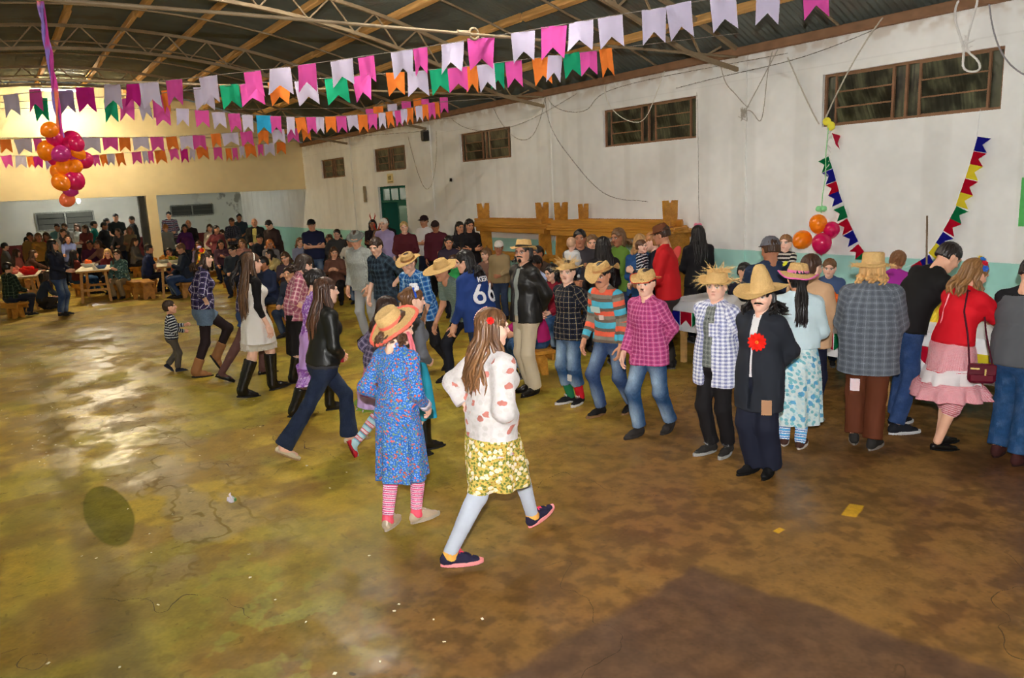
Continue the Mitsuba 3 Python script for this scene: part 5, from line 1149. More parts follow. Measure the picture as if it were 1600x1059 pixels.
for tag_, yc, L, x, zs in (("far", 12.28, 2.45, 8.28, 0), ("near", 9.28, 3.0, 8.12, -.06)):
    side = "left stack" if tag_ == "far" else "right stack"
    for i in range(3): bench(f"{['lowest', 'second', 'third'][i]} upright wooden bench of the {side} against the white wall", x + .13 * (tag_ == "near"), yc, .53 * i, L - .1 * (i % 2), group=STK, h=.53, w=.30 if tag_ == "far" else .60)
    bench(f"upside-down wooden bench with notched feet on top of the {side} at the wall", x, yc + (.05 if tag_ == "far" else 0), 1.59, L, inverted=True, group=STK, h=.42)
bench("second upside-down wooden bench beside the right stack's top one", 8.42, 9.30, 1.59, 2.5, inverted=True, group=STK, h=.38, w=.22)
def trestle_table(label, x, y, L, ang, z=0.0, h=.78, w=.72, group="dining tables at the left"):
    t = thing("dining_table", label, "table", group); to = T().translate([x, y, z]).rotate([0, 0, 1], ang)
    for i in range(3): part(t, "plank", {**mikit.ply(box((0, (i - 1) * w / 3, h - .02), (L, w / 3 - .006, .04), bev=.004), "timber"), "to_world": to})
    for sx in (-1, 1):
        for sy in (-1, 1): part(t, "leg", {**mikit.ply(beam((sx * (L / 2 - .12) + sx * .06, sy * (w / 2 - .05), 0), (sx * (L / 2 - .16), sy * (w / 2 - .10), h - .04), .06, .06, (0, 1, 0)), "timber"), "to_world": to})
        part(t, "crossbar", {**mikit.ply(box((sx * (L / 2 - .13), 0, .30), (.04, w - .14, .06)), "timber"), "to_world": to})
    part(t, "cloth", {**paint(box((0, 0, h + .004), (L + .03, w + .06, .010), bev=.003), srgb(214, 206, 186)), "to_world": to}, "pale paper table cover")
    return t
trestle_table("dining table with pale cover between the navy T-shirt and the navy jacket", 3.75, 21.2, 1.5, 80)
trestle_table("dining table with pale cover at the middle of the left crowd", 2.05, 22.0, 1.7, 80)
trestle_table("dining table with pale cover and red bowl at the left edge of the picture", .45, 22.0, 1.8, 84)
trestle_table("dining table in the back room behind the left crowd", 1.2, 27.4, 1.8, 84, .12); trestle_table("dining table in the back room behind the right table", 4.9, 27.4, 1.8, 84, .12)
LB = "benches among the diners at the left"
bench("low bench whose end faces the floor, left of the right table", 3.02, 21.0, 0, 1.0, 90, group=LB, h=.44); bench("second low bench beside it, half behind the girl in the green patterned jacket", 2.78, 21.3, 0, 1.0, 100, group=LB, h=.44)
SB = "benches under the seated spectators"
# food on the diners' tables
def bowl(x, y, z, r, c, name="bowl", label="", cat_="bowl", group=None, fill=None):
    t = thing(name, label, cat_, group); prof = [(.001, .0), (r * .55, .0), (r * .9, r * .35), (r, r * .60), (r * .95, r * .60), (r * .82, r * .34), (.001, .08 * r)]
    part(t, "shell", {**paint(lathe(prof, 24), c, "gloss", True), "to_world": T().translate([x, y, z])})
    if fill is not None:
        rg = np.random.default_rng(int(x * 100 + y * 10)); ms = [blob((x + rg.normal(0, r * .35), y + rg.normal(0, r * .35), z + r * .5 + abs(rg.normal(0, r * .2))), r * .28, 1) for _ in range(14)]
        part(t, "filling", paint(cat(ms), fill, "paint", True))
    return t
bowl(.62, 21.6, .79, .20, srgb(206, 30, 34), label="big red bowl on the table at the left edge", fill=srgb(226, 40, 30)); bowl(.30, 22.3, .79, .16, srgb(226, 130, 120), label="pink heaped plate beside the big red bowl", name="plate", cat_="plate", fill=srgb(230, 140, 120)); bowl(1.95, 22.5, .79, .17, srgb(226, 226, 220), label="white plate heaped with orange cakes on the middle table", name="plate", cat_="plate", fill=srgb(232, 110, 50))
bowl(2.15, 21.6, .79, .13, srgb(70, 100, 150), label="blue bowl on the middle table"); bowl(3.62, 21.6, .79, .17, srgb(196, 196, 180), label="plate of golden rolls on the right table", name="plate", cat_="plate", fill=srgb(196, 130, 50)); bowl(3.80, 21.3, .79, .15, srgb(200, 196, 176), label="plate of greens on the right table", name="plate", cat_="plate", fill=srgb(130, 130, 40))
bowl(1.75, 25.6, 1.0, .24, srgb(220, 206, 150), label="yellow and orange tray served by the woman in lilac-blue", name="tray", cat_="tray", fill=srgb(230, 150, 50))
for i, (x, y, c, lab) in enumerate(((3.90, 20.9, (226, 220, 210), "white cup at the near end of the right table"), (3.52, 21.95, (226, 220, 210), "white cup at the far end of the right table"), (2.10, 22.05, (210, 214, 220), "clear cup in the middle of the middle table"), (1.98, 21.45, (226, 222, 214), "white cup at the near end of the middle table"))):
    t = thing("cup", lab, "cup", "cups on the diners' tables"); part(t, "wall", {**paint(lathe([(.001, 0), (.032, 0), (.042, .10), (.039, .10), (.030, .006), (.001, .006)], 16), srgb(*c), "gloss", True), "to_world": T().translate([x, y, .79])})
# the food table beside the long wall
FX0, FX1, FY0, FY1, FZ = 7.05, 7.85, 1.2, 7.0, .80
t = thing("food_table", "long food table with trestle legs beside the white wall", "table")
part(t, "top", mikit.ply(box(((FX0 + FX1) / 2, (FY0 + FY1) / 2, FZ - .02), (FX1 - FX0, FY1 - FY0, .04), bev=.005), "timber"))
for y in np.linspace(FY0 + .2, FY1 - .2, 5):
    for x in (FX0 + .08, FX1 - .08): part(t, "leg", mikit.ply(box((x, y, FZ / 2 - .02), (.06, .06, FZ - .04)), "timber"))
t = thing("tablecloth", "white cloth with paper pennants hanging over the food table", "tablecloth")
def cloth_side(p, q, z0, z1, n=70, amp=.012, seed=0):
    p, q = np.array(p, float), np.array(q, float); d = q - p; L = np.linalg.norm(d); d /= L; nr = np.array([d[1], -d[0]]); rg = np.random.default_rng(seed); ph = rg.uniform(0, 6, 3)
    s = np.linspace(0, L, n); rows = []
    for k, tt in enumerate(np.linspace(0, 1, 8)):
        o = .008 + amp * tt * (1 + np.sin(s * 9 + ph[0]) + .6 * np.sin(s * 21 + ph[1])); rows.append(np.stack([p[0] + d[0] * s + nr[0] * o, p[1] + d[1] * s + nr[1] * o, np.full(n, z0 + (z1 - z0) * tt) + .01 * np.sin(s * 3 + ph[2]) * tt], 1))
    v = np.vstack(rows); f = np.array([(i * n + j, (i + 1) * n + j, (i + 1) * n + j + 1, i * n + j + 1) for i in range(7) for j in range(n - 1)])
    return trimesh.Trimesh(v, np.vstack([f[:, [0, 1, 2]], f[:, [0, 2, 3]]]), process=False)
cl = [box(((FX0 + FX1) / 2, (FY0 + FY1) / 2, FZ + .004), (FX1 - FX0 + .016, FY1 - FY0 + .016, .008))] + [cloth_side(a, b, FZ + .006, .42, seed=i) for i, (a, b) in enumerate((((FX0, FY1), (FX0, FY0)), ((FX1, FY1), (FX0, FY1)), ((FX1, FY0), (FX1, FY1))))]
part(t, "cloth", paint(cat(cl), srgb(226, 226, 228), "paint", 40))
for i, y in enumerate(np.linspace(FY1 - .16, FY0 + .2, 29)):
    c = [PC["B"], PC["R"], PC["G"], PC["B"], PC["Y"]][i % 5]; x = FX0 - .045; v = np.array([(x, y + .09, .68), (x, y - .09, .68), (x, y - .09, .50), (x, y, .58), (x, y + .09, .50)]); f = np.array([(0, 1, 3), (1, 2, 3), (0, 3, 4)])
    part(t, "pennant", paint(trimesh.Trimesh(np.vstack([v, v + [.003, 0, 0]]), np.vstack([f, f[:, ::-1] + 5]), process=False), c, "paper"))
for i, (x, s_) in enumerate(((7.25, 1), (7.50, 1), (7.72, 1))):
    y = FY1 + .05; v = np.array([(x - .09, y, .70), (x + .09, y, .66), (x + .09, y, .47), (x, y, .57), (x - .09, y, .50)]); f = np.array([(0, 1, 3), (1, 2, 3), (0, 3, 4)]); part(t, "pennant", paint(trimesh.Trimesh(np.vstack([v, v + [0, .003, 0]]), np.vstack([f, f[:, ::-1] + 5]), process=False), [PC["B"], PC["R"], PC["G"]][i], "paper"))
FO = "food set out on the white-clothed table"
for x, y, r, c, f, lab in ((7.45, 4.9, .17, (226, 226, 226), (230, 110, 40), "white dish of orange sweets between the blazer and the woman in magenta"), (7.30, 4.55, .15, (190, 200, 210), (206, 60, 40), "silver dish of red sweets below the magenta sleeve"), (7.55, 4.3, .16, (220, 220, 226), (240, 190, 60), "dish of yellow cakes in front of the woman in magenta"), (7.5, 3.2, .16, (206, 206, 206), (200, 150, 90), "dish of biscuits under the leaning man's hands"), (7.42, 2.6, .16, (226, 226, 226), (160, 190, 90), "dish of green sweets in front of the man in raglan")):
    bowl(x, y, FZ + .008, r, srgb(*c), label=lab, cat_="dish", name="dish", group=FO, fill=srgb(*f))
for x, y, c, lab in ((7.62, 4.62, (60, 150, 190), "blue party bag standing on the food table below the magenta sleeve"), (7.25, 5.2, (226, 226, 230), "crinkled silver party bag on the food table by the blazer"), (7.62, 2.9, (200, 216, 40), "lime green gift bag on the food table behind the flowered headband"), (7.62, 3.9, (240, 210, 60), "yellow party bag beyond the leaning man")):
    t = thing("party_bag", lab, "bag", "party bags on the food table"); m = box((0, 0, .11), (.16, .12, .22), bev=.02); m = m.subdivide().subdivide(); m.vertices += np.random.default_rng(int(y * 10)).normal(0, .006, m.vertices.shape); part(t, "body", {**paint(m, srgb(*c), "gloss"), "to_world": T().translate([x, y, FZ + .008])}); part(t, "neck", {**paint(tube([(0, 0, .20), (0, 0, .26), (.01, 0, .31)], [.05, .03, .06], 9), srgb(*c), "gloss"), "to_world": T().translate([x, y, FZ + .008])})
GR = "crepe flowers and balloons under the food table"
for i, (x, y, z, r, c, lab) in enumerate(((7.0, 5.3, .10, .05, (226, 220, 90), "yellow crepe flower low at the table foot beside the blazer"), (7.02, 4.9, .22, .04, (236, 226, 190), "cream crepe flower at the table foot behind the patched trousers"), (7.0, 2.55, .28, .06, (236, 220, 60), "yellow crepe flower under the table at the right edge"), (7.0, 2.95, .33, .05, (206, 170, 220), "lilac crepe flower under the table at the right edge"))):
    t = thing("crepe_flower", lab, "flower", GR); part(t, "petals", paint(cat([blob((x + r * .7 * math.cos(a), y + r * .7 * math.sin(a), z), (r * .5, r * .5, r * .4), 1) for a in np.linspace(0, 5.4, 7)]), srgb(*c), "paint", True)); part(t, "stem", paint(tube([(x, y, z), (x + .01, y, z * .5), (x, y, 0)], .006, 5), srgb(70, 110, 50)))
t = thing("balloon", "pale green balloon under the food table near the red dress", "balloon"); part(t, "skin", {**paint(balloon_mesh(.11), srgb(160, 180, 110), "rubber", True), "to_world": T().translate([7.25, 3.0, .16])})
# the handbag hanging from the red dress's shoulder
t = thing("handbag", "small dark red handbag hanging on a long strap behind the red gingham dress", "handbag")
BGX, BGY, BGZ = 6.20, 2.80, .72
HB = rotz(math.radians(-60))
part(t, "body", {**paint(box((0, 0, 0), (.19, .08, .15), bev=.022), srgb(96, 14, 34), "gloss", 40), "to_world": T().translate([BGX, BGY, BGZ]).rotate([0, 0, 1], -60)})
part(t, "flap", {**paint(box((0, -.038, .035), (.186, .016, .085), bev=.006), srgb(84, 12, 30), "gloss", 40), "to_world": T().translate([BGX, BGY, BGZ]).rotate([0, 0, 1], -60)}); part(t, "clasp", {**paint(cat([box((0.02, -.052, .02), (.012, .008, .05)), box((-.05, -.052, .045), (.06, .008, .012))]), srgb(206, 180, 110), "gloss"), "to_world": T().translate([BGX, BGY, BGZ]).rotate([0, 0, 1], -60)})
part(t, "strap", paint(tube([(BGX - .05, BGY + .07, BGZ + .07), (6.22, 2.93, 1.0), (6.24, 2.98, 1.18), (6.36, 3.02, 1.33), (6.52, 2.98, 1.28), (6.36, 2.86, 1.0), (BGX + .05, BGY - .05, BGZ + .07)], .007, 6), srgb(70, 14, 30), "paint", True))
# ---------------------------------------------------------------- the two lines of dancers
BLK, DKB, BRN, LBR = srgb(22, 18, 18), srgb(40, 26, 18), srgb(62, 42, 28), srgb(104, 74, 46)
GIRLS, BOYS = "girls of the dance line", "boys of the dance line"
def flower(p, c, r, at, n=8, c2=None, name="hair_flower", layers=2, label=None):
    """petals around a centre, set on the head"""
    ms, cs = [], []
    for l in range(layers):
        for i in range(n):
            a = i * 2 * math.pi / n + l * .4; R = rotz(a) @ rotx(.5 + .4 * l); m = blob(R @ np.array([0, r * .55, 0]), (r * .34, r * .5, r * .10), 1, R); ms.append(m); cs.append(np.tile(c * (1 - .12 * l) if c2 is None or l == 0 else c2, (len(m.vertices), 1)))
    m = cat(ms); at, nrm = np.array(at[:3], float), np.array(at[3:], float); nrm /= np.linalg.norm(nrm); x = np.cross([.1, .2, 1.0], nrm); x /= np.linalg.norm(x)
    m = trimesh.Trimesh(m.vertices @ np.stack([x, np.cross(nrm, x), nrm], 1).T + at, m.faces, process=False)
    return p.add(name, p.at_head(m), np.vstack(cs), "paint", label)
def ribbons(p, at, cols, L=.16, w=.010, name="ribbon", seed=2):
    rng = np.random.default_rng(seed)
    for c in cols:
        a = np.array(at, float) + rng.normal(0, .012, 3); pts = [a + np.array([rng.normal(0, .012) + .02 * math.sin(t * 5), -.012 - .03 * t, -L * t]) for t in np.linspace(0, 1, 7)]
        m = tube(pts, w, 6); p.add(name, p.at_head(m), c)
def bow(p, at, c, r=.05, name="bow", c2=None):
    ms = [blob((s * r * .7, 0, 0), (r * .7, r * .28, r * .45), 2, roty(s * .3)) for s in (-1, 1)] + [blob((0, 0, 0), (r * .24, r * .3, r * .26), 1)]
    m = cat(ms); m.apply_translation(at); return p.add(name, p.at_head(m), c)
def patch(p, at, nrm, size, c, name="patch", rot=0.0, label=None, bsdf="paint"):
    """a piece of cloth sewn on, in body coordinates"""
    nrm = np.array(nrm, float); nrm /= np.linalg.norm(nrm); x = np.cross([0, 0, 1.0], nrm); x /= np.linalg.norm(x); y = np.cross(nrm, x)
    g = np.linspace(-.5, .5, 7); U, V = np.meshgrid(g, g, indexing="ij")
    pts = np.array(at) + (U[..., None] * size[0]) * x + (V[..., None] * size[1]) * y - nrm * (.35 * size[0] * (U[..., None] ** 2)) * .6
    pts = pts.reshape(-1, 3); q = np.array([(i * 7 + j, (i + 1) * 7 + j, (i + 1) * 7 + j + 1, i * 7 + j + 1) for i in range(6) for j in range(6)])
    front = trimesh.Trimesh(pts, np.vstack([q[:, [0, 1, 2]], q[:, [0, 2, 3]]]), process=False); back = trimesh.Trimesh(pts - nrm * .006, front.faces[:, ::-1], process=False)
    m = cat([front, back])
    if np.ndim(c) == 0:
        uv = np.stack([np.tile(np.repeat(g * size[0], 7), 2) + 100 * c, np.tile(np.tile(g * size[1], 7), 2)], 1); k = ply_uv(m.vertices, m.faces, normals(m.vertices, m.faces), uv, None, "fabric"); k["to_world"] = p.to
        return part(p.key, name, k, label)
    return p.add(name, m, c, bsdf, label, smooth=False)

# a little boy trotting after the dancers
p = Person("little boy in a navy and white striped jumper trotting behind the girls", (1.86, 11.33), -96, 1.0, "k", SKIN, dict(lean=6, head=(-5, -6, 0), armR="front", armL=("s", (.0, .34, -.24), (.5, -.4, -.6), (.1, .8, .5), (-.5, 0, 1), "grip"), legR=(.08, .16, 0, 0), legL=(.08, -.14, .05, 40)))
p.hair("curly", srgb(46, 30, 22), seed=4); p.shirt(64, sleeve=1.9, hem=-.06, loose=.8, off=.012); p.trousers(srgb(84, 78, 70)); p.shoes("sneaker", srgb(34, 38, 48), srgb(60, 62, 70))

step = dict(legR=(.09, .13, 0, 0, 4), legL=(.09, -.24, .02, 48, 4))
# plaid shirt, denim shorts, tan boots, yellow bow
p = Person("girl with a yellow and red ribbon in her hair, purple plaid shirt and denim shorts", (2.20, 10.75), -92, 1.70, "f", PALE, dict(lean=6, hunch=6, head=(0, 6, 0), armR="hip", armL="hip", legR=(.09, -.10, 0, 4, 4), legL=(.09, .10, .10, 62, 4), kneeL=(.1, 1, .2), pz=.915), group=GIRLS, bare_arms=True)
p.hair("bob", BRN * .6, L=.30, seed=8); p.shirt(1, sleeve=1.15, hem=.02, loose=.7, off=.018, collar=srgb(70, 60, 100)); p.trousers(46, upto=.44, r=(.086, .078, .06), name="shorts", off=.016)
p.legwear(srgb(38, 26, 30), up=1.75, name="tights"); p.boots(srgb(150, 104, 66), lo=1.55, bsdf="paint", r=(.08, .056, .052))
flower(p, srgb(232, 176, 30), .05, (.075, -.035, .095, .8, -.4, .5), 6, srgb(200, 50, 40)); flower(p, srgb(206, 190, 220), .035, (.02, -.06, .135, .3, -.4, .9), 6); ribbons(p, (.085, -.06, .06), [srgb(240, 190, 30), srgb(206, 50, 40), srgb(240, 200, 60)], .15, .012)

p = Person("girl in a dark plaid shirt and denim shorts half hidden by the white dress", (2.62, 10.15), -90, 1.68, "f", PALE, dict(lean=8, head=(4, 8, 0), armR="hip", armL="waist", legR=(.09, -.40, .0, 26, 6), legL=(.09, .24, 0, 0, 4), pz=.885), group=GIRLS, bare_arms=True)
p.hair("ponytail", BLK, L=.25, seed=5); p.shirt(1, sleeve=1.1, hem=.03, loose=.7, off=.018, collar=srgb(70, 60, 100)); p.trousers(44, upto=.46, r=(.086, .078, .06), name="shorts", off=.016)
p.legwear(srgb(92, 62, 58), up=1.96, name="fishnet_tights"); p.foot_sock(srgb(92, 62, 58)); p.shoes("flat", srgb(16, 14, 14), srgb(12, 12, 12), "gloss"); p.cloth("belt", tube([p.K["pel"] + p.K["Fp"] @ np.array([.165 * math.sin(a), .122 * math.cos(a), .085]) * p.K["s"] for a in np.linspace(0, 6.283, 25)], .016, 6, False), srgb(90, 58, 44))

p = Person("long-haired girl in a white dress with black sleeves and tall black boots", (2.45, 9.18), -90, 1.70, "f", PALE, dict(lean=3, head=(0, 3, 0), armR=("s", (.07, .06, -.52), (.3, -1, 0), (0, .2, -1), (-.3, 1, .1), "relaxed"), armL="down", legR=(.085, -.18, 0, 8, 5), legL=(.085, .26, .015, -6, 4), pz=.915), group=GIRLS, bare_legs=True)
p.hair("long", srgb(66, 44, 30), L=.62, seed=3, c2=srgb(120, 86, 54)); p.shirt(srgb(16, 15, 17), sleeve=1.55, hem=.20, off=.008, loose=0, name="bolero", wrinkle=.003)
p.shirt(srgb(226, 222, 216), sleeve=0, hem=-.02, off=.013, loose=.2, name="dress_bodice", vneck=.10, cut=lambda K: [cutbox(K["neck"] + K["F"] @ np.array([0, 0, .02]) * K["s"], (.4, .4, .10), K["F"])])
p.skirt(srgb(226, 222, 216), top=.12, hem=.60, rx=.225, ry=.205, folds=8, amp=.012, seed=2, name="dress_skirt"); p.skirt(srgb(206, 200, 190), top=-.25, hem=.575, rx=.226, ry=.206, folds=14, amp=.010, ruffle=.02, seed=3, name="lace_hem", waist=.20, rows=6)
p.boots(srgb(14, 13, 14), lo=1.08, r=(.08, .066, .048)); p.hat(tube([(.094 * math.sin(a), -.005 + .02 * math.cos(a), .028 + .094 * math.cos(a)) for a in np.linspace(-1.45, 1.45, 21)], .007, 6), srgb(230, 228, 224), loc=(0, 0, 0), name="hairband")

p = Person("short-haired dancer in a pink plaid shirt and black culottes, back to us", (3.02, 9.45), -104, 1.62, "f", PALE, dict(lean=10, hunch=12, head=(6, 22, 0), armR="side", armL="waist", legR=(.10, -.02, 0, 0, 5), legL=(.10, .12, 0, 0, 5)), group=GIRLS, bare_legs=True)
p.hair("bob", DKB, L=.18, seed=9, vol=1.5); p.shirt(2, sleeve=1.1, hem=-.06, loose=1, off=.02, name="blouse", collar=srgb(206, 150, 160)); p.skirt(srgb(20, 18, 20), top=.03, hem=.40, rx=.20, ry=.17, folds=5, amp=.02, name="culottes"); p.boots(srgb(14, 13, 14), lo=1.3)

p = Person("girl in a lilac satin dress with a purple blossom bodice and black buckled boots", (2.66, 7.85), -100, 1.58, "f", PALE, dict(lean=8, hunch=6, head=(-6, 12, 0), armR="side", armL="waist", legR=(.09, -.22, 0, 12, 4), legL=(.09, .26, 0, 0, 4), pz=.905), group=GIRLS, bare_legs=True, bare_arms=True)
p.hair("bun", BLK * 1.3, seed=6, vol=1.4); p.shirt(25, sleeve=.22, hem=.04, off=.010, loose=.1, name="bodice", wrinkle=.003, low=True)
p.skirt(srgb(190, 150, 214), top=.14, hem=.42, rx=.20, ry=.18, folds=8, amp=.018, name="satin_skirt", bsdf="leather"); p.skirt(25, top=-.30, hem=.385, rx=.202, ry=.182, folds=10, amp=.016, ruffle=.02, name="skirt_frill", waist=.185, rows=5)
p.legwear(srgb(92, 66, 60), up=1.96, name="fishnet_tights"); p.boots(srgb(14, 13, 14), lo=1.32); 

p = Person("long-haired girl striding in a black leather jacket and dark blue jeans", (2.32, 6.62), -92, 1.64, "f", PALE, dict(lean=10, head=(-4, 4, 0), armR="waist", armL="waist", legR=(.085, -.44, .0, 30, 10), legL=(.085, .34, .0, 0, 2), pz=.875), group=GIRLS)
p.hair("long", srgb(40, 24, 18), L=.42, seed=12, c2=srgb(110, 70, 44)); p.shirt(srgb(20, 22, 20), sleeve=1.88, hem=.0, off=.022, loose=.25, name="leather_jacket", bsdf="leather", wrinkle=.013, collar=srgb(20, 22, 20)); p.shirt(srgb(52, 52, 56), sleeve=0, hem=-.03, off=.010, loose=0, name="top")
p.trousers(45, r=(.086, .056, .078), off=.008, upto=2.03, name="flared_jeans"); p.shoes("flat", srgb(206, 190, 160), srgb(160, 130, 90), name="shoe"); p.foot_sock(PALE)
p.add("scarf_end", tube([p.K["pel"] + np.array(q) * p.K["s"] for q in ((.06, .15, .12), (.07, .17, .06), (.06, .165, .0))], .022, 7), srgb(150, 30, 44))

p = Person("dark-haired girl in a grey plaid blouse, pink ruffled skirt and red shoes", (2.72, 6.32), -95, 1.44, "f", PALE, dict(lean=12, hunch=8, head=(-4, 14, 0), armR="hip", armL="hip", legR=(.08, -.40, .02, 72, 4), legL=(.085, .16, 0, 0, 4), pz=.89), group=GIRLS, bare_legs=True)
p.hair("long", srgb(34, 20, 16), L=.26, seed=14, c2=srgb(80, 50, 36)); p.shirt(3, sleeve=1.8, hem=.05, off=.020, loose=.9, puff=.010, collar=srgb(196, 120, 170)); p.skirt(26, top=.10, hem=.62, rx=.215, ry=.20, folds=8, amp=.016, name="print_skirt", shift=(0, -.03)); p.skirt(srgb(190, 160, 206), top=-.22, hem=.50, rx=.235, ry=.22, folds=14, amp=.018, ruffle=.03, waist=.19, rows=6, name="skirt_ruffle", shift=(0, -.04)); p.skirt(srgb(120, 150, 60), top=-.345, hem=.492, rx=.237, ry=.222, folds=14, amp=.018, ruffle=.03, waist=.215, rows=2, name="skirt_piping", shift=(0, -.04))
p.legwear(62, lo=1.0, up=1.97, name="striped_sock"); p.foot_sock(srgb(170, 200, 208)); p.shoes("flat", srgb(176, 24, 40), srgb(120, 16, 24), "gloss")

p = Person("girl with a blue and white frilled headband beside the blue calico dress", (2.88, 5.95), -96, 1.50, "f", PALE, dict(lean=6, head=(-6, 6, 0), armR="waist", armL="hip", legR=(.085, .02, 0, 0, 4), legL=(.085, .24, 0, 0, 4)), group=GIRLS)
p.hair("bun", srgb(92, 60, 34), seed=15); p.shirt(srgb(92, 94, 100), sleeve=1.85, hem=.1, off=.014, loose=.3); p.skirt(srgb(40, 150, 176), top=.12, hem=.42, rx=.22, ry=.20, folds=7, amp=.02, name="satin_skirt", bsdf="leather"); p.boots(srgb(16, 15, 16), lo=1.3)
p.hat(tube([(.098 * math.sin(a), -.02 * math.cos(a), .030 + .098 * math.cos(a)) for a in np.linspace(-1.5, 1.5, 25)], .010, 6), srgb(40, 84, 190), loc=(0, 0, 0), name="hairband")
p.hat(cat([blob((.100 * math.sin(a), .022 * math.cos(9 * a), .042 + .104 * math.cos(a)), (.022, .012, .018), 1) for a in np.linspace(-.9, .9, 15)]), srgb(226, 226, 232), loc=(0, 0, 0), name="headband_frill")

# blue calico dress, straw hat with coral trim hanging over the back of the head
p = Person("girl in a blue calico dress, striped pink stockings and coral-trimmed straw hat", (2.14, 4.70), -66, 1.52, "f", PALE, dict(lean=5, hunch=4, head=(-26, 16, -6), armR="side", armL="side", sw=.92, legR=(.10, .17, 0, 0, 18), legL=(.095, -.04, 0, 0, 16), pz=.925), group=GIRLS)
p.hair("bob", srgb(70, 46, 30), L=.16, seed=17); p.shirt(21, sleeve=1.72, hem=.02, off=.013, loose=.5, puff=.010, name="dress_bodice", collar=srgb(206, 210, 226)); p.skirt(21, top=.10, hem=.42, rx=.215, ry=.20, folds=8, amp=.016, name="dress_skirt", wob=.012, shift=(0, -.02))
for n in "RL":
    d = p.K["wr" + n] - p.K["el" + n]; p.add("cuff", tube([p.K["el" + n] + d * t for t in (.74, .82, .93)], [.040, .044, .043], 12), srgb(176, 168, 176))
p.legwear(61, lo=0.02, up=1.88, name="striped_stockings", side="RL"); p.foot_sock(srgb(248, 96, 120), off=.005); p.shoes("sneaker", srgb(190, 170, 146), srgb(176, 164, 146), "gloss", lace=srgb(210, 200, 186))
k = p.straw_hat(.100, .086, .085, .074, wave=.012, droop=.03, tilt=(-50, 10), loc=(0, -.066, .036), band=srgb(226, 104, 84), edge=(srgb(236, 112, 92), .013), label="straw hat with a coral plaited trim")
p.add("hat_tie", cat([tube([p.K["head"] + np.array(q) * p.hs for q in ((.085, -.01, -.02), (.10, .0, -.12), (.088, .01, -.24), (.10, .02, -.36))], .011, 6), tube([p.K["head"] + np.array(q) * p.hs for q in ((.07, .02, -.03), (.075, .05, -.14), (.09, .06, -.30))], .016, 6)]), srgb(226, 120, 130))

# the girl nearest the camera
p = Person("girl nearest the camera in a white blouse with rust flowers and pale tights", (2.42, 3.93), -86, 1.62, "f", PALE, dict(lean=4, head=(-16, 5, 0), armR=("p", (.10, .10, .06), (.9, -.9, .1), (-.6, .75, -.2), (0, .3, .9), "grip"), armL=("p", (.22, -.02, .07), (1, -.5, .1), (-.5, .4, -.5), (.2, .3, .9), "relaxed"), legR=(.085, -.36, 0, 4, 22), legL=(.085, .50, .085, -14, 8), pz=.885, twist=-6), group=GIRLS)
p.hair("half", srgb(84, 56, 36), L=.34, seed=21, c2=srgb(146, 102, 64)); p.shirt(22, sleeve=1.62, hem=-.14, off=.024, loose=.9, puff=.016, name="blouse", collar=srgb(226, 216, 214), wrinkle=.012, cuff=.044); p.skirt(23, top=-.02, hem=.505, rx=.185, ry=.225, folds=6, amp=.016, name="print_skirt", wob=.02, waist=.15, shift=(0, .03))
p.legwear(srgb(178, 184, 196), name="tights"); p.foot_sock(srgb(236, 176, 84), off=.006); p.shoes("sneaker", srgb(36, 32, 56), srgb(238, 150, 150), lace=srgb(250, 70, 110), label="navy running shoe with pink laces and sole")
flower(p, srgb(226, 40, 34), .028, (.078, -.045, .055, .9, -.35, .3), 7); p.hat(cat([blob(p.on_scalp((-.30 - .25 * math.cos(b), -.8 * math.cos(b), .9 * math.sin(b)), .004), (.007, .007, .007), 1) for b in np.linspace(.1, 1.35, 9)]), srgb(226, 170, 160), loc=(0, 0, 0), name="hair_slide")

# ---- the boys' line, from the far end
p = Person("man in a grey felt hat and small-checked shirt with light trousers", (4.75, 11.3), 118, 1.76, "m", SKIN, dict(sw=.88, lean=12, head=(22, 18, 0), armR="down", armL="down2", legR=(.10, .05, 0, 0), legL=(.10, .0, 0, 0)), group=BOYS, w=.90)
p.hair("crop", srgb(60, 44, 34)); p.shirt(4, sleeve=1.9, hem=-.10, off=.022, loose=.8, collar=srgb(226, 226, 220), w=1.05); p.trousers(srgb(172, 176, 180)); p.shoes("dress", BLK, BLK); p.glasses(srgb(120, 60, 50))
p.straw_hat if False else None
def felt_hat(p, c, tilt=(6, 0), crown=.085, brim=.045, band=None, name="felt_hat"):
    prof = [(.001, crown * .90), (.03, crown), (.062, crown * .97), (.078, crown * .72), (.090, .0)] + [(.090 + brim * t, -.006 * t) for t in (.33, .66, 1)]; prof += [(.09 + brim, -.009), (.092, -.005)]
    m = lathe(prof, 40, lambda v: np.stack([v[:, 0], v[:, 1] * 1.12, v[:, 2] - .02 * np.exp(-(v[:, 0] / .02) ** 2) * (v[:, 2] > crown * .8) + .012 * np.clip((np.hypot(v[:, 0], v[:, 1]) - .09) / brim, 0, 1) * np.abs(v[:, 0]) / .1], 1))
    m = trimesh.Trimesh(m.vertices, m.faces[:, ::-1], process=False); k = p.hat(m, c, "paint", (0, -.008, .046), tilt, name)
    if band is not None: p.hat(lathe([(.0915, .002), (.092, .012), (.088, .026)], 40, lambda v: v * [1, 1.12, 1]), band, "paint", (0, -.008, .046), tilt, "hat_band", parent=k)
    return k
felt_hat(p, srgb(104, 108, 104), (10, 0))

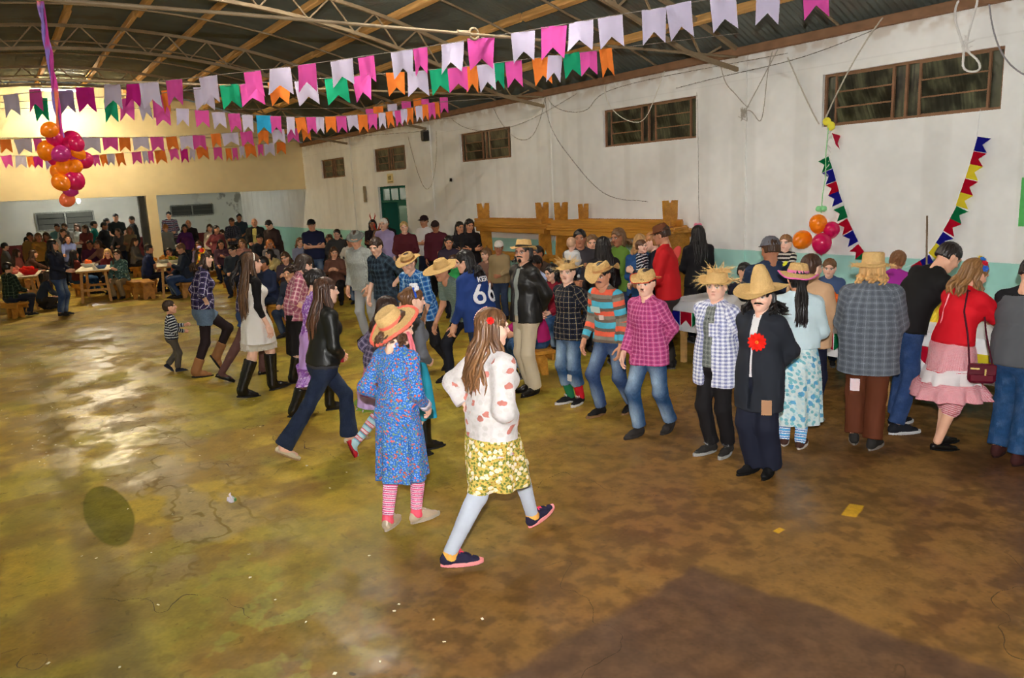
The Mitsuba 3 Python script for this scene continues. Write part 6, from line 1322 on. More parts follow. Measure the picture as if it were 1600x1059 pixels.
p = Person("boy in a dark blue plaid shirt with swept brown hair, bending forward", (4.66, 10.3), 112, 1.70, "m", PALE, dict(sw=.88, lean=14, head=(12, 18, 0), armR="down", armL="hip", legR=(.10, .1, 0, 0), legL=(.10, -.05, 0, 0)), group=BOYS, w=.90)
p.hair("curly", srgb(50, 34, 26), seed=31, vol=1.4); p.shirt(5, sleeve=1.2, hem=-.10, off=.02, loose=.8, collar=srgb(50, 66, 84)); p.trousers(44); p.shoes("sneaker", BLK, srgb(180, 180, 180))

p = Person("boy in glasses and a straw hat with a bright blue plaid shirt, head bowed", (4.42, 8.68), 112, 1.66, "m", PALE, dict(sw=.88, lean=20, hunch=10, head=(10, 14, 0), armR="down2", armL="down2", legR=(.12, .3, 0, 0), legL=(.12, -.25, 0, 20), pz=.87), group=BOYS, w=.90)
p.hair("short", BRN); p.shirt(6, sleeve=1.25, hem=-.12, off=.024, loose=1, collar=srgb(90, 150, 206)); p.trousers(srgb(24, 24, 30)); p.shoes("sneaker", BLK, BLK); p.glasses(srgb(60, 20, 24)); p.straw_hat(.075, .086, .070, .072, wave=.02, tilt=(8, 4), band=srgb(150, 104, 60))

p = Person("boy bowing under a wide flat golden straw hat, in a grey-green T-shirt", (4.66, 8.04), 96, 1.64, "m", SKIN2, dict(sw=.88, lean=30, hunch=12, head=(6, 12, 0), armR="down2", armL=("s", (.02, .10, -.50), (.3, -1, 0), (0, .3, -1), (-.2, 1, .1), "relaxed"), legR=(.12, .34, 0, 0), legL=(.12, -.30, 0, 16), pz=.86), group=BOYS, bare_arms=True, w=.90)
p.hair("short", BLK); p.shirt(68, sleeve=.75, hem=-.06, off=.018, loose=.8); p.trousers(srgb(22, 24, 34)); p.shoes("sneaker", BLK, BLK); p.straw_hat(.095, .090, .125, .066, wave=.004, droop=.006, tilt=(6, 0), label="wide flat golden straw hat")

p = Person("curly-haired dancer in a navy jersey with the number 66 on the back", (4.36, 7.2), 12, 1.70, "f", SKIN, dict(sw=.88, lean=16, hunch=8, head=(58, 12, 0), twist=0, armR="down", armL="down2", legR=(.12, .18, 0, 0), legL=(.12, -.20, 0, 10), pz=.89), group=BOYS, w=1.04)
p.hair("messy", BLK, L=.24, seed=33, vol=1.5); JER = p.shirt(srgb(34, 58, 118), sleeve=1.85, hem=-.10, off=.022, loose=.9, name="jersey"); p.trousers(45); p.shoes("sneaker", BLK, BLK)
def lettering(p, parent, text, h, z, c, back=True, off=.16, dx=0.0, name="lettering", bold=True, curve=1.6):
    K, s = p.K, p.K["s"]; m = meshkit.text_mesh(text, h, .004, bold); v = m.vertices.copy(); v[:, 0] -= (v[:, 0].min() + v[:, 0].max()) / 2
    x, up = v[:, 0] + dx, v[:, 1]; d = -1 if back else 1
    a = K["chest"] + 0 * K["pel"]
    q = np.stack([-d * x * -1 * -1, d * (off - curve * x ** 2 - v[:, 2] * -1), z + up], 1)
    if back: q[:, 0] = x
    else: q[:, 0] = -x
    w = a + q @ K["F"].T
    return part(parent, name, paint(trimesh.Trimesh(w, m.faces, process=False), c, "paint", False, p.to))
lettering(p, JER, "KER", .055, .060, srgb(226, 226, 232), off=.176, curve=2.2); lettering(p, JER, "66", .20, -.17, srgb(226, 226, 232), off=.176, name="number", curve=2.2)

p = Person("moustached boy in a black leather jacket, banded straw hat and beige trousers", (4.80, 6.95), 92, 1.72, "m", SKIN, dict(sw=.88, lean=0, head=(22, 0, 0), armR="back", armL="back", legR=(.09, .02, 0, 0, 8), legL=(.09, .08, 0, 0, 8)), group=BOYS, w=.90)
p.hair("bob", BLK, L=.12); p.shirt(srgb(150, 156, 150), sleeve=0, hem=.0, off=.010, loose=.4, name="shirt", collar=srgb(150, 150, 140)); p.shirt(srgb(26, 26, 26), sleeve=1.9, hem=-.08, off=.026, loose=.8, name="leather_jacket", bsdf="leather", wrinkle=.010, open_front=.045, collar=None); p.trousers(srgb(206, 190, 162), r=(.084, .066, .066), off=.014, upto=2.02); p.shoes("dress", BLK, BLK, "gloss")
p.straw_hat(.090, .086, .055, .074, wave=.018, tilt=(-8, 0), band=srgb(28, 24, 22), pinch=.01, label="straw hat with a dark band"); p.glasses(srgb(110, 60, 50)); p.moustache(wid=1.3); p.add("goatee", p.at_head(blob((0, .085, -.085), (.020, .018, .022), 2)), srgb(24, 18, 14))

p = Person("boy in a frayed straw crown and dark plaid shirt with odd red and green socks", (4.88, 6.28), 98, 1.53, "m", PALE, dict(sw=.88, lean=0, head=(24, 2, 0), armR="back", armL="back", legR=(.09, .06, 0, 0, 14), legL=(.10, .02, 0, 0, 14)), group=BOYS, w=.90)
p.hair("short", srgb(60, 44, 32), seed=36); p.shirt(7, sleeve=1.92, hem=-.10, off=.015, loose=.6, collar=srgb(46, 46, 60)); p.trousers(43, upto=1.58, r=(.08, .066, .064)); p.legwear(srgb(190, 28, 40), lo=1.45, up=2.0, off=.010, side="L", name="red_sock"); p.legwear(srgb(30, 110, 70), lo=1.45, up=2.0, off=.010, side="R", name="green_sock"); p.foot_sock(srgb(60, 30, 30)); p.shoes("sneaker", srgb(24, 24, 26), srgb(200, 196, 190), lace=srgb(220, 220, 220))
p.straw_hat(.055, .087, .03, .08, wave=.006, fray=26, fray_top=70, fray_len=.12, label="crown of loose straw")
patch(p, p.K["knL"] + p.K["F"] @ np.array([0, .075, -.10]), (0, 1, 0), (.06, .07), srgb(200, 196, 190))

p = Person("boy in an orange and turquoise striped jumper and upturned straw hat, crouching", (4.95, 5.70), 100, 1.60, "m", SKIN2, dict(sw=.88, lean=10, hunch=6, head=(12, 10, 0), armR="down2", armL="down", legR=(.10, .20, 0, 0, 6), legL=(.10, -.14, 0, 6, 10), pz=.88), group=BOYS, w=.90)
p.hair("short", BLK); k = p.shirt(63, sleeve=1.92, hem=-.04, off=.014, loose=.6, name="jumper"); p.trousers(44); p.shoes("sneaker", srgb(20, 18, 18), srgb(120, 90, 60)); p.moustache(srgb(60, 40, 70), 1.1)
p.straw_hat(.080, .088, .085, .074, wave=.055, tilt=(4, 8), band=srgb(180, 130, 80), pinch=.014, seed=8, label="cowboy straw hat with rolled brim"); patch(p, p.K["chest"] + p.K["F"] @ np.array([.04, .150, .0]), p.K["F"] @ np.array([.15, 1, 0]), (.13, .06), srgb(200, 220, 214), name="chest_print"); patch(p, p.K["chest"] + p.K["F"] @ np.array([-.03, .152, -.075]), p.K["F"] @ np.array([-.15, 1, 0]), (.05, .05), srgb(226, 200, 190), name="chest_print")
p.add("chin_cord", tube([p.K["head"] + p.K["H"] @ np.array(q) for q in ((.085, .0, .05), (.080, .02, -.06), (.04, .06, -.12), (0, .075, -.125))], .003, 5), srgb(150, 90, 50))

p = Person("boy in a pink plaid shirt, faded jeans and a red-edged straw hat", (4.78, 4.98), 100, 1.55, "m", PALE, dict(sw=.88, lean=5, head=(14, 4, 0), armR="down2", armL="back", legR=(.09, .20, 0, 0, 6), legL=(.09, -.16, 0, 10, 8), pz=.905), group=BOYS, w=.90)
p.hair("short", srgb(44, 32, 26), seed=38, fringe=1.0); p.shirt(8, sleeve=1.92, hem=-.13, off=.016, loose=.7, vneck=.02, collar=srgb(206, 110, 156)); p.trousers(43, r=(.084, .062, .058)); p.shoes("sneaker", srgb(44, 40, 38), srgb(50, 46, 44)); p.straw_hat(.078, .086, .055, .070, wave=.022, tilt=(2, -4), edge=(srgb(196, 60, 40), .004), pinch=.012, seed=5, label="straw hat with a red edge"); p.moustache(srgb(90, 56, 44), .4)

p = Person("boy in an open blue gingham shirt and a straw hat frayed upwards", (4.82, 4.24), 96, 1.55, "m", PALE, dict(sw=.88, lean=0, head=(18, 0, 0), armR="back", armL="back", legR=(.09, .08, 0, 0, 12), legL=(.10, .0, 0, 0, 12)), group=BOYS, w=.90)
p.hair("short", srgb(30, 22, 20), seed=39); k = p.shirt(11, sleeve=0, hem=-.04, off=.012, loose=.6, name="inner_shirt", collar=srgb(130, 136, 130)); p.buttons(k, srgb(40, 40, 40), 5); p.shirt(9, sleeve=1.92, hem=-.22, off=.026, loose=.9, name="gingham_shirt", open_front=.055, collar=srgb(206, 210, 230)); p.trousers(srgb(24, 22, 24)); p.shoes("sneaker", srgb(40, 38, 36), srgb(150, 150, 146), lace=srgb(150, 150, 150))
p.straw_hat(.090, .088, .060, .085, wave=.012, up=.02, fray=90, fray_top=80, fray_len=.10, tilt=(4, -6), label="straw hat with a frayed open crown")
patch(p, p.K["chest"] + p.K["F"] @ np.array([-.095, .160, -.02]), p.K["F"] @ np.array([-.35, 1, 0]), (.09, .11), 9, name="chest_pocket")

p = Person("boy in a big black suit with a red flower, false moustache and sombrero", (4.72, 3.72), 96, 1.53, "m", PALE, dict(sw=.88, lean=-1, head=(16, 2, 0), armR="back", armL="back", legR=(.085, .06, 0, 0, 10), legL=(.095, .0, 0, 0, 14)), group=BOYS, w=.90)
p.hair("messy", srgb(14, 12, 12), L=.10, seed=40, vol=1.5); p.shirt(srgb(222, 222, 222), sleeve=0, hem=.0, off=.010, loose=.5, name="white_shirt", collar=srgb(226, 226, 226)); J = p.shirt(srgb(36, 40, 48), sleeve=1.95, hem=-.30, off=.026, loose=.8, name="suit_jacket", open_front=.018, vneck=.16, wrinkle=.010); p.trousers(srgb(26, 30, 46), r=(.090, .078, .080), off=.016, upto=2.05); p.shoes("dress", srgb(14, 13, 14), srgb(10, 10, 10))
K = p.K
p.straw_hat(.205, .092, .125, .03, wave=.020, droop=-.012, tilt=(4, 6), cone=True, seed=2, label="tall pointed straw sombrero"); p.moustache(srgb(16, 13, 12), 1.15)
rng_ = np.random.default_rng(5); fl, fc = [], []
for l, (n, r, z) in enumerate(((13, .068, 0), (11, .052, .012), (8, .034, .022))):
    for i in range(n):
        a = i * 2 * math.pi / n + l * .3; R = rotz(a) @ rotx(.35 + .3 * l); m = blob(R @ np.array([0, r * .6, z]), (r * .24, r * .52, .005), 1, R); fl.append(m); fc.append(np.tile(srgb(226, 34, 22) if l < 2 else srgb(240, 70, 30), (len(m.vertices), 1)))
fl.append(blob((0, 0, .03), (.012, .012, .008), 1)); fc.append(np.tile(srgb(226, 190, 60), (len(fl[-1].vertices), 1)))
m = cat(fl); c0 = K["chest"] + K["F"] @ np.array([-.085, .168, -.01]) ; X = K["F"] @ np.array([.94, .34, 0]); N = K["F"] @ np.array([-.34, .94, 0]); m = trimesh.Trimesh(m.vertices @ np.stack([X, np.cross(N, X), N], 1).T + c0, m.faces, process=False)
p.add("red_flower", m, np.vstack(fc), "paint", "big red paper flower")
patch(p, K["pel"] + np.array([-.150, .135, -.20]), (-.6, 1, 0), (.075, .115), srgb(170, 130, 98), name="sacking_patch", label="sackcloth patch")

# ---- people at the food table
p = Person("woman in a pale blouse and long blue-flowered skirt with a pink-edged straw hat", (5.52, 3.98), -62, 1.56, "f", SKIN2, dict(lean=4, head=(20, 4, 0), armR="front", armL="front", legR=(.09, .0, 0, 0, 6), legL=(.09, .05, 0, 0, 6)), w=1.12)
p.hair("ponytail", BLK, L=.30, seed=41); p.shirt(srgb(196, 216, 222), sleeve=1.1, hem=.05, off=.020, loose=.6, name="blouse", puff=.012, collar=srgb(200, 216, 222)); p.skirt(24, top=.12, hem=.24, rx=.25, ry=.23, folds=9, amp=.020, name="long_skirt"); p.legwear(66, lo=1.1, up=2.0, off=.012, name="blue_sock"); p.foot_sock(srgb(120, 180, 220)); p.shoes("sneaker", srgb(70, 44, 36), srgb(190, 180, 170))
p.straw_hat(.085, .088, .075, .072, wave=.02, droop=.02, tilt=(-4, 6), band=srgb(220, 120, 170), edge=(srgb(226, 110, 180), .007), label="straw hat edged in pink"); flower(p, srgb(222, 226, 60), .035, (-.09, .03, .12, -.6, .3, .6), 6)
p.add("apron_tie", tube([p.K["pel"] + p.K["F"] @ np.array([0, -.125 - .01 * t, .34 - .24 * t]) * p.K["s"] for t in np.linspace(0, 1, 6)], .010, 6), srgb(170, 214, 222))

p = Person("woman in glasses with a beige jumper and navy trousers, looking right", (6.10, 4.28), -78, 1.58, "f", PALE, dict(lean=5, head=(-16, 4, 0), armR="front", armL="front", legR=(.10, .1, 0, 0, 10), legL=(.10, -.08, 0, 0, 10)), w=1.2)
p.hair("ponytail", srgb(62, 40, 28), L=.20, seed=43); p.shirt(srgb(206, 166, 128), sleeve=1.9, hem=-.10, off=.024, loose=.9, name="jumper"); p.trousers(srgb(30, 32, 52), r=(.092, .068, .058)); p.shoes("flat", srgb(176, 160, 140), srgb(120, 110, 96)); p.foot_sock(srgb(190, 170, 150)); p.glasses(srgb(30, 20, 18))

p = Person("man in an oversized grey tweed blazer, brown patched trousers and frayed straw hat", (5.98, 3.60), -62, 1.62, "m", SKIN, dict(lean=3, head=(-4, 8, 0), armR="front", armL="front", legR=(.11, -.06, 0, 0, 20), legL=(.10, .06, 0, 0, 6)), w=1.18)
p.hair("bob", srgb(190, 150, 96), L=.10); p.shirt(10, sleeve=1.95, hem=-.24, off=.036, loose=1, name="blazer", collar=srgb(104, 108, 114)); p.trousers(srgb(92, 46, 26), r=(.09, .072, .066), off=.016); p.shoes("sneaker", srgb(40, 38, 36), srgb(120, 112, 104)); p.straw_hat(.095, .090, .060, .085, wave=.012, droop=.02, fray=150, fray_len=.055, tilt=(-4, 0), label="frayed straw hat")
patch(p, p.K["hipL"] + np.array([-.01, -.095, -.30]), (0, -1, 0), (.075, .105), srgb(226, 206, 210), name="white_patch"); patch(p, p.K["hipR"] + np.array([-.085, -.03, -.26]), (-1, -.4, 0), (.05, .17), srgb(220, 214, 210), name="white_patch")

p = Person("man in a black T-shirt and blue jeans leaning over the food table", (6.62, 3.58), -110, 1.76, "m", SKIN, dict(lean=30, side=10, hunch=6, head=(-10, 36, 0), armR="reach", armL="reach", legR=(.12, -.10, 0, 0, 10), legL=(.12, .06, 0, 0, 8), py=-.10), bare_arms=True, w=1.04)
p.hair("crop", srgb(36, 30, 28), seed=45); p.shirt(srgb(20, 19, 20), sleeve=.75, hem=-.03, off=.018, loose=.9, name="t_shirt"); p.trousers(44); p.shoes("sneaker", srgb(24, 26, 32), srgb(190, 190, 190))

p = Person("woman in a red and white gingham country dress with a flowered headband", (6.42, 3.10), -112, 1.58, "f", SKIN, dict(lean=16, head=(-14, 24, 0), armR="reach", armL="reach", legR=(.085, -.10, 0, 6, 8), legL=(.085, .06, 0, 0, 4), pz=.93, py=-.05), bare_legs=True, bare_arms=True, w=1.05)
p.hair("bob", srgb(120, 84, 50), L=.42, seed=46, c2=srgb(176, 130, 80), vol=1.3); p.shirt(srgb(206, 22, 36), sleeve=.92, hem=.06, off=.022, loose=.3, name="dress_bodice", puff=.026, collar=srgb(240, 200, 200)); p.skirt(12, top=.11, hem=.75, rx=.215, ry=.20, folds=9, amp=.008, name="gingham_tier", rows=8); p.skirt(srgb(226, 216, 216), top=-.15, hem=.63, rx=.258, ry=.24, folds=11, amp=.012, waist=.140, rows=8, name="white_tier"); p.skirt(12, top=-.28, hem=.50, rx=.33, ry=.31, folds=12, amp=.020, ruffle=.014, waist=.178, rows=8, name="gingham_frill")
for z, r_ in ((-.175, .150), (-.298, .182)): p.skirt(srgb(200, 24, 44), top=z + .008, hem=(p.K["pel"][2] / p.K["s"] + z - .012), rx=r_ * 1.50, ry=r_ * 1.36, folds=11, amp=.008, waist=r_, rows=2, name="red_braid")
p.legwear(srgb(226, 224, 228), lo=.35, up=1.18, off=.016, name="bloomers"); p.legwear(67, lo=1.08, up=1.24, off=.026, name="gingham_frill"); p.shoes("flat", srgb(16, 14, 14), srgb(12, 12, 12), "gloss"); 
for c, at in ((srgb(50, 120, 206), (.045, -.02, .12, .4, 0, 1)), (srgb(206, 40, 60), (.075, -.01, .095, .8, 0, .7)), (srgb(60, 110, 200), (.095, 0, .06, 1, 0, .3)), (srgb(226, 200, 60), (.01, -.02, .13, 0, 0, 1))): flower(p, c, .032, at, 6)
p.add("seam_piping", tube([p.K["neck"] + (p.K["pel"] - p.K["neck"]) * t + p.K["F"] @ np.array([-.055, -.118 - .02 * math.sin(t * 3.1), .0]) * p.K["s"] for t in np.linspace(.12, .82, 9)], .006, 6), srgb(244, 160, 170))

p = Person("man in a grey raglan jumper with black sleeves and faded jeans at the right edge", (6.50, 2.66), -88, 1.60, "m", SKIN, dict(lean=8, head=(-6, 20, 0), armR="reach", armL="reach", legR=(.12, -.06, 0, 0, 8), legL=(.12, .05, 0, 0, 8)), w=1.1)
p.hair("crop", BLK); p.shirt(srgb(24, 24, 28), sleeve=1.95, hem=-.02, off=.018, loose=.8, name="jumper_sleeves"); p.shirt(srgb(84, 86, 90), sleeve=0, hem=-.09, off=.024, loose=.9, name="jumper", cut=lambda K: [cutbox(K["neck"] + K["F"] @ np.array([0, 0, .06]) * K["s"], (.5, .5, .10), K["F"])]); p.trousers(43, r=(.09, .070, .066)); p.shoes("sneaker", srgb(60, 26, 24), srgb(40, 20, 18))
# ---------------------------------------------------------------- the spectators: place, floor height, posture, height, facing, build, top, trousers, hair, label
CROWD = [
    (0.16, 19.88, 0.0, 's', 1.6, -60, 'm', '13', 'dkj', 'short BLK', 'person in dark green plaid shirt, back turned, on the bench at the left edge'),
    (0.25, 28.27, 0.12, 's', 1.62, -100, 'm', '(96,92,84)', 'dkj', 'short BLK', 'man in a grey-brown jumper at the far left edge'),
    (0.47, 26.12, 0.12, 's', 1.46, -60, 'f', '(206,120,110)', 'dkj', 'long BRN', 'woman in a salmon top behind the red cake table'),
    (0.9, 29.68, 0.12, 's', 1.75, -120, 'm', '(64,44,44)', 'dkj', 'short BLK', 'man in a dark maroon jacket above the red bowl, facing right'),
    (0.92, 26.12, 0.12, 'u', 1.55, 180, 'm', '(130,100,54)', 'dkj', 'short BLK', 'boy in mustard standing before the grey back wall, left of the yellow-topped woman'),
    (1.06, 25.51, 0.12, 'u', 1.54, -150, 'f', '(160,120,50)', 'dkj', 'bob LBR', 'blond woman in mustard yellow standing left of the red-topped woman'),
    (1.33, 26.25, 0.12, 'u', 1.52, 170, 'f', '(150,30,36)', 'dkj', 'bob BRN', 'woman in a red top before the louvred window of the back room'),
    (0.66, 25.21, 0.12, 's', 1.5, -90, 'f', '(84,56,46)', 'dkj', 'long BRN', 'woman in brown leaning over the left table'),
    (0.94, 28.68, 0.12, 's', 1.43, -100, 'm', '(196,130,150)', 'dkj', 'short BRN', 'man in a pink shirt at the left table'),
    (1.06, 19.21, 0.0, 'u', 1.66, -120, 'f', '(30,36,56)', '44', 'long BLK', 'tall long-haired woman in navy standing at the end of the left table'),
    (0.76, 20.83, 0.0, 'k', 1.4, -95, 'f', '(44,56,76)', 'dkj', 'long BRN', 'long-haired girl in dark blue crouching on the floor before the left table'),
    (1.71, 25.64, 0.12, 'u', 1.61, -160, 'm', '(84,80,88)', 'dkj', 'short BRN', 'man in a grey waistcoat and white collar standing behind the left table'),
    (1.78, 25.2, 0.12, 'u', 1.45, 170, 'f', '(112,124,176)', 'dkj', 'bob BRN', 'woman in a lilac-blue top serving from the yellow tray'),
    (1.86, 29.73, 0.12, 'u', 1.7, 170, 'm', '(96,140,140)', 'dkj', 'short BLK', "man in a pale teal shirt at the back under the window's left end"),
    (2.0, 28.95, 0.12, 'u', 1.7, 150, 'm', '(96,92,90)', 'dkj', 'short BRN', 'man in grey at the back behind the waistcoated man'),
    (2.54, 31.08, 0.12, 'u', 1.64, 160, 'f', '(206,206,200)', 'dkj', 'long BRN', 'long-haired woman in white standing below the window of the back room'),
    (2.6, 28.97, 0.12, 'u', 1.62, 150, 'f', '(120,56,50)', 'dkj', 'long BRN', 'long-haired woman in brick red next to the teal-shirted boy'),
    (2.87, 29.69, 0.12, 'u', 1.72, -90, 'm', '(30,130,120)', 'dkj', 'short BLK', 'boy in a bright teal T-shirt below the right end of the window'),
    (1.72, 23.11, 0.0, 's', 1.6, -75, 'f', '(96,40,36)', '43', 'long BLK', "curly long-haired girl in dark red with crossed jeans at the left table's corner"),
    (2.37, 26.18, 0.12, 's', 1.6, 180, 'm', '(90,40,70)', 'dkj', 'short BLK', 'dark-haired man in plum behind the bowl of cakes'),
    (2.62, 26.61, 0.12, 's', 1.43, 170, 'f', '(140,96,60)', 'dkj', 'bob LBR', 'ginger-haired woman in tan behind the plate of cakes'),
    (2.73, 25.87, 0.12, 's', 1.62, 110, 'f', '(150,110,96)', 'dkj', 'bob BRN', 'woman in dusty pink reaching over the table'),
    (3.05, 28.52, 0.12, 'u', 1.68, -120, 'm', '(30,30,34)', 'dkj', 'short BLK', 'man in a black jacket standing left of the group before the back wall'),
    (3.43, 30.77, 0.12, 'u', 1.77, -130, 'm', '(34,34,40)', 'dkj', 'short BLK', 'man in dark clothes drinking, third from the post'),
    (3.64, 30.02, 0.12, 'u', 1.91, 180, 'm', '(28,34,34)', 'dkj', 'crop BLK', 'tallest man, black T-shirt, standing before the back wall'),
    (4.22, 30.38, 0.12, 'u', 1.79, 100, 'm', '(30,32,32)', 'dkj', 'crop BLK', 'man in black with his back to the dark post, looking left'),
    (3.54, 28.1, 0.12, 'u', 1.55, 150, 'f', '(90,84,84)', 'dkj', 'bob BRN', 'woman in grey bending between the two standing men'),
    (3.7, 27.52, 0.12, 'u', 1.51, 150, 'f', '(140,120,90)', 'dkj', 'bob LBR', 'fair-haired child in beige in front of the man in black'),
    (4.05, 26.34, 0.12, 'u', 1.66, 60, 'm', '(60,40,44)', 'dkj', 'short BLK', 'young man with tousled hair standing against the dark post'),
    (4.01, 25.79, 0.12, 'u', 1.44, 150, 'f', '(90,24,40)', 'dkj', 'long LBR', 'fair long-haired woman in maroon below the cream pillar'),
    (4.57, 26.23, 0.12, 'u', 1.55, 20, 'm', '(150,154,150)', '44', 'crop (150,90,40)', 'stout man in a grey T-shirt with back turned and ginger hair'),
    (5.57, 31.12, 0.12, 'u', 1.87, 170, 'm', '69', 'dkj', 'short BLK', 'man in a maroon and grey striped jersey under the small back window'),
    (5.0, 25.62, 0.12, 'u', 1.53, 150, 'f', '(84,40,110)', 'dkj', 'bob BLK', 'woman in purple seated behind the right table'),
    (5.2, 26.0, 0.12, 'u', 1.65, 160, 'm', '(36,32,36)', 'dkj', 'bald', 'bald man in black behind the woman in purple'),
    (3.23, 21.97, 0.0, 's', 1.7, -90, 'm', '(28,40,80)', 'dkj', 'short BLK', 'man in a navy T-shirt seated on the bench left of the right table'),
    (3.85, 20.15, 0.0, 's', 1.76, 85, 'm', '(34,44,62)', '44', 'short (110,80,60)', 'older man in a navy jacket seated right of the table, facing left'),
    (4.03, 22.23, 0.0, 's', 1.58, 130, 'f', '(206,130,110)', 'dkj', 'bob BLK', 'woman in salmon leaning over the right table from behind'),
    (3.54, 25.96, 0.12, 's', 1.58, -120, 'f', '(112,110,108)', 'dkj', 'long BRN', 'long-haired woman in grey seated between the two tables, facing left'),
    (2.53, 23.16, 0.0, 's', 1.58, 160, 'f', '(90,24,34)', 'dkj', 'bob (190,150,96)', 'blond girl in maroon seated behind the left table'),
    (2.59, 21.59, 0.0, 's', 1.62, 140, 'f', '28', 'beige', 'long BRN', 'girl in a green patterned jacket on the end of the front bench'),
    (5.65, 25.22, 0.12, 'u', 1.49, 160, 'f', '(200,190,180)', 'dkj', 'bob BRN', 'woman in cream behind the long-haired dancers, under the small back window'),
    (5.53, 23.91, 0.0, 'u', 1.6, 160, 'f', '(120,60,66)', 'dkj', 'bob BLK', 'woman in dusty red beside the cream-topped woman'),
    (6.15, 25.82, 0.12, 's', 1.69, 150, 'f', '(210,196,160)', 'dkj', 'bob BRN', 'woman in beige seated with a hand to her face'),
    (6.41, 25.48, 0.12, 'u', 1.64, 150, 'm', '14', 'dkj', 'short BRN', 'man in a slate plaid shirt standing in the back room with clasped hands'),
    (6.83, 26.21, 0.12, 'u', 1.74, 150, 'm', '(44,60,74)', 'dkj', 'short BLK', 'man in a dark blue T-shirt at the corner of the back room'),
    (6.4, 22.94, 0.0, 'u', 1.76, 150, 'm', '(210,200,120)', 'dkj', 'bald', 'bald man with a dark jacket over a pale yellow shirt'),
    (5.65, 21.65, 0.0, 's', 1.66, 160, 'f', '(180,130,120)', 'dkj', 'bob LBR', 'woman in faded pink seated in front of the bald man'),
    (6.34, 20.97, 0.0, 'u', 1.76, 120, 'm', '(52,38,38)', 'dkj', 'short BLK', 'burly man in a dark brown jacket looking down, before the teal wall'),
    (6.27, 22.32, 0.0, 's', 1.74, -160, 'm', '(38,42,52)', 'dkj', 'cap (30,30,34)', 'man in a black cap and dark jacket seated with clasped hands'),
    (6.09, 20.61, 0.0, 's', 1.64, 165, 'f', '(130,126,130)', 'dkj', 'bob (190,110,50)', 'ginger-haired woman in grey seated among the spectators'),
    (5.83, 18.99, 0.0, 's', 1.55, 110, 'f', '(226,206,140)', '45', 'bob BLK', 'woman in pale yellow bending forward on the bench'),
    (6.71, 20.07, 0.0, 's', 1.66, 165, 'f', '(150,160,190)', '44', 'bob LBR', 'fair-haired woman in a pale blue print seated before the man in navy'),
    (6.19, 17.53, 0.0, 'u', 1.78, 165, 'm', '(28,34,66)', '44', 'cap (24,26,30)', 'heavy man in a navy polo shirt and dark cap before the teal wall'),
    (6.6, 18.08, 0.0, 's', 1.66, 165, 'f', '(26,26,30)', 'dkj', 'long BLK', 'long-haired woman in black seated with folded hands'),
    (7.37, 19.63, 0.0, 's', 1.74, 150, 'f', '(190,160,130)', 'dkj', 'bob BRN', 'woman in tan clapping, left of the felt-hatted dancer'),
    (6.8, 17.62, 0.0, 'u', 1.52, 165, 'm', '(60,60,60)', 'dkj', 'short BLK', 'man in dark grey behind the tan-jacketed man'),
    (7.29, 18.64, 0.0, 's', 1.8, 150, 'm', '(206,176,130)', 'dkj', 'short BLK', 'dark-haired man in a tan jacket clapping'),
    (7.07, 17.95, 0.0, 's', 1.29, 150, 'k', '(130,150,96)', '44', 'short BLK', "child in light green seated on the spectators' bench"),
    (6.54, 16.17, 0.0, 'u', 1.42, 150, 'f', '(210,204,190)', 'dkj', 'bob BLK', 'woman in a white blouse just left of the felt hat'),
    (8.05, 18.32, 0.0, 'u', 1.66, 150, 'f', '(40,30,34)', 'dkj', 'long BLK', 'dark-haired woman with a red antler headband beside the green door'),
    (7.34, 16.48, 0.0, 'u', 1.5, 160, 'f', '(90,60,60)', 'dkj', 'bob LBR', 'fair woman in wine red in front of the antler headband'),
    (7.32, 16.01, 0.0, 'u', 1.75, 120, 'm', '(176,160,206)', 'dkj', 'short (226,222,214)', 'white-haired man in a lilac shirt standing before the green door'),
    (7.21, 14.78, 0.0, 'u', 1.7, 150, 'm', '(84,30,40)', 'dkj', 'short (170,140,90)', "man with fair hair in dark red at the door's right side"),
    (8.16, 15.71, 0.0, 'u', 1.76, 110, 'm', '(226,224,226)', 'dkj', 'cap (40,22,28)', 'man in a white shirt and dark beret with arms crossed'),
    (8.2, 17.83, 0.0, 'u', 1.7, 140, 'm', '(40,40,44)', 'dkj', 'short BRN', 'man in black mostly hidden behind the white shirt'),
    (8.04, 14.95, 0.0, 'u', 1.66, 150, 'm', '(84,30,44)', 'dkj', 'cap (50,36,36)', 'man in a dark cap and maroon jacket at the white wall'),
    (8.0, 13.85, 0.0, 'u', 1.66, 175, 'f', '(30,28,34)', 'dkj', 'long BLK', 'long-haired woman in black at the white wall, left of a pair'),
    (7.95, 13.37, 0.0, 'u', 1.72, 165, 'f', '(26,24,28)', 'dkj', 'long BLK', 'woman in black with crossed arms at the white wall, right of a pair'),
    (6.28, 11.12, 0.0, 'c', 1.25, 100, 'k', '(50,160,90)', 'dkj', 'short BRN', 'child in a bright green T-shirt behind the jersey'),
    (7.29, 11.28, 0.0, 'u', 1.4, 120, 'm', '(150,130,96)', 'dkj', 'cap (210,206,200)', 'grey-haired man in a white cap below the stacked benches'),
    (7.26, 10.01, 0.0, 's', 1.8, 120, 'm', '(60,44,36)', 'dkj', 'short BLK', 'dark-skinned man in brown seated below the stacked benches'),
    (6.6, 9.18, 0.0, 's', 1.72, 105, 'm', '(180,190,226)', '43', 'short BLK', 'man in a pale blue shirt drinking from a white cup'),
    (5.41, 7.61, 0.0, 's', 1.62, 80, 'f', '(164,28,96)', '43', 'hidden', 'person in a magenta jumper and jeans seated behind the leather jacket'),
    (6.57, 8.65, 0.0, 's', 1.62, 100, 'f', '(130,24,44)', '43', 'bob BLK', 'woman in a dark red jumper and jeans seated beside the frayed straw crown'),
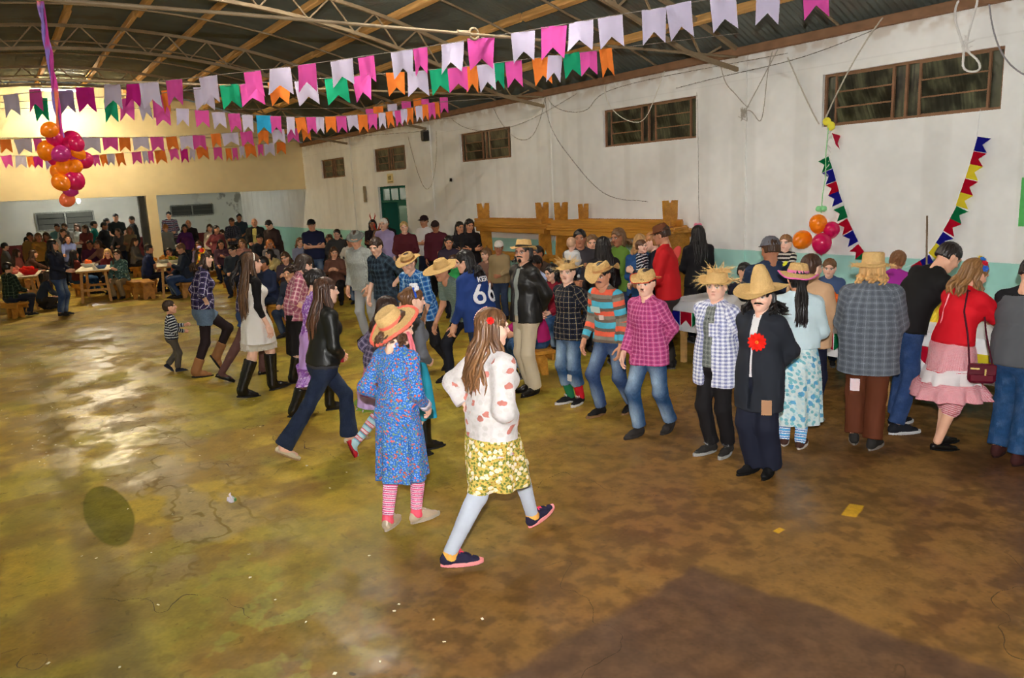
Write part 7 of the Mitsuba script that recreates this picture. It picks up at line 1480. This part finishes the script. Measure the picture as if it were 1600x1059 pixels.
    (6.62, 8.22, 0.0, 'u', 1.7, 150, 'm', '(60,56,60)', 'dkj', 'short BLK', 'dark-haired young man under the stacked benches, holding a baby'),
    (7.06, 8.48, 0.0, 'u', 1.59, 140, 'f', '(180,160,140)', 'dkj', 'long LBR', 'brown-haired woman in beige beside the young father'),
    (6.32, 7.39, 0.0, 'u', 1.64, -20, 'f', '(30,26,30)', 'dkj', 'long BLK', 'woman with very long dark hair, back turned, behind the upturned straw hat'),
    (7.22, 8.05, 0.0, 'u', 1.68, 75, 'f', '(96,130,50)', 'dkjean', 'bob LBR', 'woman in a green jumper in profile below the stacked benches'),
    (7.16, 7.6, 0.0, 'u', 1.61, -60, 'f', '(40,78,130)', 'dkj', 'bob (170,130,84)', 'fair-haired woman in blue beside the green jumper'),
    (7.02, 7.15, 0.0, 'u', 1.66, 50, 'f', '(24,26,40)', 'dkj', 'bun (160,110,64)', 'woman in navy with her fair hair pinned up, holding a baby'),
    (6.8, 6.74, 0.0, 'u', 1.78, 40, 'm', '(196,30,36)', 'dkj', 'brimhat (110,64,40)', 'man in a red shirt and brown hat behind the woman in navy'),
    (8.18, 7.51, 0.0, 'u', 1.66, -30, 'f', '(24,22,26)', 'dkj', 'long BLK', 'woman in a black dress with long dark hair and a pink bow, back turned'),
    (8.02, 6.62, 0.0, 's', 1.59, 150, 'f', '(34,36,54)', 'dkj', 'bun BLK', 'dark-haired girl in navy seated behind the white-clothed table'),
    (6.33, 4.87, 0.0, 'u', 1.7, -50, 'm', '(34,46,70)', '44', 'cap (100,100,108)', 'man in a grey cap and navy jacket holding a baby, behind the sombrero'),
    (8.2, 5.48, 0.0, 'c', 1.3, 120, 'k', '(70,90,130)', 'dkj', 'short LBR', 'fair-haired child in a blue checked shirt beyond the food table'),
    (4.18, 14.52, 0.0, 's', 1.64, 120, 'm', '(34,44,72)', '45', 'short BLK', 'man in navy with back turned, seated before the ginger-haired woman in grey'),
    (4.96, 15.72, 0.0, 's', 1.62, 150, 'f', '(70,56,66)', 'dkj', 'bob BRN', 'woman in dull plum seated right of the woman in pale yellow'),
    (4.1, 12.75, 0.0, 's', 1.55, 120, 'm', '(44,52,70)', '45', 'short BLK', 'youth in slate blue seated low in front of the heavy man in navy'),
    (4.99, 14.4, 0.0, 's', 1.6, 140, 'f', '(40,36,44)', 'dkj', 'long BLK', 'long-haired girl in charcoal seated left of the woman in black'),
    (6.03, 15.85, 0.0, 's', 1.62, 150, 'f', '(104,70,58)', 'dkj', 'bob BRN', 'woman in rust brown seated below the clapping man in tan'),
    (6.49, 15.66, 0.0, 's', 1.56, 140, 'm', '(58,48,46)', '44', 'short BRN', 'boy in dark brown seated just right of the child in light green'),
    (5.42, 23.03, 0.0, 's', 1.62, 160, 'f', '(84,56,70)', 'dkj', 'bob BLK', 'woman in mauve seated below the cream-topped woman'),
    (4.88, 23.19, 0.0, 's', 1.62, 150, 'f', '(104,92,116)', 'dkj', 'long BRN', 'long-haired woman in grey violet seated behind the older man in navy'),
    (4.81, 19.31, 0.0, 's', 1.62, 150, 'm', '(46,54,64)', 'dkj', 'short BLK', "man in dark slate seated between the dancers' heads, left of the bald man"),
    (4.51, 16.75, 0.0, 's', 1.6, 150, 'm', '(64,64,76)', 'dkj', 'short BRN', 'youth in grey seated below the black-capped man'),
    (6.81, 12.21, 0.0, 'u', 1.5, 150, 'f', '(44,36,54)', 'dkj', 'bob BLK', 'woman in dark violet between the maroon jacket and the pair in black'),
    (7.51, 12.01, 0.0, 's', 1.62, 120, 'f', '(130,96,84)', 'dkj', 'bob LBR', 'fair woman in dusty brown seated left of the white cap'),
    (8.03, 4.57, 0.0, 'u', 1.5, -60, 'f', '(170,50,160)', 'dkj', 'bun (120,80,50)', 'woman in a magenta jumper bending over the far side of the food table')]
# ---------------------------------------------------------------- the spectators
HC = {"BLK": BLK, "BRN": BRN, "LBR": LBR}
crng = np.random.default_rng(2024)
DKJ = [srgb(30, 36, 52), srgb(36, 44, 66), srgb(24, 24, 28), srgb(50, 46, 44), srgb(40, 52, 78)]
POSE_U = [dict(armR="cross", armL="cross"), dict(armR="down", armL="front"), dict(armR="front", armL="front"), dict(armR="hip", armL="down"), dict(armR="down", armL="down")]
POSE_S = [dict(armR="lap", armL="lap"), dict(armR="eat", armL="lap"), dict(armR="lap", armL="eat"), dict(armR="front", armL="front")]
def tone(text):
    if text.startswith("("): return srgb(*[float(q) for q in text.strip("()").split(",")])
    return int(text)
SPECT = []
for i, (x, y, z0, mode, h, yaw, sex, top, tro, hair, label) in enumerate(CROWD):
    near = y < 12
    ps = dict(crng.choice(POSE_S if mode == "s" else POSE_U)); ps["head"] = (float(crng.normal(0, 14)), float(crng.uniform(0, 14)), float(crng.normal(0, 4))); ps["lean"] = float(crng.uniform(0, 7))
    if mode == "s":
        ps.update(pz=.505, lean=float(crng.uniform(4, 16)), legR=(.10, .44, 0, 0, 4), legL=(.12, .36, 0, 0, 6))
        if "crossed jeans" in label: ps.update(legR=(.02, .62, 0, 0, -12), legL=(.14, .48, 0, 0, 10))
    if mode == "k": ps.update(pz=.34, lean=28, legR=(.10, .22, 0, 0), legL=(.12, -.02, 0, 40), kneeR=(.2, 1, .8), kneeL=(.2, 1, .3), armR="lap", armL="lap")
    for word, up in (("crossed", dict(armR="cross", armL="cross", lean=0)), ("clapping", dict(armR="eat", armL="eat")), ("drinking", dict(armR="eat", armL="lap" if mode == "s" else "down")), ("holding a baby", dict(armR="front", armL="eat")), ("clasped", dict(armR="front", armL="front")), ("bending", dict(lean=38, armR="reach", armL="reach")), ("leaning over", dict(lean=30, armR="reach", armL="front")), ("reaching", dict(lean=18, armR="reach", armL="front")), ("serving", dict(lean=10, armR="reach", armL="reach")), ("looking down", dict(head=(0, 34, 0), lean=14)), ("back turned", dict(armR="front", armL="front")), ("behind the sombrero", dict(head=(20, 10, 0)))):
        if word in label: ps.update(up)
    skin = [SKIN, SKIN2, PALE, SKIN, SKIN3][int(crng.integers(0, 5))] if "dark-skinned" not in label else SKIN3
    p = Person(label, (x, y), yaw, h, sex, skin, ps, hi=near and y < 8.2, z=z0, w=1.22 if ("heavy" in label or "stout" in label or "burly" in label) else float(crng.uniform(.98, 1.1)))
    SPECT.append((label, p, x, y, yaw))
    if mode == "s":
        a = math.radians(yaw); sh = " ".join(label.replace(",", "").split()[:9])
        bench(f"short bench under the {sh}", x - .04 * math.sin(a), y + .04 * math.cos(a), z0, .62, yaw, group=SB, h=p.K["pel"][2] - .125 * p.K["s"], w=.28)
    st, _, hc = hair.partition(" "); hc = HC.get(hc, None) if not hc.startswith("(") else tone(hc); hc = BLK if hc is None else hc
    if st in ("bald", "cap", "hidden", "brimhat"):
        if st != "bald": p.hair("crop", BRN)
        if st == "cap":
            prof = [(.001, .098), (.04, .090), (.075, .062), (.096, .010), (.098, -.004), (.094, -.004)]; m = lathe(prof, 28, lambda v: v * [1, 1.12, 1]); vis = blob((0, .125, .004), (.070, .062, .008), 2)
            k = p.hat(trimesh.Trimesh(m.vertices, m.faces[:, ::-1], process=False), hc, loc=(0, -.008, .045), name="cap"); p.hat(vis, hc * .8, loc=(0, -.008, .045), name="visor", parent=k)
        if st == "brimhat": felt_hat(p, hc)
        if st == "hidden": pass
    else: p.hair(st, hc, L=.40 if st == "long" else .2, seed=i, vol=1.1)
    if "very long dark hair" in label: p.hair("long", BLK, L=.62, seed=900, part_name="hair_length")
    tp = tone(top); short = any(q in label for q in ("T-shirt", "polo", "white shirt", "grey T")) and "jumper" not in label
    jk = "jacket" in label or "waistcoat" in label
    if label.startswith("bald man with a dark jacket"):
        p.shirt(tp, sleeve=0, hem=-.02, off=.014, name="shirt"); p.shirt(srgb(36, 36, 36), sleeve=1.9, hem=-.1, off=.034, loose=.8, name="jacket", open_front=.06)
    elif "waistcoat" in label:
        p.shirt(srgb(206, 204, 200), sleeve=1.9, hem=-.02, off=.014, name="shirt", collar=srgb(226, 226, 220)); p.shirt(tp, sleeve=0, hem=-.02, off=.022, name="waistcoat")
    else:
        p.shirt(tp, sleeve=.72 if short else 1.9, hem=-.07 if mode != "s" else -.03, off=.026 if jk else .018, loose=.7 if sex != "f" else .35, name="jacket" if jk else "top", collar=(tp if np.ndim(tp) else srgb(120, 120, 120)) if sex == "m" else None)
    if label.startswith("woman in a black dress"):
        p.skirt(srgb(24, 22, 26), top=.1, hem=.5, rx=.22, ry=.2, name="dress_skirt"); bow(p, (0, -.02, .135), srgb(226, 120, 150), .045)
    tw = {"dkj": DKJ[int(crng.integers(0, 5))], "dkjean": 41, "beige": srgb(150, 130, 96)}.get(tro)
    p.trousers(int(tro) if tw is None else tw); p.shoes("sneaker", srgb(30, 28, 28), srgb(90, 88, 84))
    if "antler" in label:
        p.hat(cat([tube([(s * .03, 0, .10), (s * .05, 0, .17), (s * .07, .0, .24), (s * .05, 0, .28)], [.014, .014, .010, .004], 6) for s in (-1, 1)] + [tube([(s * .055, 0, .19), (s * .09, 0, .22)], [.012, .005], 6) for s in (-1, 1)]), srgb(196, 50, 36), loc=(0, 0, 0), name="antler_headband")
    if "cup" in label: 
        K = p.K; q = K["wrR"] + K["handR"] @ np.array([.09, .03, -.05]); t = thing("cup", "white plastic cup raised by the man in the pale blue shirt", "cup"); part(t, "wall", {**paint(trimesh.Trimesh(lathe([(.001, 0), (.028, 0), (.038, .09), (.035, .09), (.026, .006), (.001, .006)], 16).vertices + q, lathe([(.001, 0), (.028, 0), (.038, .09), (.035, .09), (.026, .006), (.001, .006)], 16).faces, process=False), srgb(226, 226, 226), "gloss", True), "to_world": p.to})
# babies in arms, the girl raising a pink fan
def baby(carrier, label, top, hair, side=1, dz=.0, yaw_add=180, skin=PALE, h=.78):
    lab, p, x, y, yaw = next(q for q in SPECT if carrier in q[0]); a = math.radians(yaw); K = p.K
    lx, ly = side * .14, .20; wx = x + lx * math.cos(a) - ly * math.sin(a); wy = y + lx * math.sin(a) + ly * math.cos(a)
    b = Person(label, (wx, wy), yaw + yaw_add, h, "k", skin, dict(pz=.50, armR="lap", armL="lap", legR=(.14, .30, .12, 0), legL=(.14, .30, .12, 0), head=(0, -4, 0)), hi=y < 7.5, z=K["chest"][2] - .30 + dz)
    b.hair("short", hair, seed=77); b.shirt(top, sleeve=1.9, hem=-.05, off=.012, loose=.8); b.trousers(srgb(70, 80, 100), name="leggings"); b.foot_sock(srgb(226, 226, 226))
    return b
baby("grey cap and navy jacket", "baby in a black and cream striped top held by the man in the grey cap", 65, srgb(130, 90, 56), 1, .16, 160)
baby("fair hair pinned up", "baby in a navy and white striped top held by the woman in navy", 64, srgb(90, 60, 40), -1, .06, 150)
baby("young man under the stacked", "bald baby in white held under the stacked benches", srgb(206, 206, 206), srgb(190, 150, 120), 1, .06, 150)
lab, p, x, y, yaw = next(q for q in SPECT if q[0].startswith("woman in a black dress"))
t = thing("paper_fan", "coral paper fan held up by the woman in the black dress", "fan"); K = p.K; part(t, "sheet", {**paint(trimesh.Trimesh(blob((0, 0, 0), (.06, .006, .12), 2, roty(.5)).vertices + np.array([-.30, .10, K["chest"][2] + .06]), blob((0, 0, 0), (1, 1, 1), 2).faces, process=False), srgb(240, 90, 84), "paint", True), "to_world": p.to})
